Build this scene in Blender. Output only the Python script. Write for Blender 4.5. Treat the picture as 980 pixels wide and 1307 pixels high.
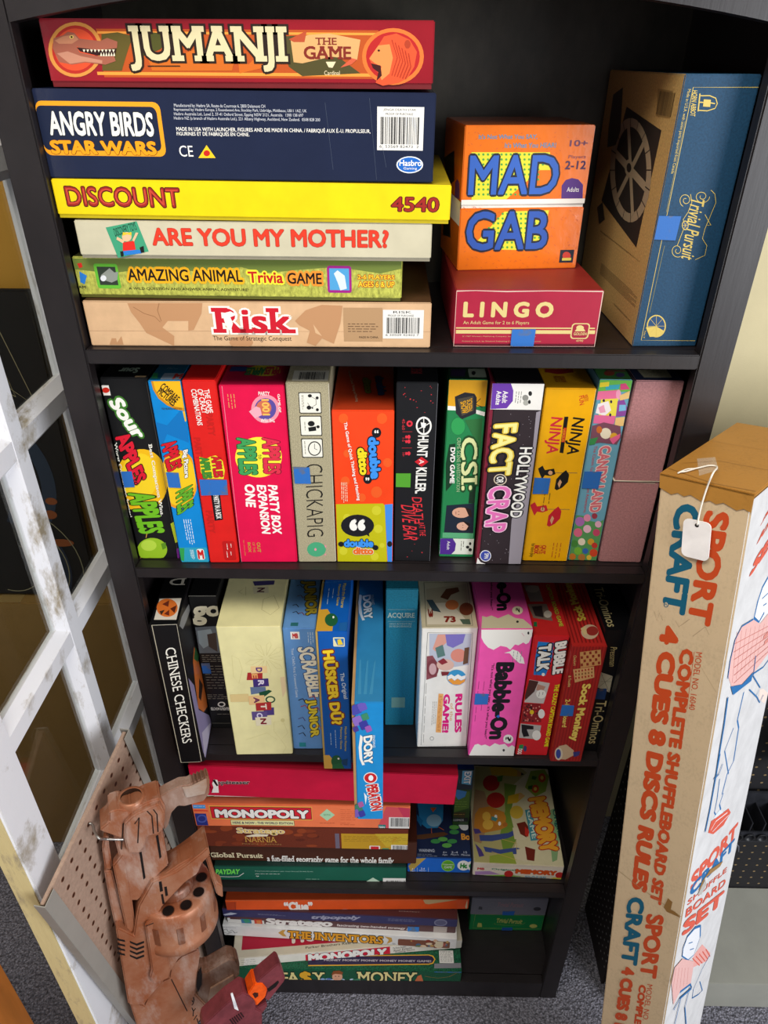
import bpy, bmesh, math, random
from mathutils import Vector, Matrix
for _o in list(bpy.data.objects): bpy.data.objects.remove(_o)
SC=bpy.context.scene; COL=SC.collection
# ------------------------------------------------------------------ camera, sky, light, exposure
def aim_matrix(f,r,u,loc):
    m=Matrix.Identity(4)
    for i in range(3): m[i][0]=r[i]; m[i][1]=u[i]; m[i][2]=-f[i]; m[i][3]=loc[i]
    return m
pit,yw,rl=0.567688898,-0.0146522698,0.00413125466
fv=Vector((math.sin(yw)*math.cos(pit),math.cos(yw)*math.cos(pit),-math.sin(pit))); rt=Vector((math.cos(yw),-math.sin(yw),0)); up=rt.cross(fv)
r2=math.cos(rl)*rt+math.sin(rl)*up; u2=-math.sin(rl)*rt+math.cos(rl)*up
cd=bpy.data.cameras.new('camera'); cam=bpy.data.objects.new('camera',cd); COL.objects.link(cam)
cam.matrix_world=aim_matrix(fv,r2,u2,(0.0041702,-0.7889901,1.8207951)); cd.sensor_fit='HORIZONTAL'; cd.sensor_width=36; cd.lens=912.15585/980*36; cd.clip_start=.02
SC.camera=cam
wd=bpy.data.worlds.new('world'); SC.world=wd; wd.use_nodes=True
wd.node_tree.nodes['Background'].inputs[0].default_value=(.93,.95,1,1); wd.node_tree.nodes['Background'].inputs[1].default_value=.33
def area(name,loc,target,size,sizey,power,col):
    l=bpy.data.lights.new(name,'AREA'); l.shape='RECTANGLE'; l.size=size; l.size_y=sizey; l.energy=power; l.color=col
    o=bpy.data.objects.new(name,l); COL.objects.link(o); o.location=loc
    o.rotation_euler=(Vector(target)-Vector(loc)).to_track_quat('-Z','Y').to_euler(); return o
area('window_light',(2.0,-1.95,1.6),(0,.1,.8),1.3,1.6,76,(.94,.96,1))
area('ceiling_light',(-.3,-.85,2.75),(0,.05,.9),1.2,.5,30,(1,.94,.84))
SC.view_settings.view_transform='Standard'; SC.view_settings.look='None'; SC.view_settings.exposure=-.12; SC.view_settings.gamma=1; SC.view_settings.use_curve_mapping=False
# ------------------------------------------------------------------ materials
def lin(h):
    r=[]
    for i in (0,2,4):
        c=int(h[i:i+2],16)/255; r.append(c/12.92 if c<=.04045 else ((c+.055)/1.055)**2.4)
    return (*r,1)
MC={}
def mat(h,kind='print'):
    k=(h,kind)
    if k in MC: return MC[k]
    m=bpy.data.materials.new(kind+'_'+h); m.use_nodes=True; MC[k]=m
    nt=m.node_tree; N=nt.nodes; L=nt.links; b=N['Principled BSDF']; c=lin(h)
    def node(t,**kw):
        n=N.new(t)
        for a,v in kw.items(): setattr(n,a,v)
        return n
    tc=node('ShaderNodeTexCoord')
    def noise(sc,det=3,ro=.6,scale=None):
        n=node('ShaderNodeTexNoise'); n.inputs['Scale'].default_value=sc; n.inputs['Detail'].default_value=det; n.inputs['Roughness'].default_value=ro
        if scale:
            mp=node('ShaderNodeMapping'); mp.inputs['Scale'].default_value=scale; L.new(tc.outputs['Object'],mp.inputs[0]); L.new(mp.outputs[0],n.inputs['Vector'])
        else: L.new(tc.outputs['Object'],n.inputs['Vector'])
        return n
    def ramp(src,p0,c0,p1,c1):
        r=node('ShaderNodeValToRGB'); e=r.color_ramp.elements; e[0].position=p0; e[0].color=c0; e[1].position=p1; e[1].color=c1
        L.new(src,r.inputs[0]); return r
    def sc(c,f): return (min(c[0]*f,1),min(c[1]*f,1),min(c[2]*f,1),1)
    def bump(src,st,dist):
        bp=node('ShaderNodeBump'); bp.inputs['Strength'].default_value=st; bp.inputs['Distance'].default_value=dist; L.new(src,bp.inputs['Height']); L.new(bp.outputs[0],b.inputs['Normal'])
    b.inputs['Base Color'].default_value=c; b.inputs['Roughness'].default_value=.42; b.inputs['Specular IOR Level'].default_value=.35
    if kind=='print':
        n=noise(28,3); r=ramp(n.outputs[0],.3,sc(c,.92),.7,sc(c,1.05)); L.new(r.outputs[0],b.inputs['Base Color'])
        bump(noise(60,2).outputs[0],.06,.002)
    elif kind=='gloss':
        b.inputs['Roughness'].default_value=.16; b.inputs['Specular IOR Level'].default_value=.5
        n=noise(28,3); r=ramp(n.outputs[0],.3,sc(c,.93),.7,sc(c,1.05)); L.new(r.outputs[0],b.inputs['Base Color']); bump(noise(60,4).outputs[0],.12,.002)
    elif kind=='edge':   # rubbed carton edge, board showing through in places
        n=noise(110,4,.7); r=ramp(n.outputs[0],.50,c,.66,(c[0]*.45+.36,c[1]*.45+.34,c[2]*.45+.30,1)); L.new(r.outputs[0],b.inputs['Base Color'])
    elif kind=='ink': b.inputs['Roughness'].default_value=.45
    elif kind in('speckle','speckle2'):
        n=noise(900 if kind=='speckle' else 500,1); r=ramp(n.outputs[0],.42,sc(c,.72 if kind=='speckle' else .55),.6,sc(c,1.12 if kind=='speckle' else 1.5)); L.new(r.outputs[0],b.inputs['Base Color'])
    elif kind=='fabric':
        n=noise(420,2); r=ramp(n.outputs[0],.3,sc(c,.8),.7,sc(c,1.2)); L.new(r.outputs[0],b.inputs['Base Color']); b.inputs['Roughness'].default_value=.6; bump(n.outputs[0],.15,.001)
    elif kind=='grass':
        n=noise(260,4,.7,(1,1,.5)); r=ramp(n.outputs[0],.34,sc(c,.55),.66,sc(c,1.3)); L.new(r.outputs[0],b.inputs['Base Color'])
    elif kind=='paper':
        n=noise(40,5); r=ramp(n.outputs[0],.3,sc(c,.9),.7,sc(c,1.08)); L.new(r.outputs[0],b.inputs['Base Color']); b.inputs['Roughness'].default_value=.6
    elif kind=='card':
        n=noise(25,5,.65); n2=noise(300,3,.6,(1,1,.6)); mx=node('ShaderNodeMath',operation='ADD'); L.new(n.outputs[0],mx.inputs[0]); L.new(n2.outputs[0],mx.inputs[1])
        r=ramp(mx.outputs[0],.7,sc(c,.90),1.3,sc(c,1.05)); L.new(r.outputs[0],b.inputs['Base Color']); b.inputs['Roughness'].default_value=.55; bump(n.outputs[0],.2,.004)
    elif kind=='tape':
        n=noise(55,2,.5); r=ramp(n.outputs[0],.52,c,.60,sc((c[0]*.5+.08,c[1]*.6+.05,c[2]*.45+.03,1),1)); L.new(r.outputs[0],b.inputs['Base Color']); b.inputs['Roughness'].default_value=.55; bump(noise(700,1).outputs[0],.15,.0006)
    elif kind=='wood':
        n=noise(30,5,.65,(1,6,.6)); r=ramp(n.outputs[0],.3,sc(c,.75),.7,sc(c,1.3)); L.new(r.outputs[0],b.inputs['Base Color']); b.inputs['Roughness'].default_value=.40; b.inputs['Specular IOR Level'].default_value=.55
        bump(noise(200,4,.6,(1,1,.06)).outputs[0],.12,.001)
    elif kind=='oak':
        n=noise(22,5,.65,(1,1,.12)); r=ramp(n.outputs[0],.3,sc(c,.7),.7,sc(c,1.2)); L.new(r.outputs[0],b.inputs['Base Color'])
    elif kind=='carpet':
        v=node('ShaderNodeTexVoronoi'); v.inputs['Scale'].default_value=230; L.new(tc.outputs['Object'],v.inputs['Vector'])
        n=noise(160,3); r=ramp(n.outputs[0],.32,sc(c,.45),.68,sc(c,1.65)); r2=ramp(v.outputs['Distance'],.0,(1,1,1,1),.75,(.25,.25,.25,1))
        mx=node('ShaderNodeMix',data_type='RGBA',blend_type='MULTIPLY'); mx.inputs[0].default_value=.8; L.new(r.outputs[0],mx.inputs[6]); L.new(r2.outputs[0],mx.inputs[7]); L.new(mx.outputs[2],b.inputs['Base Color'])
        b.inputs['Roughness'].default_value=.95; b.inputs['Specular IOR Level'].default_value=.1; bump(v.outputs['Distance'],.9,-.004)
    elif kind=='wall':
        n=noise(7,4); r=ramp(n.outputs[0],.3,sc(c,.94),.7,sc(c,1.04)); L.new(r.outputs[0],b.inputs['Base Color']); b.inputs['Roughness'].default_value=.7; bump(noise(130,4,.7,(1,1,3)).outputs[0],.12,.003)
    elif kind=='paint':   # old brushed white paint, worn to tan in streaks
        n=noise(45,6,.7,(1,.25,.25)); r=ramp(n.outputs[0],.30,lin('9A8E78'),.46,c); L.new(r.outputs[0],b.inputs['Base Color']); b.inputs['Roughness'].default_value=.45; bump(noise(120,4,.6,(1,.2,.2)).outputs[0],.35,.002)
    elif kind=='board':   # tempered hardboard
        n=noise(140,4,.7); r=ramp(n.outputs[0],.3,sc(c,.82),.7,sc(c,1.14)); L.new(r.outputs[0],b.inputs['Base Color']); b.inputs['Roughness'].default_value=.65
    elif kind=='copper':
        n=noise(16,5,.65,(1,1,.5)); r=ramp(n.outputs[0],.36,sc((c[0]*1.1,c[1]*.85,c[2]*.7,1),.85),.64,(min(c[0]*1.2,1),c[1]*1.35,c[2]*1.55,1))
        n2=noise(22,5,.7,(1,.35,1)); r2=ramp(n2.outputs[0],.50,(0,0,0,1),.70,(.6,.6,.6,1)); mx=node('ShaderNodeMix',data_type='RGBA'); L.new(r2.outputs[0],mx.inputs[0]); L.new(r.outputs[0],mx.inputs[6]); mx.inputs[7].default_value=lin('C8B4A8')
        L.new(mx.outputs[2],b.inputs['Base Color']); b.inputs['Metallic'].default_value=.25; b.inputs['Roughness'].default_value=.42; bump(noise(220,3,.6,(1,1,.1)).outputs[0],.1,.001)
    elif kind=='metal':
        b.inputs['Metallic'].default_value=.85; b.inputs['Roughness'].default_value=.38; n=noise(60,4,.6,(1,1,.1)); r=ramp(n.outputs[0],.3,sc(c,.85),.7,sc(c,1.1)); L.new(r.outputs[0],b.inputs['Base Color'])
    elif kind=='steel':
        b.inputs['Roughness'].default_value=.5; n=noise(14,4); r=ramp(n.outputs[0],.3,sc(c,.93),.7,sc(c,1.05)); L.new(r.outputs[0],b.inputs['Base Color'])
    elif kind=='plastic':
        b.inputs['Roughness'].default_value=.4; n=noise(40,4,.7); r=ramp(n.outputs[0],.35,sc(c,.75),.7,sc(c,1.35)); L.new(r.outputs[0],b.inputs['Base Color'])
    elif kind=='glass':
        N.remove(b); o=N['Material Output']; t=node('ShaderNodeBsdfTransparent'); t.inputs[0].default_value=(.93,.95,.93,1); g=node('ShaderNodeBsdfGlossy'); g.inputs['Roughness'].default_value=.015
        f=node('ShaderNodeLayerWeight'); f.inputs['Blend'].default_value=.5; pw_=node('ShaderNodeMath',operation='POWER'); pw_.inputs[1].default_value=5; L.new(f.outputs['Facing'],pw_.inputs[0]); ma=node('ShaderNodeMath',operation='MULTIPLY_ADD'); ma.inputs[1].default_value=.92; ma.inputs[2].default_value=.045; L.new(pw_.outputs[0],ma.inputs[0]); mx=node('ShaderNodeMixShader'); L.new(ma.outputs[0],mx.inputs[0]); L.new(t.outputs[0],mx.inputs[1]); L.new(g.outputs[0],mx.inputs[2]); L.new(mx.outputs[0],o.inputs[0])
    elif kind=='cleartape':
        b.inputs['Alpha'].default_value=.35; b.inputs['Roughness'].default_value=.15
    return m
# ------------------------------------------------------------------ mesh helpers
class MB:
    """collects shapes into one mesh"""
    def __init__(s): s.bm=bmesh.new(); s.mats=[]
    def mi(s,m):
        if m not in s.mats: s.mats.append(m)
        return s.mats.index(m)
    def poly(s,vs,m):
        v=[s.bm.verts.new(p) for p in vs]
        try: f=s.bm.faces.new(v); f.material_index=s.mi(m); return f
        except ValueError: return None
    def box(s,c,d,m,bev=0,M=None,seg=2):
        t=bmesh.new(); bmesh.ops.create_cube(t,size=1)
        for v in t.verts: v.co=Vector((v.co.x*d[0]+c[0],v.co.y*d[1]+c[1],v.co.z*d[2]+c[2]))
        if bev: bmesh.ops.bevel(t,geom=t.edges[:],offset=bev,segments=seg,affect='EDGES')
        s.merge(t,m,M); return s
    def merge(s,t,m,M=None,smooth=False):
        i=s.mi(m) if not callable(m) else None; mp={}
        for v in t.verts: mp[v]=s.bm.verts.new(M@v.co if M else v.co)
        t.normal_update()
        for f in t.faces:
            try: g=s.bm.faces.new([mp[v] for v in f.verts])
            except ValueError: continue
            g.material_index=i if i is not None else s.mi(m(f)); g.smooth=smooth
        t.free()
    def cyl(s,p0,p1,r0,m,r1=None,n=20,smooth=True,cap=True):
        p0,p1=Vector(p0),Vector(p1); r1=r0 if r1 is None else r1; a=(p1-p0).normalized(); x=a.orthogonal().normalized(); y=a.cross(x)
        A=[s.bm.verts.new(p0+(x*math.cos(6.28319*k/n)+y*math.sin(6.28319*k/n))*r0) for k in range(n)]
        B=[s.bm.verts.new(p1+(x*math.cos(6.28319*k/n)+y*math.sin(6.28319*k/n))*r1) for k in range(n)]
        i=s.mi(m)
        for k in range(n):
            f=s.bm.faces.new((A[k],A[(k+1)%n],B[(k+1)%n],B[k])); f.material_index=i; f.smooth=smooth
        if cap:
            for l in (A[::-1],B): f=s.bm.faces.new(l); f.material_index=i
        return s
    def lathe(s,M,prof,m,n=28,smooth=True):
        i=s.mi(m); R=[]
        for r,z in prof: R.append([s.bm.verts.new(M@Vector((r*math.cos(6.28319*k/n),r*math.sin(6.28319*k/n),z))) for k in range(n)])
        for a,b in zip(R,R[1:]):
            for k in range(n):
                f=s.bm.faces.new((a[k],a[(k+1)%n],b[(k+1)%n],b[k])); f.material_index=i; f.smooth=smooth
        return s
    def tube(s,pts,r,m,n=8):
        pts=[Vector(p) for p in pts]; i=s.mi(m); rings=[]; ref=None
        for k,p in enumerate(pts):
            a=(pts[min(k+1,len(pts)-1)]-pts[max(k-1,0)]).normalized()
            x=(ref-a*ref.dot(a)).normalized() if ref else a.orthogonal().normalized(); ref=x; y=a.cross(x)
            rings.append([s.bm.verts.new(p+(x*math.cos(6.28319*j/n)+y*math.sin(6.28319*j/n))*r) for j in range(n)])
        for a,b in zip(rings,rings[1:]):
            for j in range(n):
                f=s.bm.faces.new((a[j],a[(j+1)%n],b[(j+1)%n],b[j])); f.material_index=i; f.smooth=True
        for l in (rings[0][::-1],rings[-1]): f=s.bm.faces.new(l); f.material_index=i
        return s
    def prism(s,pts,s0,s1,m,M,bev=0):
        """2D outline extruded from s0 to s1 along local z of M"""
        t=bmesh.new(); a=[t.verts.new((x,y,s0)) for x,y in pts]; b=[t.verts.new((x,y,s1)) for x,y in pts]; n=len(pts)
        t.faces.new(a[::-1]); t.faces.new(b)
        for k in range(n): t.faces.new((a[k],a[(k+1)%n],b[(k+1)%n],b[k]))
        bmesh.ops.recalc_face_normals(t,faces=t.faces[:])
        if bev:
            try: bmesh.ops.bevel(t,geom=[e for e in t.edges],offset=bev,segments=2,affect='EDGES',clamp_overlap=True)
            except Exception: pass
        s.merge(t,m,M); return s
    def build(s,name,parent=None,loc=None,rot=None,fixn=False):
        if fixn: bmesh.ops.recalc_face_normals(s.bm,faces=s.bm.faces[:])
        me=bpy.data.meshes.new(name); s.bm.to_mesh(me); s.bm.free()
        for m in s.mats: me.materials.append(m)
        o=bpy.data.objects.new(name,me); COL.objects.link(o); o.parent=parent
        if loc: o.location=loc
        if rot: o.rotation_euler=rot
        return o
def tag(o,label,cat,group=None,kind=None):
    if label: o['label']=label
    if cat: o['category']=cat
    if group: o['group']=group
    if kind: o['kind']=kind
    return o
def thing(name,label,cat,loc=(0,0,0),rot=(0,0,0),group=None):
    o=bpy.data.objects.new(name,None); o.empty_display_size=.02; COL.objects.link(o); o.location=loc; o.rotation_euler=rot
    return tag(o,label,cat,group)
def struct(o): o['kind']='structure'; return o
# ------------------------------------------------------------------ printed artwork
GL={}
def glyphs(txt,bold,sh):
    k=(txt,bold,sh)
    if k in GL: return GL[k]
    c=bpy.data.curves.new('t','FONT'); c.body=txt; c.size=1; c.offset=bold; c.shear=sh; c.resolution_u=2 if len(txt)>24 else 3; c.fill_mode='FRONT'
    o=bpy.data.objects.new('t',c); me=o.to_mesh()
    V=[(v.co.x,v.co.y) for v in me.vertices]; F=[tuple(p.vertices) for p in me.polygons]
    o.to_mesh_clear(); bpy.data.objects.remove(o); bpy.data.curves.remove(c)
    GL[k]=(V,F); return GL[k]
def serifs(V,F):
    """slab feet on every straight stem end"""
    cnt={}
    for f in F:
        for a,b in zip(f,f[1:]+f[:1]): cnt[tuple(sorted((a,b)))]=cnt.get(tuple(sorted((a,b))),0)+1
    out=[]; H=max(v[1] for v in V) if V else 1; cap=.729 if H>.6 else H
    for (a,b),n in cnt.items():
        if n!=1: continue
        (x0,y0),(x1,y1)=V[a],V[b]
        if abs(y0-y1)>.01 or not .04<abs(x0-x1)<.32: continue
        x0,x1=min(x0,x1),max(x0,x1)
        if y0<.03: out.append((x0-.065,y0,x1+.065,y0+.06))
        elif y0>cap*.93: out.append((x0-.065,y0-.06,x1+.065,y0))
    return out
EPS=.000014
class Sheet:
    """draws flat printed shapes on one face of a carton: O corner, U along, V down, N out"""
    def __init__(s,mb,O,U,V,N,tp=None): s.mb=mb;s.O,s.U,s.V,s.N=Vector(O),Vector(U),Vector(V),Vector(N);s.boxes=[];s.tapes=[];s.dim=tp
    def lay(s,x0,y0,x1,y1,n=1):
        k=0
        for b in s.boxes:
            if b[4]>k and x0<b[2] and x1>b[0] and y0<b[3] and y1>b[1]: k=b[4]
        k+=5; s.boxes.append((x0,y0,x1,y1,k+n-1)); return k
    def pt(s,u,v,k):
        if s.dim: u=min(max(u,.0005),s.dim[0]-.0005); v=min(max(v,.0005),s.dim[1]-.0005)
        return s.O+s.U*u+s.V*v+s.N*(k*EPS+.00006)
    def poly(s,pts,m,k=None):
        if k is None: xs=[p[0] for p in pts];ys=[p[1] for p in pts]; k=s.lay(min(xs),min(ys),max(xs),max(ys))
        s.mb.poly([s.pt(u,v,k) for u,v in pts],m)
    def line(s,pts,w,m):
        xs=[p[0] for p in pts];ys=[p[1] for p in pts]; k=s.lay(min(xs),min(ys),max(xs),max(ys)); L=[];R=[]
        for i,p in enumerate(pts):
            a=pts[max(i-1,0)];b=pts[min(i+1,len(pts)-1)];dx,dy=b[0]-a[0],b[1]-a[1];l=math.hypot(dx,dy) or 1; nx,ny=-dy/l*w/2,dx/l*w/2
            L.append((p[0]+nx,p[1]+ny));R.append((p[0]-nx,p[1]-ny))
        for i in range(len(pts)-1): s.mb.poly([s.pt(*q,k) for q in (L[i],L[i+1],R[i+1],R[i])],m)
    def text(s,txt,o,ex,ey,col,bold,outl,sf,sh):
        V,F=glyphs(txt,min(bold,0),sh); bold=max(bold,0)
        if not V: return
        bx=serifs(V,F) if sf else []
        X=[v[0] for v in V];Y=[v[1] for v in V];x0,x1,y0,y1=min(X)-bold,max(X)+bold,min(Y)-bold,max(Y)+bold; W,H=max(x1-x0,1e-6),max(y1-y0,1e-6)
        def f(x,y):
            u,v=o[0]+ex[0]*(x-x0)/W+ey[0]*(y-y0)/H,o[1]+ex[1]*(x-x0)/W+ey[1]*(y-y0)/H
            return (u,v) if not s.dim else (min(max(u,.0005),s.dim[0]-.0005),min(max(v,.0005),s.dim[1]-.0005))
        c=[f(x0,y0),f(x1,y0),f(x0,y1),f(x1,y1)]
        k=s.lay(min(p[0] for p in c),min(p[1] for p in c),max(p[0] for p in c),max(p[1] for p in c),(14 if outl else 0)+(1 if bold<=0 else 4 if bold<.035 else 8))
        def put(k,m,g,n):
            i=s.mb.mi(m); offs=[(0,0)] if g<=0 else [(g*math.cos(6.28319*j/n+.785),g*math.sin(6.28319*j/n+.785)) for j in range(n)]
            for j_,(dx,dy) in enumerate(offs):
                vs=[s.mb.bm.verts.new(s.pt(*f(x+dx,y+dy),k+j_)) for x,y in V]
                for t in F:
                    try: fc=s.mb.bm.faces.new([vs[j] for j in t]); fc.material_index=i
                    except ValueError: pass
            for a,b,c2,d in bx: s.mb.poly([s.pt(*f(x,y),k+len(offs)+.5) for x,y in ((a-g,b-g),(c2+g,b-g),(c2+g,d+g),(a-g,d+g))],m)
        if outl: put(k,mat(outl[0],'ink'),bold+outl[1],10); k+=14
        put(k,mat(col,'ink'),bold,4 if bold<.035 else 8)
    def draw(s,items):
        for it in items:
            t=it[0]
            if t=='p': s.poly(it[1],mat(it[2],'ink'))
            elif t=='l': s.line(it[1],it[2],mat(it[3],'ink'))
            elif t=='t': s.text(*it[1:])
            elif t=='b':
                (x0,y0,x1,y1),col=it[1:]; k=s.lay(x0,y0,x1,y1); r=random.Random(7); x=x0; m=mat(col,'ink')
                vert=(y1-y0)>(x1-x0)*1.3
                a0,a1=(y0,y1) if vert else (x0,x1); st=(a1-a0)/60; x=a0
                while x<a1-st*2:
                    w=st*r.choice((.8,.8,1.5,2.2)); q=((x0,x),(x1,x),(x1,x+w),(x0,x+w)) if vert else ((x,y0),(x+w,y0),(x+w,y1),(x,y1)); s.poly(q,m,k); x+=w+st*r.choice((.8,1.2,1.8))
            elif t=='m':
                (x0,y0,x1,y1),n,col,rot=it[1:]; k=s.lay(x0,y0,x1,y1); r=random.Random(n); m=mat(col,'ink'); vert=rot==90
                A0,A1,B0,B1=(y0,y1,x0,x1) if vert else (x0,x1,y0,y1); ph=(B1-B0)/n; h=min(ph*.42,.0009); cw=max(min(ph*1.6,(A1-A0)/4),.0015)
                for j in range(n):
                    b=(B1-ph*(j+1) if vert else B0+ph*j)+ph*.3; a=A0
                    end=A1-(0 if j%3 else r.uniform(0,.25)*(A1-A0))
                    while a<end-cw*.4:
                        w=min(cw*r.uniform(.5,1.6),end-a); q=((b,a),(b+h,a),(b+h,a+w),(b,a+w)) if vert else ((a,b),(a+w,b),(a+w,b+h),(a,b+h)); s.poly(q,m,k); a+=w+cw*.3
            elif t=='tape': s.tapes.append(it[1:])
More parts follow.
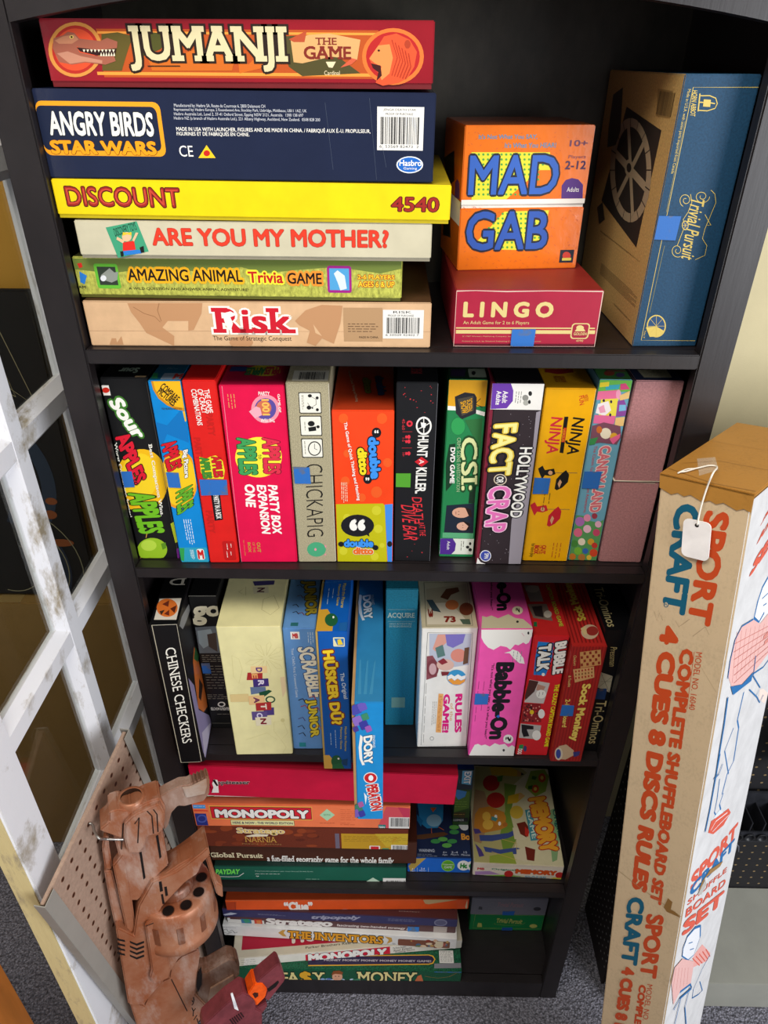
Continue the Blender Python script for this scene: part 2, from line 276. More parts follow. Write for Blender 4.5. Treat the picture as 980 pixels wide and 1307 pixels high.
# key:(label, group, x,y,z, yaw_deg, roll_deg, w,d,h, colour, {face:colour}, tray(side,thick,colour) or None, pattern)
Z1,Z2,Z3,Z4,Z5=1.5345,1.2205,.831,.432,.068
G1='boxed games on the top shelf';G2='boxed games standing on the second shelf';G3='boxed games standing on the middle shelf'
G4='boxed games on the fourth shelf';G5='boxed games on the bottom shelf'
BOX={
'jumanji':('dark red game box with a reptile head roundel, topmost of the tall stack',G1,-.335,.021,1.7940,0,.1,.373,.262,.0555,'901824',{},('B',.004,'6A1018'),None),
'angry':('thick navy blue game box with an orange framed logo and white barcode label',G1,-.353,.012,1.7135,0,.35,.394,.262,.0795,'1A223C',{},None,None),
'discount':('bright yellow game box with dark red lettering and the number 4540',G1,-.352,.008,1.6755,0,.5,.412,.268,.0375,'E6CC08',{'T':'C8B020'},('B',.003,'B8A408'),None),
'mother':('cream game box with red lettering and a tilted green square logo',G1,-.338,.010,1.6340,0,.15,.380,.262,.0390,'C6BFA4',{},('B',.003,'8A8472'),None),
'animal':('grassy green game box with two framed animal pictures, just above the tan box',G1,-.354,.022,1.5880,-.9,0,.365,.250,.0450,'B2B450',{'T':'3A3A20'},('B',.003,'5A5A20'),'grass'),
'risk':('tan map-patterned game box with red and white title, lowest of the tall stack',G1,-.349,.012,1.5345,.5,0,.394,.262,.0525,'D2AC84',{'T':'4A3018'},None,'paper'),
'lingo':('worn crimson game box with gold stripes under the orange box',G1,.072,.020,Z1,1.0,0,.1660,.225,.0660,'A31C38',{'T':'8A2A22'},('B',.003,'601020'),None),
'mad':('orange game box with blue comic lettering standing on the crimson box',G1,.0786,.104,1.6007,6.2,0,.148,.128,.1560,'E8741A',{'T':'D86A18'},None,None),
'tp':('large dark blue game box with gold script at the right end of the top shelf',G1,.282,.027,Z1,1.5,0,.0750,.262,.2725,'143E5C',{'L':'AE8E56','T':'2A6080'},None,'fabric'),
'sour':('black game box with a green apple and yellow disc, leftmost on the second shelf',G2,-.353,.022,Z2,1.2,0,.0585,.262,.2710,'131314',{},None,None),
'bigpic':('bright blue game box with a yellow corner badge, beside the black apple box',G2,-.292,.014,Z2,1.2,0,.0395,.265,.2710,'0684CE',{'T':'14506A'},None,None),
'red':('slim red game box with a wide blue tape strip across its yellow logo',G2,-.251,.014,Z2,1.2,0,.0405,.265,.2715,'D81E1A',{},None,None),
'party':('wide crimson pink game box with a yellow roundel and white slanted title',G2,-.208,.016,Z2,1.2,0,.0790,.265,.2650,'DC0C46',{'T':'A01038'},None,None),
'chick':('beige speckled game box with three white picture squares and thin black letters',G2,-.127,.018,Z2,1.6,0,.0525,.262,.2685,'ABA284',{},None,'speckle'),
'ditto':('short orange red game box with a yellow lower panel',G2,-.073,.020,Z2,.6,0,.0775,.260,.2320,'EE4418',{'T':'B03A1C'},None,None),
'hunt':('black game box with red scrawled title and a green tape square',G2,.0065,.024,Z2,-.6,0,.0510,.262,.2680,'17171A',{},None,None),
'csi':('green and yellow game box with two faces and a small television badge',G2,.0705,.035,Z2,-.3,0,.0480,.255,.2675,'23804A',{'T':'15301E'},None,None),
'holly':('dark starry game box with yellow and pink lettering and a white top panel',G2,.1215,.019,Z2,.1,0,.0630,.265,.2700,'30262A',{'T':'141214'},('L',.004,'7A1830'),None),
'ninja':('golden yellow game box with one black and one red robed figure',G2,.1880,.028,Z2,-.5,0,.0620,.262,.2605,'F2B000',{'T':'C08A10'},None,None),
'candy':('pastel game box with a pink castle and sweets, right of the golden yellow box',G2,.2525,.031,Z2,-1.0,0,.0400,.262,.2710,'6CA6BC',{'T':'3A7A4A'},None,None),
'mauve':('plain dusty pink box tied with string, rightmost on the second shelf',G2,.2950,.028,Z2,-.9,0,.0585,.262,.2715,'A97676',{'T':'1A2440'},None,'fabric'),
'checkers':('black game box with white worn edges and white serif letters, leftmost on the middle shelf',G3,-.343,-.019,Z3,4.1,0,.0400,.268,.3020,'0C0C0E',{'R':'151214'},None,None),
'go':('black game box with two big rounded cream letters, set back behind the leftmost box',G3,-.306,.055,Z3,1.1,0,.0425,.225,.2960,'141414',{},None,None),
'deriv':('wide pale cream game box with overlapping letter tiles down its front',G3,-.253,-.001,Z3,2.2,0,.0940,.270,.2835,'E2DAA2',{},None,None),
'scrab':('light blue game box with cream script, between the cream box and the dark blue box',G3,-.1585,.013,Z3,1.1,0,.0490,.262,.2700,'6496D2',{},None,None),
'husker':('dark blue game box with wavy yellow lettering, jutting over the shelf edge',G3,-.104,-.026,Z3,0,0,.0450,.300,.3000,'0C56AA',{},('L',.003,'B89A50'),None),
'dory':('sea blue game box with coral and red lettering, sticking far out past the shelf',G3,-.0485,-.1175,Z3,1.1,0,.0430,.390,.2570,'1C8ACC',{'T':'2A7AA8'},('L',.004,'B08A58'),None),
'acq':('plain teal game box set deep in the middle shelf',G3,-.005,.067,Z3,1.0,0,.0495,.218,.3040,'1A7288',{},None,'fabric'),
'rules':('white game box with a cartoon ball and magenta lettering',G3,.050,.021,Z3,2.0,0,.0840,.262,.2675,'EAE6DC',{'T':'B8AE90'},None,None),
'babble':('hot pink game box with torn white profiles and bold black letters',G3,.1355,.005,Z3,.6,0,.0765,.280,.2820,'F258AC',{'T':'D04A92'},None,None),
'bubble':('scarlet game box with three comic snapshots down its front',G3,.2150,.008,Z3,-.4,0,.0527,.275,.2675,'D41E26',{'T':'B02020'},None,None),
'sock':('brick red striped game box with wooden boards and yellow lettering',G3,.2710,-.004,Z3,.1,0,.0510,.285,.2590,'A82420',{},None,None),
'tri':('black game box with gold lettering and white triangles, rightmost on the middle shelf',G3,.3235,.020,Z3,0,0,.0440,.268,.2700,'0C0C0F',{},None,None),
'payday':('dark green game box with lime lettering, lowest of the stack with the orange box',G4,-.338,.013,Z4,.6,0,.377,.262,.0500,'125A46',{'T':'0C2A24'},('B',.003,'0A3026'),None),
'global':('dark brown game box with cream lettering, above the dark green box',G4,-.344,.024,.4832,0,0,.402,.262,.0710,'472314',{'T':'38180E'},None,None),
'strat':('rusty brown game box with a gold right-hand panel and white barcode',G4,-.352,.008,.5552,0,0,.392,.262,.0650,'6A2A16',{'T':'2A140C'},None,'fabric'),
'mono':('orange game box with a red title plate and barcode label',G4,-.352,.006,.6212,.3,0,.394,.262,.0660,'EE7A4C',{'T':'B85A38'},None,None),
'white':('thin white box with a green corner, squeezed under the long crimson box',G4,-.345,.020,.6884,0,0,.130,.240,.0270,'DAD6D0',{},None,None),
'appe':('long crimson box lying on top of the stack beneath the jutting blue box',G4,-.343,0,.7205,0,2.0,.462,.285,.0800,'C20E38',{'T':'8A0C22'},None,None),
'hoot':('flat blue game box with a cartoon bird on its lid',G4,.0420,.038,Z4,0,0,.126,.235,.0495,'1C64C4',{'T':'1C2848'},None,None),
'exit':('slim black and green game box standing on the blue bird box',G4,.1350,.110,.4822,1,0,.0330,.150,.1760,'26421C',{'T':'1A3A80'},None,None),
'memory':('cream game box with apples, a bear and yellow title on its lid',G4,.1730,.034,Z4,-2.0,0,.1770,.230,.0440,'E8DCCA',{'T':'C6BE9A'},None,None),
'easy':('dark green speckled game box with a blue tape patch, lowest of the bottom stack',G5,-.336,-.003,Z5,.4,0,.505,.262,.0450,'0E5236',{},None,'speckle2'),
'monoW':('white game box with a red lid, set askew above the dark green speckled box',G5,-.336,.001,.1139,5.5,0,.510,.240,.0335,'E6E2D6',{'T':'C8BFA8'},None,None),
'inv':('white game box with orange outlined capitals, sloping to the right',G5,-.364,.050,.1484,-2.2,0,.520,.215,.0430,'E2E0DC',{},('B',.002,'A8A49A'),None),
'strat5':('maroon brown game box with rounded white letters, half hidden by the navy lid',G5,-.352,.056,.1922,-1.6,0,.505,.205,.0350,'563032',{},None,None),
'navy':('slim navy lidded game box with silver writing',G5,-.357,.050,.2278,-1.5,0,.511,.215,.0310,'35345E',{'T':'4A2626'},None,None),
'clue':('orange game box with a torn cardboard corner, topmost of the bottom stack',G5,-.345,.047,.2596,1.3,0,.523,.210,.0385,'E2541A',{'T':'9A3A18'},None,None),
'tpg':('flat emerald green card box with gold script',G5,.197,.114,Z5,.4,0,.1725,.165,.0690,'0E8446',{'T':'0E6A38'},None,None),
'tps':('flat silver grey card box resting on the emerald green one',G5,.1955,.113,.1373,.3,0,.1740,.165,.0700,'82828E',{},None,None),
}

ART="""
# jumanji F
p B24C18 533 80 3201 80 3201 472 533 472
p E8943A 539 100 3201 100 3201 119 539 119
p E8943A 470 427 3180 427 3180 453 470 453
p 5A4E1E 576 122 733 107 871 137 780 293 714 417 525 418
p 4A4A1C 885 171 1061 106 1223 119 1122 239 902 310
p 4A4420 2269 132 2545 122 3028 426 2463 452 2338 375
p C4641A 985 310 1119 257 1279 291 1453 238 1656 271 1814 340 1785 411 1009 415
p C8641C 1851 268 1950 359 2089 249 2143 376 1855 433
p D08A3E 560 246 546 289 523 331 490 371 450 405 404 434 354 455 302 469 249 473 198 469 152 456 111 435 78 407 54 373 39 334 35 292 40 248 56 205 81 163 114 126 154 92 200 65 249 45 300 33 350 28 399 32 445 44 484 64 518 91 543 123 558 161 564 202
p B0281E 525 246 513 284 492 321 464 355 429 385 390 410 346 429 301 441 256 445 212 441 172 430 137 412 108 387 87 357 75 323 71 286 76 248 89 210 111 174 140 141 174 111 214 88 256 70 300 59 344 55 387 59 426 69 460 86 489 110 510 139 524 172 529 208
p D84A28 498 246 487 279 469 311 444 341 414 368 379 390 341 406 301 416 261 420 223 416 188 407 157 391 132 369 113 343 102 313 99 281 103 248 115 215 134 183 159 154 189 128 224 107 261 92 300 82 339 79 376 82 411 91 441 106 466 127 485 152 497 181 501 213
p 9A5844 85 236 114 158 213 132 261 106 320 114 362 160 554 177 625 152 718 181 704 233 560 246 350 240 318 217 337 269 487 298 664 297 671 338 566 368 371 352 241 370 120 349
p B87A5A 121 175 211 141 318 126 350 166 280 200 156 201
p B98068 116 279 224 261 341 299 542 333 537 358 373 344 222 363
p 2A1010 319 229 559 253 697 238 671 297 489 291 345 261
p E0C060 309 147 303 155 292 160 279 160 270 155 268 147 273 139 285 134 298 134 307 139
p 201008 299 147 294 153 286 156 280 153 278 147 282 141 290 138 297 141
p E8DCC0 374 245 398 246 381 269
p E8DCC0 409 245 434 246 416 269
p E8DCC0 444 244 469 246 452 269
p E8DCC0 480 244 504 246 487 269
p E8DCC0 515 244 540 246 522 268
p E8DCC0 550 244 575 245 558 268
p E8DCC0 586 244 610 245 593 268
p E8DCC0 621 244 646 245 629 268
p E8DCC0 656 243 681 245 664 268
p E8DCC0 529 298 550 298 546 266
p E8DCC0 554 298 575 298 571 266
p E8DCC0 579 298 600 298 596 266
p E8DCC0 604 298 625 297 621 266
p E8DCC0 629 297 650 297 646 266
p E8DCC0 654 297 675 297 671 266
t D2C69C 809 421 1500 0 0 -368 30 1 0 24160E 50|JUMANJI
l 24160E 80 973 377 1288 375
p CFA066 2369 155 2545 119 2736 107 3031 155 2997 317 2751 291 2469 347 2387 338
p B04A2A 2352 155 2526 87 2500 176 2398 176
p C8583A 2834 381 2944 302 2997 313 2943 353
t 7A2418 2603 197 204 0 0 -57 20 1 0 - 0|THE
t 7A2418 2487 313 456 0 0 -106 30 1 0 - 0|GAME
t E0CFA8 2678 442 150 0 0 -36 0 0 0 - 0|Cardinal
p E0CFA8 2696 333 2793 332 2759 382 2722 378
p E0702E 3635 286 3631 331 3616 374 3590 415 3554 451 3509 480 3458 502 3402 516 3343 521 3284 517 3228 504 3176 482 3131 453 3094 418 3066 377 3050 334 3045 289 3051 245 3068 202 3095 163 3132 129 3176 101 3227 80 3281 67 3338 62 3394 66 3449 79 3500 99 3544 126 3582 160 3610 199 3628 242
p B01E1E 3597 286 3593 325 3580 363 3557 398 3525 429 3487 454 3442 473 3393 485 3343 489 3292 486 3243 474 3198 456 3158 431 3126 400 3102 365 3088 328 3083 289 3088 250 3103 213 3127 179 3159 150 3197 125 3241 107 3289 96 3338 92 3387 96 3435 106 3479 124 3518 148 3550 177 3575 211 3591 248
p D8502A 3201 199 3254 128 3370 104 3497 153 3568 250 3546 368 3483 461 3397 502 3245 527 3175 503 3201 425 3147 370 3111 301 3148 262
p E88A4A 3141 271 3201 199 3307 189 3340 297 3309 425 3234 481 3201 425 3233 370 3169 343 3115 307
p 3A0E0E 3132 343 3223 361 3234 444 3184 485 3201 416 3147 380
p A83A1E 3507 188 3503 206 3493 219 3478 224 3463 219 3452 206 3447 189 3451 171 3461 158 3476 153 3491 158 3502 170
l A83018 70 3328 154 3383 296 3331 443
l A83018 70 3360 175 3409 311 3357 448
l A83018 70 3392 196 3435 325 3383 454
l A83018 70 3424 217 3461 340 3409 459
l A83018 70 3457 238 3487 354 3436 465
l A83018 70 3489 260 3513 368 3462 470
p 2A0A0A 3218 240 3214 246 3205 249 3196 246 3192 240 3196 233 3205 231 3214 233
# angry F
p E89A1C 1169 104 1195 109 1217 123 1231 145 1236 171 1236 518 1231 543 1217 565 1195 580 1169 585 73 585 48 580 26 565 11 543 6 518 6 171 11 145 26 123 48 109 73 104
p 141E38 1140 145 1161 149 1179 161 1191 179 1196 200 1196 483 1191 504 1179 522 1161 534 1140 538 61 538 40 534 22 522 10 504 6 483 6 200 10 179 22 161 40 149 61 145
t DDDDD8 98 407 1051 0 0 -217 35 0 10 10141E 30|ANGRY BIRDS
t EE9A14 70 574 1074 0 0 -128 50 0 0 5A2A08 20|STAR WARS
t C9CCD4 1377 152 894 0 0 -37 0 0 0 - 0|Manufactured by: Hasbro SA, Route de Courroux 6, 2800 Delemont CH
t C9CCD4 1371 184 1304 0 0 -32 0 0 0 - 0|Represented by: Hasbro Europe, 2 Roundwood Ave, Stockley Park, Uxbridge, Middlesex, UB11 1AZ, UK
t C9CCD4 1366 223 1275 0 0 -34 0 0 0 - 0|Hasbro Australia Ltd., Level 2, 37-41 Oxford Street, Epping NSW 2121, Australia.  1300 138 697
t C9CCD4 1360 260 1445 0 0 -34 0 0 0 - 0|Hasbro NZ (a branch of Hasbro Australia Ltd.), 221 Albany Highway, Auckland, New Zealand.  0508 828 200
t EFEDE6 1369 357 1933 0 0 -48 10 0 0 - 0|MADE IN USA WITH LAUNCHER, FIGURES AND DIE MADE IN CHINA. / FABRIQUÉ AUX É.-U. PROPULSEUR,
t EFEDE6 1367 398 727 0 0 -47 10 0 0 - 0|FIGURINES ET DÉ FABRIQUÉS EN CHINE.
t EFEDE6 1370 582 139 0 0 -100 0 0 0 - 0|CE
p E8C020 1654 475 1556 593 1732 591
p C02018 1680 548 1674 562 1660 572 1644 576 1628 573 1617 563 1614 549 1620 535 1634 525 1650 521 1666 525 1677 535
p E4E2DC 3368 120 3827 120 3827 501 3368 501
t 202020 3428 160 320 0 0 -25 0 0 0 - 0|JENGA DEATH STAR
t 303030 3450 192 271 0 0 -20 0 0 0 - 0|PROOF OF PURCHASE
b 202020 3402 207 3789 447
t 202020 3392 479 393 0 0 -24 0 0 0 - 0|6  53569 82473  2
p D8DCE0 3836 629 3832 651 3816 672 3791 689 3759 701 3722 708 3683 709 3645 703 3612 691 3586 674 3570 654 3564 632 3569 610 3585 590 3610 573 3642 561 3679 554 3717 554 3754 559 3787 571 3813 587 3830 607
p 1A62BA 3823 629 3818 648 3805 666 3782 681 3753 692 3720 698 3685 698 3651 693 3621 683 3598 669 3583 651 3577 632 3582 613 3596 595 3619 580 3648 570 3681 564 3716 564 3749 569 3779 579 3802 593 3817 610
t EFEDE6 3595 642 224 0 0 -55 20 0 0 - 0|Hasbro
t EFEDE6 3637 681 137 0 0 -29 0 0 0 - 0|Gaming
l 4A5468 25 2859 91 2921 685
l 4A5468 25 3292 48 3364 774
l 4A5468 25 3415 435 3462 658
# discount F
t 9A241C 124 257 1188 0 0 -190 20 0 0 4A0E10 35|DISCOUNT
t 9A241C 3507 259 493 0 0 -141 20 0 0 4A0E10 35|4540
t C24432 138 236 1159 0 0 -153 -12 0 0 - 0|DISCOUNT
# mother F
p 3E9A74 330 72 672 6 749 313 402 384
t 143A2A 417 165 245 -72 -11 -83 10 0 0 - 0|DISCOVERY TOYS
p E8B890 590 163 585 177 577 189 565 200 551 208 537 212 522 212 509 208 498 201 490 190 487 178 487 164 492 150 500 138 512 127 525 120 540 116 555 116 568 119 579 127 586 137 590 149
p E8C030 494 155 506 116 550 124 598 115 592 150 548 137
p D82A20 486 222 610 203 611 301 468 316
p E8B890 484 231 422 191 436 165 508 204
p E8B890 609 212 671 123 644 119 592 198
p 2A78C8 468 311 612 296 672 300 671 332 479 356
p 181818 658 273 703 255 701 322 663 327
p 181818 439 316 473 311 467 365 438 370
t D83A24 805 252 2536 0 0 -182 30 0 0 B02A1A 12|ARE YOU MY MOTHER?
# animal F
p 6A7A36 6 22 3644 6 3644 91 3413 145 2937 81 2458 121 2120 160 1877 93 1389 150 913 104 414 180 6 138
p C82A20 48 77 98 67 102 113 60 128
p 2A78C8 53 161 128 207 82 303 38 280
t 202020 -38 351 126 0 0 -32 20 0 0 - 0|HAM
p 62B434 467 75 477 77 486 82 491 91 493 101 493 319 491 330 486 338 477 344 467 346 254 346 244 344 235 338 229 330 227 319 227 101 229 91 235 82 244 77 254 75
p 2E382E 259 107 466 107 466 308 259 308
p 8A9088 288 200 402 122 446 168 491 160 463 251 394 280 306 252
p D8DCE0 345 233 336 250 321 262 303 267 287 263 277 250 276 234 284 217 299 205 317 200 333 204 343 216
t 17120A 590 257 1289 0 0 -133 20 0 0 F0AE1C 150|AMAZING ANIMAL
t B81E1C 1939 266 394 0 0 -127 30 0 0 F0E43A 110|Trivia
t 17120A 2380 270 383 0 0 -123 20 0 0 EE9030 150|GAME
t 24200E 575 362 1359 0 0 -34 10 0 0 - 0|A WILD QUESTION AND ANSWER ANIMAL ADVENTURE!
p 9A1E80 3066 68 3077 71 3085 76 3091 85 3093 95 3093 335 3091 345 3085 354 3077 360 3066 362 2851 362 2840 360 2832 354 2826 345 2824 335 2824 95 2826 85 2832 76 2840 71 2851 68
p 4E9CD0 2849 96 3067 96 3067 333 2849 333
p D0DCE4 2899 151 2941 116 3018 173 3039 315 2966 335 2937 245
t F0D830 3162 209 406 0 0 -47 10 0 0 B8341C 80|2-6 PLAYERS
t F0D830 3168 294 401 0 0 -61 10 0 0 B8341C 80|AGES 6 & UP
# risk F
p B98A62 509 23 1358 18 1333 136 1217 329 1154 337 1170 224 935 225 861 301 982 402 962 519 882 480 664 366 609 252 533 128
l 9A6E4A 80 569 67 679 140 795 176 847 238
l 9A6E4A 80 870 21 837 102 861 226
l A88260 25 6 345 3934 333
p B98A62 2390 216 2520 92 2706 30 2937 40 2907 238 2824 481 2689 417 2610 508 2511 470 2556 329 2436 266
p D2AC84 2597 253 2690 391 2617 354
p B98A62 210 510 251 432 301 432 303 484 369 406 374 509
p B98A62 1887 474 1874 501 1842 519 1795 519 1742 519 1689 519 1646 519 1619 503 1611 475 1625 448 1657 424 1704 408 1757 402 1809 407 1852 423 1879 446
p B08C66 2944 60 3388 60 3388 451 2944 451
t C4182A 1479 363 879 0 0 -294 30 1 0 EFEAE0 50|Risk
p EFEAE0 1569 134 1665 109 1734 146 1657 176 1679 246 1638 347 1588 246
t 3E2E22 1428 466 908 0 0 -71 0 0 0 - 0|The Game of Strategic Conquest
m 6A5038 2993 233 3338 349 4 0
t 3A2A1C 3119 413 224 0 0 -24 10 0 0 - 0|MADE IN CHINA.
p E4E2DC 3392 82 3857 82 3857 415 3392 415
t 303030 3509 122 208 0 0 -28 0 0 0 - 0|RISK
t 303030 3449 159 294 0 0 -23 0 0 0 - 0|PROOF OF PURCHASE
b 202020 3437 170 3815 354
t 303030 3425 384 381 0 0 -23 0 0 0 - 0|6 30509 42402 7
# lingo F
t D3C07E 93 313 1026 0 0 -182 50 0 0 - 0|L I N G O
t D3C07E 102 403 756 0 0 -51 0 0 0 - 0|An Adult Game for 2 to 6 Players
p D3C07E 23 428 1623 428 1623 442 23 442
p D3C07E 25 459 1632 459 1632 501 25 501
t C9A878 101 543 850 0 0 -17 0 0 0 - 0|© 1987 Western Publishing Company, Inc. All Rights Reserved
t C9A878 105 602 914 0 0 -17 0 0 0 - 0|Printed in U.S.A. by Western Publishing Company, Racine, Wisconsin
p D3C07E 1525 375 1539 378 1551 386 1560 398 1562 412 1562 523 1560 537 1551 549 1539 558 1525 560 1389 560 1375 558 1363 549 1355 537 1352 523 1352 412 1355 398 1363 386 1375 378 1389 375
p 9A1A34 1516 387 1528 389 1539 396 1546 407 1548 419 1548 516 1546 528 1539 539 1528 546 1516 548 1398 548 1385 546 1375 539 1368 528 1366 516 1366 419 1368 407 1375 396 1385 389 1398 387
p D3C07E 1494 428 1493 436 1489 444 1482 450 1473 454 1461 457 1449 457 1437 455 1426 450 1417 444 1410 436 1407 428 1408 420 1412 412 1419 406 1429 401 1440 399 1452 399 1464 401 1475 406 1484 412 1491 419
p D3C07E 1394 470 1519 469 1490 433 1418 433
t D3C07E 1387 516 150 0 0 -34 20 0 0 - 0|GOLDEN
t D3C07E 1426 595 84 0 0 -25 0 0 0 - 0|4990
l D8C0B0 120 6 15 213 6 564 18 1028 7 1649 14
l D8C0B0 100 1649 14 1654 650
l C8A8A0 80 17 650 381 654 1111 654 1654 654
l D8B8A8 90 6 15 6 654
x 2A6AB8 676 445 941 660
# mad F
l C8541C 50 244 645 225 658
l C8541C 50 396 394 416 407
l C8541C 50 698 315 680 327
l C8541C 50 142 71 162 83
l C8541C 50 671 587 653 600
l C8541C 50 1008 238 991 250
l C8541C 50 845 124 865 136
l C8541C 50 54 69 37 81
l C8541C 50 1370 320 1352 333
l C8541C 50 1453 568 1435 581
l C8541C 50 1173 721 1155 735
l C8541C 50 538 524 559 537
l C8541C 50 1451 715 1473 729
l C8541C 50 1241 444 1224 456
l C8541C 50 327 752 348 766
l C8541C 50 196 279 216 292
l C8541C 50 792 696 774 709
l C8541C 50 471 460 492 473
l C8541C 50 1248 407 1231 420
l C8541C 50 738 574 760 588
l C8541C 50 600 171 621 184
l C8541C 50 165 512 146 525
l C8541C 50 1152 418 1173 431
l C8541C 50 578 565 599 578
l C8541C 50 105 540 125 553
l C8541C 50 930 170 912 182
l C8541C 50 1474 600 1459 613
l C8541C 50 599 289 619 302
l C8541C 50 671 238 653 250
l C8541C 50 607 655 588 668
l C8541C 50 779 444 800 457
l C8541C 50 1396 391 1418 404
l C8541C 50 823 191 844 203
l C8541C 50 714 299 735 312
l C8541C 50 38 423 58 436
l C8541C 50 651 73 634 85
l C8541C 50 947 437 929 450
l C8541C 50 1301 619 1323 633
l C8541C 50 101 714 83 727
l C8541C 50 127 63 109 75
l C8541C 50 1093 249 1114 261
l C8541C 50 196 484 216 497
l C8541C 50 425 167 445 179
l C8541C 50 760 169 780 181
l C8541C 50 943 257 963 270
l C8541C 50 712 132 732 144
l C8541C 50 579 343 561 356
l C8541C 50 386 225 368 238
l C8541C 50 1414 356 1396 369
l C8541C 50 348 325 330 338
l C8541C 50 1031 165 1052 177
l C8541C 50 789 205 809 218
l C8541C 50 360 502 381 516
l C8541C 50 1028 620 1050 634
l C8541C 50 107 255 89 267
l C8541C 50 1270 267 1253 280
l C8541C 50 506 715 487 728
l C8541C 50 609 226 591 238
l C8541C 50 865 653 847 666
l C8541C 50 1425 455 1407 468
l C8541C 50 1260 671 1242 684
l C8541C 50 561 291 543 304
l C8541C 50 888 687 870 700
l C8541C 50 772 716 793 730
l C8541C 50 455 398 475 411
l C8541C 50 900 332 921 345
l C8541C 50 45 188 65 200
l C8541C 50 1203 448 1186 461
l C8541C 50 497 198 479 211
l C8541C 50 1282 717 1304 731
l C8541C 50 1385 649 1407 662
l C8541C 50 1138 426 1120 439
l C8541C 50 1033 113 1016 125
l C8541C 50 272 423 293 436
l C8541C 50 1131 474 1153 487
l C8541C 50 547 286 567 299
l C8541C 50 396 717 417 731
l C8541C 50 229 432 210 445
l C8541C 50 484 332 504 345
l C8541C 50 1308 612 1290 625
l C8541C 50 527 480 548 493
l C8541C 50 145 431 127 444
l C8541C 50 1387 309 1409 322
l C8541C 50 877 708 899 722
l C8541C 50 1280 130 1262 142
l C8541C 50 1172 64 1154 76
l C8541C 50 144 130 126 142
l C8541C 50 318 601 338 614
l C8541C 50 261 362 243 374
l C8541C 50 279 643 300 657
l C8541C 50 1329 318 1350 331
l C8541C 50 838 552 859 565
l C8541C 50 184 504 165 516
l C8541C 50 86 599 106 613
l C8541C 50 1057 276 1078 288
l C8541C 50 451 96 471 108
l C8541C 50 1474 747 1465 761
l C8541C 50 408 601 428 615
l C8541C 50 959 232 941 245
l C8541C 50 454 221 436 233
l C8541C 50 1168 117 1189 129
l C8541C 50 166 448 186 461
l C8541C 50 1373 327 1395 340
l C8541C 50 77 178 96 191
l C8541C 50 359 121 341 133
l C8541C 50 353 66 335 79
l C8541C 50 589 237 572 249
l C8541C 50 1033 70 1016 82
l C8541C 50 467 607 488 620
l C8541C 50 731 658 713 671
l C8541C 50 774 612 755 625
l C8541C 50 774 518 756 531
l C8541C 50 1196 756 1218 769
l C8541C 50 483 547 503 560
l C8541C 50 197 192 179 205
l C8541C 50 1184 635 1166 648
l C8541C 50 283 349 265 362
l C8541C 50 121 654 102 667
l C8541C 50 366 96 386 109
l C8541C 50 1198 438 1219 451
l C8541C 50 1431 1515 1412 1530
l C8541C 50 166 1071 147 1085
l C8541C 50 1087 1305 1110 1320
l C8541C 50 377 971 359 984
l C8541C 50 827 939 848 953
l C8541C 50 961 1400 983 1415
l C8541C 50 798 1139 820 1154
l C8541C 50 1343 1456 1367 1472
l C8541C 50 678 1049 700 1063
l C8541C 50 662 1454 643 1468
l C8541C 50 804 993 786 1006
l C8541C 50 273 943 294 957
l C8541C 50 1462 1314 1443 1328
l C8541C 50 1432 1149 1455 1164
l C8541C 50 1107 1478 1130 1494
l C8541C 50 1133 1080 1156 1094
l C8541C 50 284 1352 305 1367
l C8541C 50 936 1004 958 1018
l C8541C 50 1338 1187 1361 1202
l C8541C 50 963 1149 985 1163
l C8541C 50 548 1336 570 1351
l C8541C 50 701 982 723 996
l C8541C 50 1216 1428 1238 1443
l C8541C 50 1122 1169 1144 1183
l C8541C 50 1406 1336 1429 1351
l C8541C 50 460 969 481 983
l C8541C 50 1364 1275 1346 1290
l C8541C 50 1125 1071 1106 1085
l C8541C 50 1282 968 1264 982
l C8541C 50 135 1277 157 1292
l C8541C 50 884 1311 865 1325
l C8541C 50 1064 927 1086 941
l C8541C 50 368 969 349 983
l C8541C 50 649 1332 630 1346
l C8541C 50 118 1070 99 1084
l C8541C 50 947 889 928 902
l C8541C 50 92 1331 73 1345
l C8541C 50 539 915 520 928
l C8541C 50 1072 1199 1053 1213
l C8541C 50 550 857 531 870
l C8541C 50 231 848 252 862
l C8541C 50 1371 1279 1352 1293
l C8541C 50 442 1165 463 1179
l C8541C 50 689 1368 670 1382
l C8541C 50 1332 1371 1314 1386
l C8541C 50 682 984 704 998
l C8541C 50 1170 851 1152 865
l C8541C 50 788 1381 811 1396
l C8541C 50 734 928 756 942
l C8541C 50 412 1248 433 1263
l C8541C 50 973 1324 954 1339
l C8541C 50 958 1007 940 1020
l C8541C 50 248 889 229 903
l C8541C 50 790 1530 771 1544
l C8541C 50 1408 998 1430 1013
l C8541C 50 128 877 109 891
l C8541C 50 940 1397 963 1412
l C8541C 50 397 1118 378 1132
l C8541C 50 249 1089 230 1103
l C8541C 50 212 1329 193 1343
l C8541C 50 163 836 145 850
l C8541C 50 168 840 189 853
l C8541C 50 679 1202 701 1216
l C8541C 50 365 1465 345 1479
l C8541C 50 1056 1135 1037 1149
l C8541C 50 818 866 840 879
l C8541C 50 1352 1245 1334 1259
l C8541C 50 968 1166 949 1180
l C8541C 50 801 1484 823 1499
l C8541C 50 479 1524 501 1539
l C8541C 50 498 1444 520 1459
l C8541C 50 177 1033 158 1047
l C8541C 50 1137 875 1159 889
l C8541C 50 719 1459 700 1473
l C8541C 50 33 838 54 852
l C8541C 50 1309 889 1331 903
l C8541C 50 317 1222 338 1236
l C8541C 50 1011 929 1033 943
l C8541C 50 568 911 550 924
l C8541C 50 223 1252 244 1267
l C8541C 50 978 1515 959 1530
l C8541C 50 88 1281 69 1295
l C8541C 50 1054 1181 1076 1195
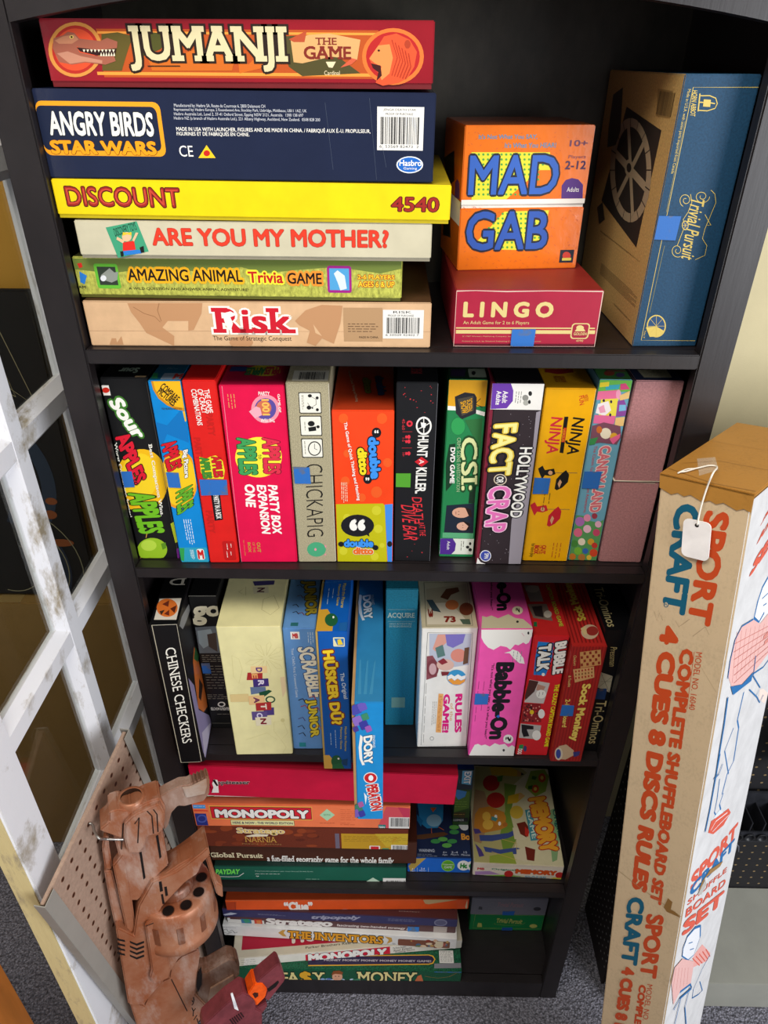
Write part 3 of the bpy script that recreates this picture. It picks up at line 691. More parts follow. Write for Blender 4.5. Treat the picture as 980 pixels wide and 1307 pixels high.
l C8541C 50 1350 934 1372 948
l C8541C 50 420 1191 442 1206
l C8541C 50 1069 1347 1092 1362
l C8541C 50 1384 1431 1407 1446
l C8541C 50 570 935 591 949
l C8541C 50 824 1319 805 1333
l C8541C 50 887 1409 868 1424
l C8541C 50 129 943 110 956
l C8541C 50 1210 1474 1191 1489
l C8541C 50 1338 1317 1319 1331
l C8541C 50 214 1027 195 1040
l C8541C 50 1068 1462 1091 1477
l C8541C 50 657 1193 638 1207
l C8541C 50 289 1523 311 1538
l C8541C 50 180 1181 201 1195
l C8541C 50 262 932 243 945
l C8541C 50 643 1536 623 1550
l C8541C 50 711 1334 733 1349
l C8541C 50 1245 960 1227 974
l C8541C 50 709 1110 731 1124
l C8541C 50 1026 1162 1048 1177
l C8541C 50 1078 1482 1059 1496
l C8541C 50 1141 1439 1122 1453
l C8541C 50 762 959 784 973
l C8541C 50 1427 1285 1408 1299
l C8541C 50 481 1190 503 1205
l C8541C 50 979 1409 960 1424
l C8541C 50 585 976 607 991
l C8541C 50 1351 1467 1332 1481
l C8541C 50 591 1216 572 1230
l C8541C 50 453 1478 434 1492
l C8541C 50 735 1257 716 1271
l C8541C 50 892 1133 914 1148
l C8541C 50 735 949 716 962
l C8541C 50 1434 1376 1457 1391
l C8541C 50 50 1157 31 1171
l C8541C 50 1097 1172 1119 1187
l C8541C 50 712 1450 735 1465
l C8541C 50 66 876 86 890
l C8541C 50 301 1350 322 1365
l C8541C 50 408 1262 388 1276
l C8541C 50 121 1168 142 1182
l C8541C 50 957 939 979 953
l C8541C 50 859 1519 882 1534
l C8541C 50 110 1419 132 1434
l C8541C 50 340 1297 361 1312
l C8541C 50 948 1169 970 1184
l C8541C 50 169 1401 190 1416
l C8541C 50 539 1499 561 1514
l C8541C 50 946 1105 928 1118
l C8541C 50 730 974 712 988
l C8541C 50 1171 1276 1194 1291
l C8541C 50 125 1492 106 1507
l C8541C 50 739 871 720 885
l C8541C 50 218 1398 240 1413
l C8541C 50 1213 983 1236 997
l C8541C 50 151 1138 132 1152
l C8541C 50 766 1445 788 1460
l C8541C 50 1339 1494 1362 1509
l C8541C 50 1401 987 1423 1001
l C8541C 50 473 894 454 908
l C8541C 50 716 1358 738 1373
l C8541C 50 283 920 264 933
l C8541C 50 388 1394 410 1409
l C8541C 50 625 1409 647 1424
l C8541C 50 449 1331 471 1345
l C8541C 50 1104 1364 1127 1379
p E8E4DC 6 762 1474 762 1474 814 6 814
p D8D428 89 266 991 272 1015 456 893 455 535 760 124 764
p 4A9A3A 135 290 129 301 115 300 107 289 113 279 128 279
p 4A9A3A 139 340 133 351 119 351 111 340 117 329 131 329
p 4A9A3A 143 391 136 402 122 402 114 391 121 380 135 380
p 4A9A3A 147 443 140 454 126 454 118 442 124 431 139 431
p 4A9A3A 150 494 144 505 130 505 122 494 128 483 142 483
p 4A9A3A 154 546 148 557 133 557 125 546 132 535 146 535
p 4A9A3A 158 599 152 610 137 610 129 598 135 587 150 587
p 4A9A3A 162 651 155 663 141 663 133 651 139 640 154 640
p 4A9A3A 166 705 159 716 145 716 137 704 143 693 158 693
p 4A9A3A 188 290 181 301 167 301 159 290 165 279 180 279
p 4A9A3A 191 341 185 352 171 351 163 340 169 329 183 330
p 4A9A3A 195 392 189 403 175 403 167 391 173 380 187 380
p 4A9A3A 199 443 193 454 179 454 171 443 177 432 191 432
p 4A9A3A 203 495 197 506 183 506 174 494 181 483 195 483
p 4A9A3A 207 547 201 558 186 558 178 546 185 535 199 535
p 4A9A3A 211 599 205 610 190 610 182 599 189 588 203 588
p 4A9A3A 215 652 209 663 194 663 186 652 193 640 207 640
p 4A9A3A 219 705 213 717 198 716 190 705 197 693 211 693
p 4A9A3A 240 290 234 301 219 301 211 290 218 279 232 279
p 4A9A3A 244 341 238 352 223 352 215 341 222 330 236 330
p 4A9A3A 248 392 242 403 227 403 219 392 226 381 240 381
p 4A9A3A 252 443 246 454 231 454 223 443 230 432 244 432
p 4A9A3A 256 495 250 506 235 506 227 495 234 484 248 484
p 4A9A3A 260 547 254 558 240 558 231 547 238 536 252 536
p 4A9A3A 265 600 258 611 244 611 236 599 242 588 256 588
p 4A9A3A 269 652 263 664 248 664 240 652 246 641 261 641
p 4A9A3A 273 706 267 717 252 717 244 705 250 694 265 694
p 4A9A3A 292 291 286 302 272 301 264 290 270 280 284 280
p 4A9A3A 296 341 290 352 276 352 268 341 274 330 288 330
p 4A9A3A 301 392 294 403 280 403 272 392 278 381 293 381
p 4A9A3A 305 444 299 455 284 455 276 444 282 432 297 433
p 4A9A3A 309 496 303 507 289 507 280 495 287 484 301 484
p 4A9A3A 314 548 307 559 293 559 285 547 291 536 305 536
p 4A9A3A 318 600 312 611 297 611 289 600 295 589 310 589
p 4A9A3A 323 653 316 664 302 664 293 653 300 641 314 641
p 4A9A3A 327 706 321 718 306 718 298 706 304 694 319 695
p 4A9A3A 344 291 338 302 324 302 316 291 322 280 336 280
p 4A9A3A 349 342 343 353 328 353 320 341 326 331 341 331
p 4A9A3A 353 393 347 404 333 404 325 393 331 381 345 382
p 4A9A3A 358 444 352 455 337 455 329 444 335 433 350 433
p 4A9A3A 362 496 356 507 342 507 333 496 340 485 354 485
p 4A9A3A 367 548 361 559 346 559 338 548 344 537 359 537
p 4A9A3A 372 601 365 612 351 612 342 600 349 589 363 589
p 4A9A3A 376 653 370 665 355 665 347 653 353 642 368 642
p 4A9A3A 381 707 374 718 360 718 351 706 358 695 372 695
p 4A9A3A 397 291 391 302 376 302 368 291 374 280 389 280
p 4A9A3A 401 342 395 353 381 353 373 342 379 331 393 331
p 4A9A3A 406 393 400 404 386 404 377 393 384 382 398 382
p 4A9A3A 411 445 405 456 390 456 382 444 388 433 403 433
p 4A9A3A 416 496 409 508 395 507 387 496 393 485 407 485
p 4A9A3A 420 549 414 560 399 560 391 548 397 537 412 537
p 4A9A3A 425 601 419 612 404 612 396 601 402 589 417 590
p 4A9A3A 430 654 424 665 409 665 401 654 407 642 421 642
p 4A9A3A 435 707 428 719 414 719 405 707 412 696 426 696
p 4A9A3A 449 292 443 302 429 302 421 291 427 280 441 281
p 4A9A3A 454 342 448 353 434 353 425 342 432 331 446 331
p 4A9A3A 459 393 453 405 438 404 430 393 436 382 451 382
p 4A9A3A 464 445 458 456 443 456 435 445 441 434 456 434
p 4A9A3A 469 497 463 508 448 508 440 497 446 485 460 486
p 4A9A3A 474 549 467 560 453 560 445 549 451 538 465 538
p 4A9A3A 479 602 472 613 458 613 449 601 456 590 470 590
p 4A9A3A 484 655 477 666 463 666 454 654 461 643 475 643
p 4A9A3A 489 708 482 719 468 719 459 708 466 696 480 696
p 4A9A3A 502 292 496 303 481 303 473 292 479 281 494 281
p 4A9A3A 507 343 501 354 486 354 478 343 484 332 499 332
p 4A9A3A 512 394 506 405 491 405 483 394 489 383 504 383
p 4A9A3A 517 445 511 457 496 456 488 445 494 434 509 434
p 4A9A3A 522 497 516 508 501 508 493 497 499 486 514 486
p 4A9A3A 527 549 521 561 506 561 498 549 504 538 519 538
p 4A9A3A 532 602 526 613 511 613 503 602 509 590 524 591
p 4A9A3A 537 655 531 667 517 666 508 655 514 643 529 643
p 4A9A3A 543 708 536 720 522 720 513 708 519 697 534 697
p 4A9A3A 554 292 548 303 534 303 526 292 532 281 546 281
p 4A9A3A 560 343 554 354 539 354 531 343 537 332 551 332
p 4A9A3A 565 394 559 405 544 405 536 394 542 383 556 383
p 4A9A3A 570 446 564 457 549 457 541 446 547 434 562 435
p 4A9A3A 575 498 569 509 555 509 546 497 552 486 567 486
p 4A9A3A 581 550 574 561 560 561 551 550 558 538 572 539
p 4A9A3A 586 603 580 614 565 614 557 602 563 591 577 591
p 4A9A3A 591 656 585 667 570 667 562 655 568 644 583 644
p 4A9A3A 597 709 591 720 576 720 567 709 573 697 588 697
p 4A9A3A 607 293 601 303 587 303 578 292 584 281 599 282
p 4A9A3A 612 343 606 354 592 354 584 343 590 332 604 332
p 4A9A3A 618 395 612 406 597 406 589 394 595 383 609 383
p 4A9A3A 623 446 617 457 603 457 594 446 600 435 615 435
p 4A9A3A 629 498 623 509 608 509 600 498 606 487 620 487
p 4A9A3A 634 550 628 562 613 562 605 550 611 539 626 539
p 4A9A3A 640 603 634 614 619 614 610 603 617 591 631 592
p 4A9A3A 645 656 639 668 624 667 616 656 622 644 637 645
p 4A9A3A 651 710 645 721 630 721 621 709 628 698 642 698
p 4A9A3A 660 293 654 304 639 304 631 293 637 282 651 282
p 4A9A3A 665 344 659 355 645 355 636 344 642 333 657 333
p 4A9A3A 671 395 665 406 650 406 642 395 648 384 662 384
p 4A9A3A 676 447 670 458 656 458 647 446 653 435 668 435
p 4A9A3A 682 499 676 510 661 510 653 498 659 487 674 487
p 4A9A3A 688 551 682 562 667 562 659 551 665 539 679 539
p 4A9A3A 694 604 687 615 673 615 664 603 670 592 685 592
p 4A9A3A 699 657 693 668 678 668 670 656 676 645 691 645
p 4A9A3A 705 710 699 722 684 721 676 710 682 698 696 698
p 4A9A3A 712 293 707 304 692 304 684 293 690 282 704 282
p 4A9A3A 718 344 712 355 698 355 689 344 695 333 710 333
p 4A9A3A 724 395 718 406 703 406 695 395 701 384 715 384
p 4A9A3A 730 447 724 458 709 458 701 447 707 436 721 436
p 4A9A3A 736 499 730 510 715 510 706 499 712 488 727 488
p 4A9A3A 741 551 735 563 721 563 712 551 718 540 733 540
p 4A9A3A 747 604 741 615 727 615 718 604 724 592 739 593
p 4A9A3A 753 657 747 669 733 668 724 657 730 645 745 646
p 4A9A3A 759 711 753 722 738 722 730 710 736 699 751 699
p 4A9A3A 765 293 759 304 745 304 736 293 742 282 757 282
p 4A9A3A 771 344 765 355 751 355 742 344 748 333 763 333
p 4A9A3A 777 396 771 407 757 407 748 396 754 384 769 385
p 4A9A3A 783 447 777 459 763 458 754 447 760 436 775 436
p 4A9A3A 789 499 783 511 769 511 760 499 766 488 781 488
p 4A9A3A 795 552 789 563 775 563 766 552 772 540 787 540
p 4A9A3A 801 605 795 616 781 616 772 604 778 593 793 593
p 4A9A3A 807 658 801 669 787 669 778 657 784 646 799 646
p 4A9A3A 814 711 808 723 793 723 784 711 790 699 805 700
p 4A9A3A 818 294 812 305 798 305 789 294 795 283 810 283
p 4A9A3A 824 345 818 356 804 356 795 345 801 334 816 334
p 4A9A3A 830 396 824 407 810 407 801 396 807 385 822 385
p 4A9A3A 837 448 831 459 816 459 807 448 813 436 828 437
p 4A9A3A 843 500 837 511 822 511 813 500 819 488 834 489
p 4A9A3A 849 552 843 564 828 563 820 552 826 541 840 541
p 4A9A3A 855 605 849 616 835 616 826 605 832 593 847 594
p 4A9A3A 862 658 856 670 841 670 832 658 838 646 853 647
p 4A9A3A 871 294 865 305 851 305 842 294 848 283 862 283
p 4A9A3A 877 345 871 356 857 356 848 345 854 334 869 334
p 4A9A3A 884 397 878 408 863 408 855 396 860 385 875 385
p 4A9A3A 890 448 884 459 869 459 861 448 867 437 881 437
p 4A9A3A 896 500 890 512 876 511 867 500 873 489 888 489
p 4A9A3A 903 553 897 564 882 564 873 553 879 541 894 541
p 4A9A3A 924 294 918 305 904 305 895 294 901 283 915 283
p 4A9A3A 930 345 925 357 910 356 901 345 907 334 922 334
p 4A9A3A 937 397 931 408 917 408 908 397 914 386 928 386
p 4A9A3A 977 295 971 306 957 306 948 295 954 284 968 284
t 2A5CB6 74 712 1049 0 0 -417 20 0 0 0E1226 35|MAD
t 5E86A0 160 143 666 0 0 -54 30 0 0 - 0|It's Not What You SAY,
t 5E86A0 462 226 590 0 0 -53 30 0 0 - 0|It's What You HEAR!
t 6A3A58 1204 215 212 0 0 -66 30 0 0 - 0|10+
t 6A3A58 1212 347 201 0 0 -44 0 0 0 - 0|Players
t 42264E 1182 450 248 0 0 -90 30 0 0 - 0|2-12
p 4E2478 1189 758 1175 621 1213 562 1284 541 1360 555 1426 613 1444 761
t EFEDE6 1242 688 144 0 0 -50 0 0 0 - 0|Adults
p D8D428 144 1311 524 895 1059 886 1002 1340
p 4A9A3A 221 1291 215 1303 200 1303 191 1290 198 1278 213 1278
p 4A9A3A 273 1237 266 1249 251 1249 243 1236 249 1224 264 1224
p 4A9A3A 277 1292 271 1304 255 1304 247 1291 253 1279 269 1279
p 4A9A3A 324 1183 318 1195 302 1195 294 1182 300 1170 316 1171
p 4A9A3A 329 1238 322 1250 307 1250 298 1237 305 1225 320 1225
p 4A9A3A 333 1293 326 1305 311 1305 303 1292 309 1280 324 1280
p 4A9A3A 370 1076 364 1088 349 1087 340 1075 347 1063 362 1063
p 4A9A3A 375 1130 369 1142 353 1141 345 1129 351 1117 366 1117
p 4A9A3A 380 1184 373 1196 358 1196 349 1183 356 1171 371 1171
p 4A9A3A 384 1238 378 1251 362 1250 354 1238 360 1226 376 1226
p 4A9A3A 389 1293 382 1306 367 1306 358 1293 365 1281 380 1281
p 4A9A3A 421 1023 414 1035 399 1035 391 1022 397 1010 412 1011
p 4A9A3A 426 1076 419 1088 404 1088 396 1076 402 1064 417 1064
p 4A9A3A 430 1130 424 1142 409 1142 400 1130 407 1118 422 1118
p 4A9A3A 435 1185 429 1197 414 1197 405 1184 411 1172 427 1172
p 4A9A3A 440 1239 433 1252 418 1251 410 1239 416 1227 431 1227
p 4A9A3A 445 1294 438 1307 423 1306 414 1294 421 1282 436 1282
p 4A9A3A 471 970 465 982 450 982 441 970 448 958 463 958
p 4A9A3A 476 1024 470 1036 455 1035 446 1023 452 1011 467 1011
p 4A9A3A 481 1077 474 1089 459 1089 451 1077 457 1065 472 1065
p 4A9A3A 486 1131 479 1143 464 1143 456 1131 462 1119 477 1119
p 4A9A3A 491 1185 484 1198 469 1197 460 1185 467 1173 482 1173
p 4A9A3A 496 1240 489 1252 474 1252 465 1240 472 1227 487 1228
p 4A9A3A 501 1295 494 1308 479 1307 470 1295 477 1282 492 1283
p 4A9A3A 521 918 515 930 500 930 491 918 497 906 512 906
p 4A9A3A 526 971 520 983 505 983 496 971 502 959 517 959
p 4A9A3A 531 1024 525 1036 510 1036 501 1024 507 1012 522 1012
p 4A9A3A 536 1078 530 1090 515 1090 506 1078 512 1065 527 1066
p 4A9A3A 541 1132 535 1144 520 1144 511 1132 517 1119 533 1120
p 4A9A3A 547 1186 540 1199 525 1198 516 1186 523 1174 538 1174
p 4A9A3A 552 1241 545 1253 530 1253 521 1241 528 1228 543 1229
p 4A9A3A 557 1296 551 1309 535 1308 526 1296 533 1283 548 1284
p 4A9A3A 576 919 569 931 555 931 546 919 552 907 567 907
p 4A9A3A 581 972 575 984 560 984 551 971 557 960 572 960
p 4A9A3A 586 1025 580 1037 565 1037 556 1025 563 1013 578 1013
p 4A9A3A 592 1079 585 1091 570 1091 561 1078 568 1066 583 1066
p 4A9A3A 597 1133 591 1145 575 1145 567 1132 573 1120 588 1120
p 4A9A3A 602 1187 596 1199 581 1199 572 1187 578 1175 593 1175
p 4A9A3A 608 1242 601 1254 586 1254 577 1241 584 1229 599 1229
p 4A9A3A 613 1297 607 1310 591 1309 583 1297 589 1284 604 1285
p 4A9A3A 631 920 624 931 609 931 601 919 607 907 622 908
p 4A9A3A 636 973 630 984 615 984 606 972 612 960 627 960
p 4A9A3A 641 1026 635 1038 620 1038 611 1025 618 1013 633 1014
p 4A9A3A 647 1080 641 1092 626 1091 617 1079 623 1067 638 1067
p 4A9A3A 653 1134 646 1146 631 1146 622 1133 629 1121 644 1121
p 4A9A3A 658 1188 652 1200 637 1200 628 1188 634 1175 649 1176
p 4A9A3A 664 1243 657 1255 642 1255 633 1242 640 1230 655 1230
p 4A9A3A 669 1298 663 1310 648 1310 639 1298 645 1285 660 1285
p 4A9A3A 686 920 679 932 664 932 656 920 662 908 677 908
p 4A9A3A 691 973 685 985 670 985 661 973 667 961 682 961
p 4A9A3A 697 1027 691 1039 675 1038 667 1026 673 1014 688 1014
p 4A9A3A 702 1080 696 1092 681 1092 672 1080 679 1068 694 1068
p 4A9A3A 708 1134 702 1147 687 1146 678 1134 684 1122 699 1122
p 4A9A3A 714 1189 708 1201 692 1201 683 1188 690 1176 705 1176
p 4A9A3A 720 1244 713 1256 698 1256 689 1243 696 1231 711 1231
p 4A9A3A 726 1299 719 1311 704 1311 695 1298 701 1286 717 1286
p 4A9A3A 741 921 734 933 719 933 711 921 717 909 732 909
p 4A9A3A 746 974 740 986 725 986 716 974 722 962 737 962
p 4A9A3A 752 1027 746 1039 731 1039 722 1027 728 1015 743 1015
p 4A9A3A 758 1081 752 1093 737 1093 728 1081 734 1069 749 1069
p 4A9A3A 764 1135 758 1147 742 1147 734 1135 740 1123 755 1123
p 4A9A3A 770 1190 764 1202 748 1202 739 1189 746 1177 761 1177
p 4A9A3A 776 1245 770 1257 754 1257 745 1244 752 1232 767 1232
p 4A9A3A 782 1300 776 1312 760 1312 751 1299 758 1287 773 1287
p 4A9A3A 796 922 789 933 774 933 766 921 772 909 787 910
p 4A9A3A 802 975 795 987 780 986 771 974 778 962 793 963
p 4A9A3A 808 1028 801 1040 786 1040 777 1028 784 1016 799 1016
p 4A9A3A 814 1082 807 1094 792 1094 783 1081 790 1069 805 1070
p 4A9A3A 820 1136 814 1148 798 1148 789 1136 796 1123 811 1124
p 4A9A3A 826 1191 820 1203 804 1203 795 1190 802 1178 817 1178
p 4A9A3A 832 1245 826 1258 811 1258 801 1245 808 1233 823 1233
p 4A9A3A 838 1301 832 1313 817 1313 808 1300 814 1288 829 1288
p 4A9A3A 851 922 845 934 829 934 821 922 827 910 842 910
p 4A9A3A 857 975 851 987 836 987 827 975 833 963 848 963
p 4A9A3A 863 1029 857 1041 842 1041 833 1028 839 1016 854 1017
p 4A9A3A 869 1083 863 1095 848 1095 839 1082 845 1070 860 1070
p 4A9A3A 876 1137 869 1149 854 1149 845 1136 851 1124 867 1124
p 4A9A3A 882 1191 876 1204 861 1203 851 1191 858 1179 873 1179
p 4A9A3A 888 1246 882 1259 867 1258 858 1246 864 1234 879 1234
p 4A9A3A 895 1302 889 1314 873 1314 864 1301 870 1289 886 1289
p 4A9A3A 906 923 900 935 885 935 876 923 882 911 897 911
p 4A9A3A 912 976 906 988 891 988 882 976 888 964 903 964
p 4A9A3A 919 1030 912 1042 897 1041 888 1029 894 1017 910 1017
p 4A9A3A 925 1083 919 1096 904 1095 895 1083 901 1071 916 1071
p 4A9A3A 932 1138 925 1150 910 1150 901 1137 907 1125 923 1125
p 4A9A3A 938 1192 932 1205 917 1204 908 1192 914 1180 929 1180
p 4A9A3A 945 1247 939 1260 923 1259 914 1247 920 1234 936 1235
p 4A9A3A 951 1303 945 1315 930 1315 921 1302 927 1290 942 1290
p 4A9A3A 961 924 955 936 940 935 931 923 937 911 952 912
p 4A9A3A 968 977 962 989 946 989 937 976 943 964 959 965
p 4A9A3A 974 1030 968 1042 953 1042 944 1030 950 1018 965 1018
p 4A9A3A 981 1084 975 1096 960 1096 950 1084 957 1072 972 1072
p 4A9A3A 988 1138 981 1151 966 1150 957 1138 963 1126 978 1126
p 4A9A3A 994 1193 988 1205 973 1205 964 1193 970 1180 985 1181
p 4A9A3A 1001 1248 995 1261 980 1260 970 1248 977 1235 992 1236
t 2450A8 83 1331 995 0 0 -446 20 0 0 0E1226 35|GAB
p 14182A 1260 1339 1433 1339 1433 1489 1260 1489
p C83A28 1398 1410 1394 1434 1378 1452 1352 1458 1325 1451 1304 1433 1293 1408 1297 1384 1313 1366 1338 1360 1365 1367 1387 1385
p D8C850 1294 1433 1408 1433 1408 1464 1294 1464
# mad L
p 14141E 6 460 698 305 800 620 243 793
p 14141E 186 1153 587 983 745 1287 164 1366
p 4E2478 885 793 875 633 997 576 1143 607 1197 767
p E8E4DC 6 787 1274 787 1274 1053 6 1053
# tp F
l CDB458 60 744 109 104 111 95 2651 730 2656
t CDB458 46 127 0 752 40 0 0 0 0 - 0|Made in U.S.A. with some parts imported from Canada
t CDB458 100 135 29 222 53 4 20 0 0 - 0|HORN ABBOT
l CDB458 120 182 163 200 316
l CDB458 100 191 237 296 241 351 249
l CDB458 90 187 182 281 181 346 202 374 249 361 290 290 311 203 307
p CDB458 230 212 302 216 310 278 238 274
t CDB458 316 1114 34 618 152 18 10 0 25 - 0|Trivial Pursuit
l CDB458 60 510 1097 510 1113 505 1128 495 1140 482 1149 465 1155 448 1156 429 1154 412 1148 397 1140 384 1129 375 1116 369 1104 368 1091 370 1079 376 1070 385 1062 396 1057 409 1055 422 1056 434 1059 446 1064 455 1071 463 1079 467 1088 469 1097 468 1105 465 1112 460 1117 453 1121 445 1123 437 1123 429 1121 422 1118 416 1114 412 1109 409 1104 408 1099 409 1095 411 1092 414 1089
l CDB458 60 251 1194 237 1184 224 1173 215 1159 208 1145 205 1130 205 1117 209 1105 215 1095 224 1087 235 1082 247 1081 259 1082 271 1086 282 1092 291 1100 299 1110 304 1120 306 1131 307 1140 305 1149 300 1156 295 1162 287 1165 279 1167 271 1166 263 1164 256 1159 250 1154 245 1148 242 1142 241 1136 240 1130 242 1125 244 1121 248 1118 252 1116 256 1116 260 1116 264 1118 267 1120
l CDB458 60 341 1704 328 1710 313 1712 297 1710 282 1705 267 1696 255 1685 245 1672 239 1658 235 1644 235 1631 237 1619 243 1608 251 1601 260 1596 271 1593 282 1594 293 1597 304 1603 313 1611 320 1619 325 1629 328 1639 328 1648 327 1656 323 1663 318 1669 312 1672 305 1674 298 1673 291 1671 285 1668 280 1663 275 1658 273 1652 271 1647 271 1642 272 1637 275 1634 277 1632 281 1631
l CDB458 60 507 1034 559 1073 590 1155 567 1274 538 1419 536 1518 602 1592 606 1693 511 1739
l CDB458 60 302 1074 336 1156 318 1251 283 1323 315 1395 296 1493 279 1593
l CDB458 60 503 1274 594 1383 555 1383
p CDB458 354 1383 355 1404 349 1421 337 1431 320 1431 304 1421 290 1404 281 1383 280 1362 286 1345 299 1336 315 1336 331 1345 345 1362
p 17406A 346 1383 347 1400 342 1413 333 1421 320 1421 307 1413 296 1400 289 1383 288 1366 293 1353 302 1345 315 1345 328 1353 339 1366
l CDB458 40 286 1383 348 1383
l CDB458 40 294 1347 341 1419
l CDB458 40 325 1347 310 1419
p CDB458 349 2482 352 2514 349 2544 340 2571 324 2592 303 2607 279 2615 252 2615 224 2607 197 2592 172 2571 151 2544 136 2514 126 2482 123 2451 127 2421 136 2395 152 2374 173 2360 197 2352 223 2352 251 2359 278 2374 302 2395 323 2421 339 2451
p 17406A 335 2482 338 2511 335 2538 327 2561 314 2580 295 2594 274 2601 250 2601 226 2594 202 2580 181 2561 162 2538 149 2511 140 2482 137 2454 140 2428 149 2404 162 2386 180 2373 201 2366 225 2366 249 2372 272 2386 294 2404 312 2428 326 2454
p CDB458 118 2497 238 2485 339 2539 297 2605 186 2610
l CDB458 40 237 2482 338 2482
l CDB458 40 237 2482 327 2569
l CDB458 40 237 2482 263 2605
l CDB458 40 237 2482 184 2569
l CDB458 40 237 2482 137 2483
l CDB458 40 237 2482 149 2397
l CDB458 40 237 2482 212 2362
l CDB458 40 237 2482 290 2397
t CDB458 110 2539 0 86 19 0 0 0 0 - 0|No.7
l 8A8452 45 90 400 87 1251
l 8A8452 45 141 1593 128 2329
x 2C66B0 0 1285 248 1533
# tp L
p 2A2622 933 363 2262 512 2157 1714 500 1474
p 94846A 2180 900 2225 989 2247 1079 2244 1167 2218 1251 2167 1327 2092 1394 1995 1449 1879 1489 1745 1514 1599 1521 1444 1509 1286 1478 1132 1429 987 1362 858 1280 752 1187 671 1085 621 979 603 875 618 775 664 685 738 608 837 546 956 500 1090 473 1233 464 1380 472 1527 497 1669 537 1802 591 1922 656 2027 731 2114 813
p 2A2622 2029 918 2067 994 2086 1069 2087 1142 2067 1211 2029 1273 1972 1327 1897 1371 1807 1403 1704 1420 1591 1424 1472 1412 1350 1384 1232 1342 1120 1286 1021 1219 938 1142 874 1060 832 975 814 890 821 810 851 737 903 674 975 623 1063 585 1164 562 1273 554 1387 561 1502 581 1614 614 1720 659 1817 714 1902 776 1973 845
l 94846A 900 1487 985 2121 1086
l 94846A 900 1487 985 1842 1421
l 94846A 900 1487 985 1155 1336
l 94846A 900 1487 985 771 871
l 94846A 900 1487 985 1126 542
l 94846A 900 1487 985 1786 669
p 94846A 1576 949 1582 993 1545 1032 1474 1053 1387 1052 1307 1028 1258 987 1252 940 1292 902 1365 881 1452 884 1528 909
p 2A2622 1507 957 1510 982 1489 1003 1450 1015 1401 1014 1358 1001 1330 978 1327 952 1349 931 1389 919 1437 921 1480 934
l 2A2622 120 2029 918 2180 900
l 2A2622 120 2087 1078 2248 1091
l 2A2622 120 2060 1227 2207 1270
l 2A2622 120 1946 1345 2058 1416
l 2A2622 120 1757 1413 1814 1504
l 2A2622 120 1517 1418 1502 1516
l 2A2622 120 1261 1354 1170 1443
l 2A2622 120 1033 1228 873 1291
l 2A2622 120 874 1060 671 1085
l 2A2622 120 814 880 603 862
l 2A2622 120 862 720 680 665
l 2A2622 120 1006 607 880 527
l 2A2622 120 1217 557 1161 466
l 2A2622 120 1459 572 1473 486
l 2A2622 120 1694 647 1770 576
l 2A2622 120 1892 768 2015 721
p 3A332A 308 264 667 174 849 623 746 790 400 850 322 636
p 8A6E40 1917 145 2378 150 2439 391 2020 395
b 4A3A24 2004 164 2466 378
p 3A332A 348 1582 565 1481 781 1657 558 1758
m 4A3A26 655 1815 2364 1831 6 0
m 5A4A32 937 2168 2490 2313 9 0
m 5A4A32 1714 2479 2409 2499 5 0
# sour F
p E8E0D8 6 102 93 102 93 234 6 234
p C82818 92 166 84 181 69 194 48 201 28 201 10 194 6 181 6 166 7 150 22 137 42 130 63 130 80 137 91 150
p EEB812 579 1441 579 1531 550 1617 508 1699 457 1772 399 1835 335 1884 269 1918 202 1935 137 1935 76 1918 21 1884 6 1835 6 1773 6 1700 6 1618 6 1531 6 1442 6 1354 6 1270 14 1192 65 1123 122 1066 183 1021 246 990 310 975 371 975 429 990 482 1021 527 1065 564 1123 579 1191 579 1269 579 1353
p F2CE22 478 1381 461 1455 433 1527 397 1592 353 1649 304 1694 252 1725 199 1742 148 1742 101 1726 60 1694 27 1649 6 1593 6 1527 6 1456 6 1381 18 1308 47 1238 84 1175 127 1121 175 1079 225 1050 276 1035 325 1035 371 1050 411 1079 443 1121 467 1175 481 1238 485 1307
t F2F0E8 35 320 245 534 172 -93 50 0 10 3E7A28 90|Sour
t D81830 28 809 116 713 191 -122 50 0 0 1A0A0A 50|APPLES
t 16160E 141 1416 14 98 57 -11 20 0 0 - 0|to
t 6EB81E 27 1629 47 665 363 -22 50 0 0 1A1A0A 50|APPLES
t F0EEE0 425 913 -19 1086 59 -10 20 1 0 - 0|Best Comparison Wins.
t F0EEE0 -10 888 -13 1128 51 -10 20 1 0 - 0|Worst Comparison Scores!
p 93BC24 414 2560 400 2609 374 2655 339 2696 295 2704 246 2704 195 2704 144 2704 96 2704 55 2704 23 2696 6 2655 6 2609 6 2560 9 2512 36 2466 71 2426 114 2394 163 2372 213 2360 263 2360 310 2371 350 2394 383 2426 405 2466 415 2511
p B4D444 278 2485 265 2518 242 2547 209 2568 171 2580 133 2580 99 2568 74 2547 60 2518 59 2486 71 2453 95 2425 128 2404 166 2392 203 2392 237 2403 262 2425 276 2453
p 5A8A1C 343 2456 412 2432 404 2530 350 2560
l C89A40 100 155 2353 180 2280
l C89A40 100 21 2696 6 2704
l C89A40 100 136 2704 154 2704
l 5A5A5A 50 558 52 555 2704
p C8D830 529 2121 576 2092 579 2426 546 2441
p 7A2A90 545 2545 577 2530 567 2704 538 2704
x 2A6AB8 0 1303 150 1540
# sour T
t 8A9A88 411 2296 -248 0 0 185 40 0 0 - 0|Sour
p B89A70 425 2565 557 2565 557 2614 425 2614
# bigpic F
p 0A70B8 6 934 121 713 376 835 389 617 344 381 140 593 6 546
p C88818 41 9 48 119 92 232 183 323 281 376 389 400 389 6
p EEB41A 66 9 74 112 117 209 198 293 287 339 382 358 389 9
t 16140E 125 96 169 197 69 -74 30 0 0 - 0|COMPARE
t 16140E 87 157 167 183 57 -68 30 0 0 - 0|PICTURES
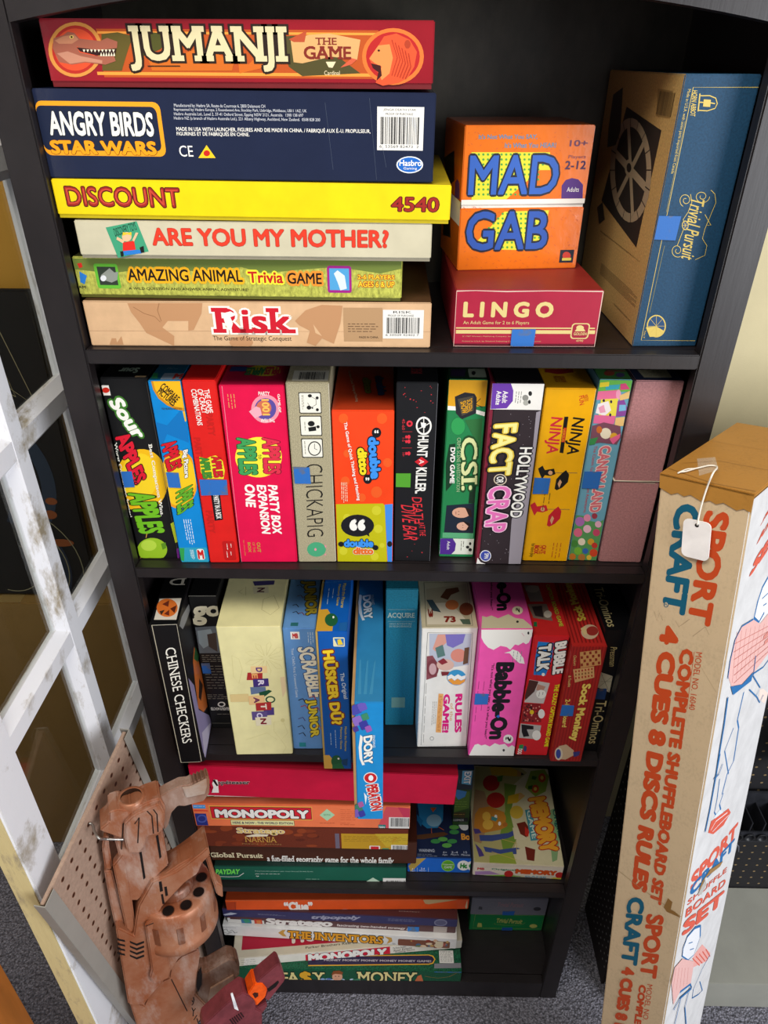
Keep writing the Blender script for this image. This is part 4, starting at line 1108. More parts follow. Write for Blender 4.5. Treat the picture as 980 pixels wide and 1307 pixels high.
t 3A2A10 114 381 241 0 0 -27 0 0 0 - 0|FOR HILARIOUS FAMILY FUN!
p EEB41A 362 404 389 400 389 533 372 541
p E89A18 389 1366 389 1453 375 1536 340 1614 298 1683 251 1739 200 1782 148 1808 96 1817 46 1808 6 1782 6 1740 6 1683 6 1614 6 1537 6 1453 6 1367 6 1282 6 1201 6 1127 34 1062 80 1009 129 971 179 947 228 939 275 947 318 970 356 1009 386 1062 389 1126 389 1200 389 1281
p EEC41C 389 1366 375 1444 351 1520 321 1590 283 1652 241 1703 196 1741 149 1765 102 1773 58 1765 19 1742 6 1703 6 1652 6 1590 6 1520 6 1445 6 1367 6 1290 6 1216 11 1149 48 1091 89 1043 133 1008 178 986 222 979 264 986 303 1007 336 1043 363 1090 382 1149 389 1216 389 1289
t D01828 21 860 23 408 201 -93 50 0 0 2A0A10 40|APPLES
t EFEDE6 271 946 -38 408 81 -25 40 0 0 1A1410 60|Big Picture
t 5EA828 99 1565 -33 368 240 -159 50 0 0 142A0A 40|APPLES
m DCE8F0 128 1989 247 2405 4 90
p 2A9AB8 11 2455 388 2455 388 2704 11 2704
p 2E9A4A 10 2464 82 2464 45 2688 6 2673
p E8E8E0 315 2479 326 2481 336 2487 343 2497 345 2509 345 2634 343 2645 336 2655 326 2662 315 2664 274 2664 263 2662 253 2655 246 2645 244 2634 244 2509 246 2497 253 2487 263 2481 274 2479
t C82020 251 2652 85 0 0 -158 60 0 0 - 0|M
m E0F0F0 150 2493 205 2658 4 90
x 2A6AB8 20 1263 180 1485
# bigpic T
p 7A8A98 144 2416 389 2416 389 2627 144 2627
t A83028 285 2611 107 0 0 -184 50 0 0 - 0|M
m 9AA8B0 135 2212 276 2300 2 0
p 2A7A48 6 2417 66 2405 103 2585 29 2585
# red F
t C01C18 230 428 0 309 90 0 50 0 0 - 0|PARTY
t C01C18 33 762 0 322 88 0 50 0 0 - 0|PARTY
t C01C18 -66 1472 0 350 90 0 50 0 0 - 0|PARTY
t C01C18 44 1849 0 366 95 0 50 0 0 - 0|PARTY
t C01C18 -174 2244 0 382 92 0 50 0 0 - 0|PARTY
t EFEDE6 249 117 12 311 68 -5 20 0 0 - 0|THE GAME
t EFEDE6 170 112 20 321 71 0 20 0 0 - 0|OF CRAZY
t EFEDE6 95 112 16 481 67 0 20 0 0 - 0|COMBINATIONS
p E6D62A 213 1033 286 1013 365 1096 375 1237 345 1361 221 1356 108 1361 64 1263 73 1034 169 1059
t C8182A 222 1033 1 312 126 -15 60 0 0 4A0A0A 30|APPLES
t 3E8A30 73 1046 7 315 121 -13 60 0 0 1A3A10 30|APPLES
p 141014 150 1599 271 1583 264 1994 149 2011
t EFEDE6 176 1610 0 373 75 -11 30 0 0 - 0|PARTY IN A BOX
p B81414 341 2345 353 2348 364 2355 372 2366 374 2379 374 2638 372 2651 364 2662 353 2669 341 2671 240 2671 227 2669 216 2662 209 2651 206 2638 206 2379 209 2366 216 2355 227 2348 240 2345
m F0D8D0 249 2389 357 2492 2 90
m F0D8D0 233 2522 343 2626 2 90
x 2A6AB8 26 1366 379 1604
# party F
p E890A0 718 309 709 354 691 398 664 436 629 467 590 489 547 500 505 500 464 489 428 467 399 436 379 398 368 355 367 309 377 264 396 221 423 184 457 154 496 133 537 122 579 122 619 133 654 153 683 183 704 221 716 263
p 5A4A98 675 309 667 346 651 381 628 411 598 434 565 449 530 454 496 449 465 435 439 411 421 381 411 346 410 309 418 272 434 237 458 208 487 185 520 171 555 166 588 171 619 185 644 207 663 237 673 271
p C86A50 616 297 609 329 593 357 570 380 543 395 513 400 484 395 459 380 440 358 430 329 428 297 436 266 451 238 474 215 501 201 531 196 559 201 584 215 603 237 614 266
t F0B858 501 178 0 218 94 0 40 0 0 - 0|1001
p E8A8B4 336 344 428 274 479 297 492 391 402 438
t EFEDE6 473 132 137 0 0 -50 20 0 0 - 0|PARTY
t EFEDE6 703 113 0 242 29 0 20 0 0 - 0|GAME OF
t EFEDE6 646 442 -175 0 0 47 20 0 0 - 0|THE YEAR
m D89A5A 84 115 196 309 3 90
p EEE23A 694 981 685 1035 666 1087 637 1136 601 1180 556 1217 507 1246 453 1267 397 1277 341 1277 287 1267 237 1247 192 1218 155 1180 126 1137 107 1088 97 1035 98 981 109 928 129 877 159 829 196 787 240 751 288 724 341 705 395 695 449 695 501 705 550 723 594 751 631 786 661 828 682 876 693 927
t D83048 465 701 -24 527 223 0 50 0 0 7A1428 40|APPLES
t 3E9A54 141 702 -17 540 241 0 50 0 0 144A28 40|APPLES
t 1A1A10 395 943 0 65 43 0 0 0 0 - 0|to
t EFEDE6 477 1391 5 789 128 -11 40 0 20 - 0|PARTY BOX
t EFEDE6 331 1391 3 789 124 -11 40 0 20 - 0|EXPANSION
t EFEDE6 172 1386 -14 364 137 -8 40 0 20 - 0|ONE
t C08A3A 247 2308 0 171 50 0 40 0 0 - 0|OUT
t C08A3A 189 2308 0 171 32 0 0 0 0 - 0|OF THE
t C08A3A 122 2308 0 171 41 0 40 0 0 - 0|BOX
t C08A3A 58 2273 0 266 26 0 0 0 0 - 0|for more play
l E8A0B0 50 43 13 6 2644
l B0083A 50 784 6 777 2644
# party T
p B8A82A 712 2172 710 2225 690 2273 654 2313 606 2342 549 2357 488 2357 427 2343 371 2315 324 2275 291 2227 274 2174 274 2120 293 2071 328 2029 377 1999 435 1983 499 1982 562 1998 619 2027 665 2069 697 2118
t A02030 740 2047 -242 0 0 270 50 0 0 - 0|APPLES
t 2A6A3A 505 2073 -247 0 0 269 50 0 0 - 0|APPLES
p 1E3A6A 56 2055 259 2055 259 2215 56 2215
# chick F
p 14140F 407 127 413 128 417 131 420 136 421 141 421 395 420 400 417 404 413 407 407 408 160 408 155 407 151 404 148 400 147 395 147 141 148 136 151 131 155 128 160 127
p E6E4D8 398 138 403 139 407 142 410 146 411 151 411 384 410 389 407 393 403 396 398 397 169 397 164 396 160 393 157 389 156 384 156 151 157 146 160 142 164 139 169 138
p 14140F 401 438 406 439 411 442 414 447 415 452 415 700 414 705 411 710 406 713 401 714 156 714 151 713 147 710 144 705 143 700 143 452 144 447 147 442 151 439 156 438
p E6E4D8 392 450 396 451 400 454 403 458 404 463 404 689 403 694 400 698 396 701 392 702 165 702 160 701 156 698 154 694 153 689 153 463 154 458 156 454 160 451 165 450
p 14140F 401 750 406 751 411 754 414 758 415 763 415 1012 414 1017 411 1022 406 1025 401 1026 157 1026 152 1025 148 1022 145 1017 144 1012 144 763 145 758 148 754 152 751 157 750
p E6E4D8 391 762 396 763 400 766 403 770 404 775 404 1001 403 1005 400 1009 396 1012 391 1013 166 1013 162 1012 158 1009 155 1005 154 1001 154 775 155 770 158 766 162 763 166 762
p 181818 311 173 305 186 292 194 276 194 264 186 260 173 266 159 279 151 294 151 307 159
p 181818 296 329 290 345 274 355 256 355 242 345 237 329 243 312 259 302 277 302 292 313
p 181818 392 200 388 212 378 220 366 220 357 212 354 200 358 188 368 181 380 181 389 188
p 181818 387 357 383 369 373 377 361 377 352 369 349 357 353 345 363 337 375 337 384 345
p 181818 320 334 316 342 308 345 301 342 298 334 302 325 310 322 317 325
l 181818 50 285 173 357 218 358 287 288 329 253 264
p 181818 327 545 320 564 303 578 281 583 260 578 245 564 240 545 247 526 263 512 285 507 307 512 322 526
p 181818 242 598 340 581 341 641 249 653
p 181818 387 588 383 601 371 609 358 609 348 601 344 588 349 576 360 568 373 568 384 576
p 14140F 391 893 387 922 376 950 359 972 338 988 314 997 290 997 268 988 248 972 234 949 225 922 224 893 229 863 240 837 257 814 277 799 301 790 324 790 347 799 366 815 381 837 389 864
p E6E4D8 378 893 374 918 365 941 351 961 333 975 313 982 293 982 274 975 258 961 245 941 238 918 237 893 241 868 251 845 265 826 282 812 302 805 322 805 341 812 357 826 369 845 376 868
l 14140F 60 307 893 311 824
l 14140F 60 307 893 342 910
m 8A8878 180 161 211 368 2 90
m 8A8878 192 521 217 641 1 90
m 8A8878 177 787 198 998 1 90
t 191713 175 1124 -35 1134 224 -12 -12 0 0 - 0|CHICKAPIG
p 46A074 388 2467 382 2500 368 2530 346 2556 318 2576 286 2588 251 2592 218 2588 187 2575 161 2555 141 2529 130 2498 127 2466 133 2434 148 2404 170 2379 198 2359 230 2347 263 2343 297 2347 327 2360 353 2379 373 2405 385 2435
p E08A9A 260 2467 256 2481 247 2489 237 2489 229 2481 226 2467 230 2453 239 2444 249 2444 257 2453
p E08A9A 369 2393 402 2405 384 2444
p E08A9A 363 2548 392 2542 379 2578
l E8E4D8 40 519 15 519 2669
x 2A6AB8 21 1162 233 1402
# chick T
p C8C4B4 72 2240 507 2240 507 2570 72 2570
b 202020 150 2287 467 2537
# ditto F
p E4581E 204 112 198 138 185 160 165 175 142 181 120 176 101 161 89 139 85 113 90 87 104 64 123 50 146 44 169 49 187 64 200 86
p E4581E 687 109 683 137 669 161 648 177 624 183 599 177 578 162 564 138 560 110 565 81 578 58 599 42 623 36 648 41 668 57 682 81
p E4581E 626 1173 620 1207 604 1236 581 1256 553 1263 525 1256 501 1237 485 1208 480 1174 486 1140 502 1111 525 1091 553 1085 581 1091 604 1110 620 1139
p E4581E 202 1008 197 1034 184 1057 165 1073 142 1078 120 1073 102 1058 90 1035 86 1008 91 982 105 959 124 944 146 938 168 943 186 958 198 981
p E4581E 411 1260 407 1285 395 1307 377 1321 356 1326 336 1321 319 1307 307 1286 304 1260 308 1235 320 1214 338 1199 358 1194 379 1199 396 1213 407 1234
p E4581E 753 730 748 756 736 779 718 793 696 799 674 794 656 779 643 757 639 731 643 705 655 683 674 668 695 663 717 668 736 683 748 704
p E4581E 225 601 221 622 210 640 195 652 177 657 159 653 144 641 134 622 131 601 135 580 146 562 161 550 179 545 197 549 212 561 222 579
p B9B40C 12 1366 638 1350 663 1379 700 2314 6 2314
p C8C42A 616 1460 610 1494 592 1520 566 1535 538 1535 512 1521 494 1494 488 1461 494 1428 512 1402 538 1387 566 1387 592 1401 610 1428
p C8C42A 209 1581 203 1610 187 1633 165 1645 140 1646 119 1633 104 1610 99 1582 106 1554 121 1531 144 1518 168 1518 189 1531 204 1553
p C8C42A 637 1758 631 1789 614 1815 590 1829 563 1829 539 1815 522 1790 516 1759 522 1727 539 1702 563 1688 590 1687 614 1701 631 1726
p C8C42A 146 2132 140 2162 123 2186 100 2200 75 2200 53 2187 38 2163 33 2132 40 2102 56 2078 79 2065 104 2065 126 2078 141 2102
p C8C42A 581 2223 576 2253 560 2278 537 2292 512 2292 489 2279 474 2254 468 2224 474 2194 490 2169 512 2156 538 2155 560 2169 576 2193
p C8C42A 663 2033 660 2052 650 2068 635 2076 619 2076 605 2068 595 2053 592 2034 595 2015 605 2000 619 1991 635 1991 649 2000 659 2015
p 3E86DC 663 1367 769 1355 769 2314 706 2314
p 14141A 615 304 610 331 597 355 578 370 554 376 531 371 512 355 499 332 495 305 499 277 512 254 532 238 555 233 578 238 597 253 610 276
t EFEDE6 527 312 55 0 0 -46 30 0 0 - 0|“
p 14141A 496 978 491 1005 478 1029 459 1045 437 1050 415 1045 397 1029 384 1006 380 979 385 951 398 928 416 912 439 906 460 912 479 927 491 950
t EFEDE6 409 1000 52 0 0 -49 30 0 0 - 0|”
t 3A8EE4 443 369 33 609 139 -19 60 0 0 10142A 80|double
t E8D420 302 521 36 397 124 -14 60 0 0 1A1408 80|ditto
t EFEDE6 134 162 154 1141 55 -8 25 0 0 - 0|The Game of Quick Thinking and Matching
m F0D0B0 83 1022 175 1333 4 90
p 17171C 519 1704 511 1751 488 1795 452 1833 405 1863 350 1881 291 1888 232 1882 178 1864 131 1836 96 1798 75 1754 68 1708 77 1661 101 1618 138 1581 185 1552 239 1534 297 1527 354 1533 408 1550 454 1578 489 1615 512 1658
p 17171C 387 1835 455 1887 439 1759
t EDEBE4 184 1790 217 0 0 -193 40 0 0 - 0|“
t 3A8EE4 100 2066 410 0 0 -136 60 0 0 10142A 70|double
t E06A28 224 2185 285 0 0 -124 60 0 0 F0E8D8 40|ditto
p 17171C 103 2013 94 2039 74 2055 48 2055 28 2039 21 2014 30 1988 51 1972 76 1972 96 1988
p 17171C 579 2065 571 2091 551 2107 525 2108 505 2092 497 2066 505 2040 526 2024 551 2024 571 2040
p 17171C 769 2008 763 2037 745 2055 723 2056 705 2038 698 2008 705 1979 723 1961 745 1961 763 1979
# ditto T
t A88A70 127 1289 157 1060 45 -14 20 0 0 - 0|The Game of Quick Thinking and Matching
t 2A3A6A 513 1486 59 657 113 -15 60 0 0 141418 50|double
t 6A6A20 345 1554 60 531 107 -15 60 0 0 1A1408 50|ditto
# hunt F
p C83038 460 266 456 270 448 270 443 266 447 263 456 262
p C83038 340 2284 338 2291 333 2291 331 2284 333 2277 337 2277
p C83038 250 252 249 260 245 260 243 252 245 245 248 244
p C83038 125 189 121 192 114 192 111 189 114 186 121 186
p C83038 422 50 417 53 407 53 402 50 407 47 417 47
p C83038 312 108 308 112 300 112 297 109 300 105 308 105
p C83038 256 2502 253 2507 247 2507 244 2503 247 2499 253 2498
p C83038 504 2243 504 2251 504 2244 504 2236
p C83038 504 2244 504 2249 504 2244 504 2239
p C83038 184 220 179 229 169 229 164 221 169 212 179 212
p C83038 291 2385 287 2388 279 2388 275 2385 279 2382 287 2382
p C83038 110 70 108 77 104 77 102 70 104 63 108 63
p C83038 504 2424 504 2433 502 2433 500 2424 502 2415 504 2415
p C83038 271 331 266 335 256 335 251 331 255 328 266 328
p C83038 223 231 219 237 209 237 204 231 209 226 218 225
p C83038 435 157 432 164 425 164 421 158 424 151 431 151
p C83038 97 161 94 169 87 169 83 162 86 154 93 154
p C83038 504 2516 504 2523 504 2517 504 2510
p C83038 431 68 428 72 423 72 421 68 423 65 428 65
p C83038 365 395 361 398 353 398 348 396 352 393 361 393
p C83038 249 2283 246 2294 239 2294 236 2283 239 2273 245 2273
p C83038 504 2612 504 2617 504 2612 504 2607 504 2606
p C83038 113 149 109 154 100 154 96 149 100 144 109 143
p C83038 195 2606 192 2613 185 2613 181 2606 184 2599 191 2599
p C83038 433 240 429 247 421 247 417 240 421 234 429 234
p C83038 400 2527 396 2537 387 2537 383 2528 386 2518 395 2518
p EFEDE6 449 576 448 607 440 636 428 661 411 682 390 697 367 704 343 705 319 698 298 684 279 664 265 638 255 610 252 580 254 549 261 521 274 496 291 475 312 461 335 453 358 453 381 460 403 473 421 493 436 518 445 546
p 17171A 429 577 427 603 420 628 408 649 393 665 374 676 354 680 334 677 314 667 297 651 284 630 276 605 272 579 274 553 281 529 293 507 309 491 327 481 347 477 367 480 387 490 403 506 416 526 425 551
l EFEDE6 110 267 630 358 583 438 526
l EFEDE6 110 347 477 354 680
p EFEDE6 310 528 379 540 370 603 324 599
t EFEDE6 281 712 -8 310 139 -2 30 0 0 - 0|HUNT
p C81E2A 337 1015 427 1086 341 1161 251 1089
t EFEDE6 307 1053 0 69 64 0 0 0 0 - 0|A
t EFEDE6 270 1173 -6 395 143 -3 30 0 0 - 0|KILLER.
p D83040 212 550 208 569 198 584 182 592 165 593 149 585 138 570 134 551 137 532 148 517 163 509 181 509 196 517 208 531
p 4A1014 191 550 188 562 179 570 168 570 158 563 154 551 158 539 167 531 178 531 187 538
t C83038 80 487 0 151 35 0 0 0 0 - 0|45-60
t C83038 84 749 0 51 34 0 0 0 0 - 0|1-5
t C83038 88 959 0 55 34 0 0 0 0 - 0|14+
p D83040 189 734 185 751 175 762 162 762 151 752 147 735 150 718 161 708 174 707 184 718
p D83040 149 735 145 751 136 758 126 752 121 735 125 719 135 712 145 719
p D83040 190 799 187 816 176 827 163 827 153 817 148 800 152 783 162 772 175 772 186 782
p D83040 151 800 147 816 137 823 127 817 123 800 126 784 136 777 146 783
p D83040 194 970 190 987 180 998 167 998 156 988 152 971 155 953 166 943 179 942 190 953
p D83040 154 971 150 988 140 995 130 988 126 971 130 954 139 947 150 954
l C83038 40 83 664 210 662
l C83038 40 82 893 211 890
t D8303A 227 1626 43 415 130 3 0 0 0 - 0|DEATH
t D8303A 332 2055 21 191 80 -2 0 0 0 - 0|AT THE
t D8303A 82 1744 50 568 193 31 0 0 0 - 0|DIVE BAR
l 7A7A80 50 504 12 504 2672
x 4E9A2A 0 1257 208 1462
# hunt T
t 9A2A30 180 2169 0 181 140 0 0 0 0 - 0|DIVE BAR
# csi F
p E2A41C 6 6 474 6 471 348 6 373
p EFEDE6 6 349 134 357 133 411 6 406
p EFEDE6 364 396 474 430 474 485 361 449
p 24242A 87 225 208 165 327 182 358 233 365 444 188 530 113 447
p 4A4438 123 254 314 210 332 409 189 482
t E2A41C 236 269 11 164 67 -31 20 0 0 - 0|SCREEN
t E2A41C 156 293 32 165 70 -22 30 0 0 - 0|SHOW
l 202020 80 357 302 407 244
l 202020 80 359 326 437 360
p 123A22 53 887 131 874 119 1483 44 1592 22 1168
p 2E6E3A 232 541 449 514 461 957 333 734
p 1C2634 64 1812 440 1772 458 2261 52 2254
p 16301E 362 1479 441 1451 440 1772 358 1773
p 2E9A52 238 626 235 667 222 704 200 732 172 747 141 748 112 733 86 706 69 670 62 628 65 587 78 550 100 523 127 508 158 508 187 522 212 548 230 584
t D8DEA0 195 786 53 789 212 -15 20 1 0 1E4A24 60|CSI:
t A8C898 146 786 37 803 49 -1 0 0 0 - 0|CRIME SCENE INVESTIGATION
t EFEDE6 69 925 19 537 63 -1 40 0 0 - 0|DVD GAME
p D8A488 392 1923 388 1950 372 1974 346 1993 312 2006 274 2010 236 2007 200 1995 172 1977 153 1954 146 1928 150 1902 167 1878 193 1859 226 1846 264 1842 302 1845 337 1856 365 1874 384 1897
p D8A890 402 2146 399 2169 384 2191 361 2207 332 2215 300 2216 269 2208 244 2193 227 2173 220 2149 224 2125 239 2104 262 2088 291 2080 323 2079 353 2087 378 2102 395 2122
p 2A1A14 315 1835 401 1875 421 2002 377 1975
p 1E1210 281 2047 404 2102 398 2189 341 2234 383 2146
l 2A1A14 80 225 1907 244 1906
l 2A1A14 80 228 1955 247 1954
l 2A1A14 70 298 2127 310 2127
l 2A1A14 70 301 2171 313 2170
l 8A4A40 70 197 1907 200 1955
p 5AA878 33 2257 458 2261 460 2349 33 2345
p DDE0D4 6 2357 474 2357 474 2624 6 2624
p 4E2A8A 6 2358 179 2354 228 2442 220 2562 169 2630 9 2627
t EFEDE6 103 2400 0 149 42 0 0 0 0 - 0|Adult
p 202020 444 2438 441 2457 429 2465 416 2458 410 2439 414 2420 425 2412 438 2419
p 202020 419 2498 413 2518 396 2526 379 2518 370 2499 376 2480 393 2472 411 2479
p 202020 459 2543 453 2564 436 2573 418 2565 410 2544 416 2522 432 2513 450 2522
m 6A6A60 291 2396 350 2560 2 90
# csi T
p 8A9280 257 2190 470 2190 470 2473 257 2473
p 202020 347 2334 335 2383 315 2404 299 2384 295 2336 307 2286 327 2265 344 2285
p 2A1E3A 47 2214 233 2209 204 2453 29 2447
# holly F
p C8C0C8 253 1150 250 1154 246 1152 246 1148 250 1146
p C8C0C8 94 2307 92 2312 88 2310 87 2304 91 2303
p C8C0C8 6 1443 6 1447 6 1445 6 1440 6 1439
p C8C0C8 517 529 515 532 511 531 511 527 514 525
p C8C0C8 377 1699 375 1703 370 1702 370 1697 374 1695
p C8C0C8 6 1166 6 1170 6 1169 6 1164 6 1162
p C8C0C8 456 1322 454 1326 449 1324 449 1320 453 1318
p C8C0C8 405 687 403 691 399 689 399 685 403 683
p C8C0C8 33 596 31 599 27 598 26 593 30 592
p C8C0C8 410 2447 408 2451 403 2450 403 2444 407 2442
p C8C0C8 443 2074 441 2079 436 2077 436 2072 440 2070
p C8C0C8 269 2008 267 2013 262 2011 262 2006 266 2004
p C8C0C8 6 975 6 979 6 977 6 973 6 971
p C8C0C8 499 1956 496 1960 492 1959 491 1954 495 1952
p C8C0C8 165 547 163 550 159 549 159 544 163 543
p C8C0C8 72 801 70 805 66 803 65 799 69 797
p C8C0C8 199 2164 197 2168 193 2167 192 2162 196 2160
p C8C0C8 149 2356 146 2361 142 2359 141 2353 145 2352
p C8C0C8 497 476 495 480 491 478 491 474 494 473
p C8C0C8 212 1414 209 1418 205 1417 205 1412 209 1410
p C8C0C8 6 1267 6 1271 6 1270 6 1265 6 1264
p C8C0C8 530 593 528 596 524 595 524 590 528 589
p C8C0C8 302 614 300 618 296 616 296 612 299 610
p C8C0C8 463 2374 461 2379 456 2377 456 2371 460 2370
p C8C0C8 6 388 6 391 6 390 6 386 6 384
p C8C0C8 6 1526 6 1530 6 1529 6 1524 6 1522
p C8C0C8 6 544 6 548 6 546 6 542 6 540
p C8C0C8 402 2440 399 2444 395 2443 394 2437 398 2435
p C8C0C8 225 1205 223 1209 218 1207 218 1203 222 1201
p C8C0C8 328 557 326 560 322 559 321 554 325 553
p C8C0C8 300 720 298 724 294 723 293 718 297 717
p C8C0C8 504 2534 502 2538 497 2536 497 2531 501 2529
p C8C0C8 6 1562 6 1566 6 1564 6 1559 6 1558
p C8C0C8 315 672 313 675 309 674 309 669 312 668
p C8C0C8 229 2632 226 2636 222 2635 221 2629 226 2627
p C8C0C8 601 611 599 615 595 613 594 609 598 607
p C8C0C8 582 2513 580 2518 575 2516 575 2511 579 2509
p C8C0C8 124 1690 121 1694 117 1692 117 1687 121 1686
p C8C0C8 6 1138 6 1142 6 1140 6 1135 6 1134
p C8C0C8 465 1637 463 1641 459 1639 459 1634 462 1633
p C8C0C8 427 542 425 545 421 544 420 540 424 538
p C8C0C8 265 2298 263 2303 259 2301 258 2296 262 2294
p C8C0C8 363 1321 361 1325 357 1324 356 1319 360 1317
p C8C0C8 338 2607 336 2612 332 2610 331 2605 335 2603
p C8C0C8 265 405 263 409 259 408 258 403 262 402
p C8C0C8 501 1050 499 1054 494 1052 494 1048 498 1046
p C8C0C8 198 807 196 811 192 809 192 805 195 803
p C8C0C8 228 1044 226 1048 222 1047 222 1042 225 1041
p C8C0C8 9 1734 7 1738 6 1737 6 1732 6 1730
p C8C0C8 49 2104 47 2108 43 2107 42 2101 46 2100
p C8C0C8 6 2096 6 2101 6 2099 6 2094 6 2092
p C8C0C8 548 1423 546 1427 541 1425 541 1420 545 1419
p C8C0C8 414 878 412 882 408 881 407 876 411 874
p C8C0C8 476 1261 474 1265 470 1264 469 1259 473 1257
p C8C0C8 191 2553 189 2557 184 2556 184 2550 188 2548
p C8C0C8 205 1150 203 1154 199 1152 198 1147 202 1146
p C8C0C8 557 1138 555 1142 551 1140 550 1135 554 1134
p C8C0C8 365 716 363 720 359 719 359 714 363 713
p C8C0C8 518 900 516 903 511 902 511 897 515 896
p C8C0C8 43 2584 40 2588 36 2587 36 2581 40 2579
p C8C0C8 139 2509 136 2513 132 2511 132 2506 136 2504
p C8C0C8 624 1671 624 1675 624 1674 624 1669 624 1667
p C8C0C8 6 495 6 499 6 498 6 493 6 492
p C8C0C8 60 1186 58 1190 53 1189 53 1184 57 1183
p C8C0C8 508 2554 506 2559 501 2557 501 2552 505 2550
p C8C0C8 125 656 123 660 119 658 119 654 122 652
p C8C0C8 279 647 277 651 273 650 273 645 277 644
p C8C0C8 6 1563 6 1568 6 1566 6 1561 6 1559
p C8C0C8 364 500 362 503 358 502 358 497 361 496
p C8C0C8 314 1906 312 1910 308 1909 307 1904 311 1902
p C8C0C8 486 1168 484 1172 480 1171 480 1166 484 1165
p C8C0C8 529 710 527 714 523 713 523 708 527 707
p C8C0C8 543 2067 541 2071 537 2070 536 2064 540 2063
p C8C0C8 604 1415 602 1419 597 1418 597 1413 601 1411
p C8C0C8 6 470 6 473 6 472 6 467 6 466
p C8C0C8 262 722 260 726 256 725 255 720 259 719
p C8C0C8 319 538 317 542 313 540 312 536 316 534
p C8C0C8 461 823 459 827 455 825 455 821 459 819
p C8C0C8 6 732 6 735 6 734 6 730 6 728
p C8C0C8 287 1567 285 1571 280 1570 280 1565 284 1563
p C8C0C8 156 723 154 727 150 725 150 721 154 719
p C8C0C8 396 2505 393 2509 389 2508 388 2502 392 2500
p C8C0C8 439 2491 436 2495 432 2494 431 2488 435 2486
p C8C0C8 28 2630 26 2635 21 2633 21 2627 25 2626
p C8C0C8 623 1529 621 1533 617 1531 616 1526 620 1525
p C8C0C8 335 1516 332 1520 328 1519 328 1514 332 1512
p C8C0C8 522 498 520 501 516 500 516 496 519 494
p C8C0C8 429 1526 427 1530 423 1529 423 1524 426 1522
p C8C0C8 197 1958 195 1963 191 1961 190 1956 194 1954
p C8C0C8 390 576 388 580 384 578 384 574 388 572
p C8C0C8 453 1325 451 1329 447 1328 446 1323 450 1321
p C8C0C8 330 1747 328 1751 324 1750 323 1744 327 1743
p C8C0C8 6 1672 6 1677 6 1675 6 1670 6 1668
p C8C0C8 290 2335 288 2339 283 2338 283 2332 287 2330
p C8C0C8 161 2198 159 2203 155 2201 154 2196 158 2194
p C8C0C8 518 1717 516 1721 511 1720 511 1714 515 1713
p C8C0C8 490 438 488 442 484 441 484 436 488 435
p C8C0C8 410 1691 408 1695 403 1694 403 1688 407 1687
p C8C0C8 426 1221 423 1225 419 1224 419 1219 423 1217
p C8C0C8 6 759 6 763 6 761 6 757 6 755
p C8C0C8 323 738 321 742 317 741 316 736 320 735
p C8C0C8 6 1113 6 1117 6 1116 6 1111 6 1109
p C8C0C8 292 1513 290 1517 286 1515 286 1510 289 1509
p C8C0C8 6 2084 6 2088 6 2087 6 2081 6 2080
p C8C0C8 237 2098 234 2103 230 2101 230 2096 234 2094
p C8C0C8 6 2530 6 2534 6 2533 6 2527 6 2525
p C8C0C8 493 2580 491 2585 486 2583 486 2577 490 2576
p C8C0C8 624 2214 624 2218 624 2216 624 2211 624 2209
p C8C0C8 6 1100 6 1103 6 1102 6 1097 6 1096
p C8C0C8 153 2092 151 2097 146 2095 146 2090 150 2088
p E8E6E0 6 6 624 6 624 346 6 343
p 6638A0 6 6 225 6 262 95 269 230 204 327 10 339
t EFEDE6 137 100 0 158 65 0 20 0 0 - 0|Adult
t EFEDE6 61 101 0 181 63 0 20 0 0 - 0|Adulte
p 202020 492 130 490 149 479 161 465 161 452 149 446 131 448 112 458 101 473 101 485 112
p 8A8A84 454 187 451 208 439 223 421 229 401 223 386 209 379 188 381 168 394 153 412 147 431 152 447 167
p A8A8A0 464 251 461 270 450 283 434 288 416 283 402 270 396 252 399 234 409 220 426 215 443 220 457 233
p 202020 488 239 485 259 474 267 461 259 454 240 457 220 468 212 480 220
m 8A8A84 288 105 378 263 3 90
p 968F98 571 377 624 353 624 552 624 2687 455 2690 426 1960 550 1246 584 855 576 601
t EFEDE6 420 857 -28 1061 164 -2 30 0 0 14121A 70|HOLLYWOOD
t EEE07A 70 547 -22 737 292 -27 50 0 0 16121A 100|FACT
t F0E890 70 547 -22 737 292 -27 30 0 0 D8B83A 40|FACT
t DC5AA6 79 1440 -11 726 293 -22 50 0 0 16121A 100|CRAP
t E070B4 79 1440 -11 726 293 -22 30 0 0 F0C8DC 40|CRAP
p D8C8B0 300 1327 298 1356 285 1381 264 1400 237 1410 207 1411 178 1401 154 1383 136 1358 129 1329 132 1301 144 1276 165 1257 192 1247 222 1246 251 1256 275 1274 292 1299
p 2A262E 287 1327 284 1351 274 1373 256 1389 233 1397 208 1398 184 1390 163 1374 149 1353 142 1329 145 1305 155 1284 173 1268 196 1259 221 1259 245 1267 265 1282 280 1303
t EFEDE6 165 1282 0 98 95 0 30 0 0 - 0|OR
p D8D8E0 202 2555 200 2589 189 2619 170 2642 145 2654 117 2654 90 2643 67 2621 51 2591 43 2558 45 2524 57 2494 76 2472 101 2460 129 2460 156 2471 179 2493 195 2522
p 3A48A0 190 2556 189 2584 179 2610 163 2629 141 2639 118 2639 95 2630 75 2611 61 2586 55 2557 57 2529 67 2504 83 2485 105 2475 128 2474 151 2484 170 2502 184 2527
t EFEDE6 105 2512 0 92 61 0 20 0 0 - 0|SPIN
p E8E4E0 6 2694 14 2588 63 2663 134 2694
l E8E4E0 60 6 6 6 348
# ninja F
t 14120E 339 381 -5 524 200 -3 20 0 15 - 0|NINJA
p 14120E 279 377 329 376 336 886 288 881
p C8301C 291 528 328 527 333 728 291 729
t E8A020 279 541 10 178 37 -1 0 0 0 - 0|VERSUS
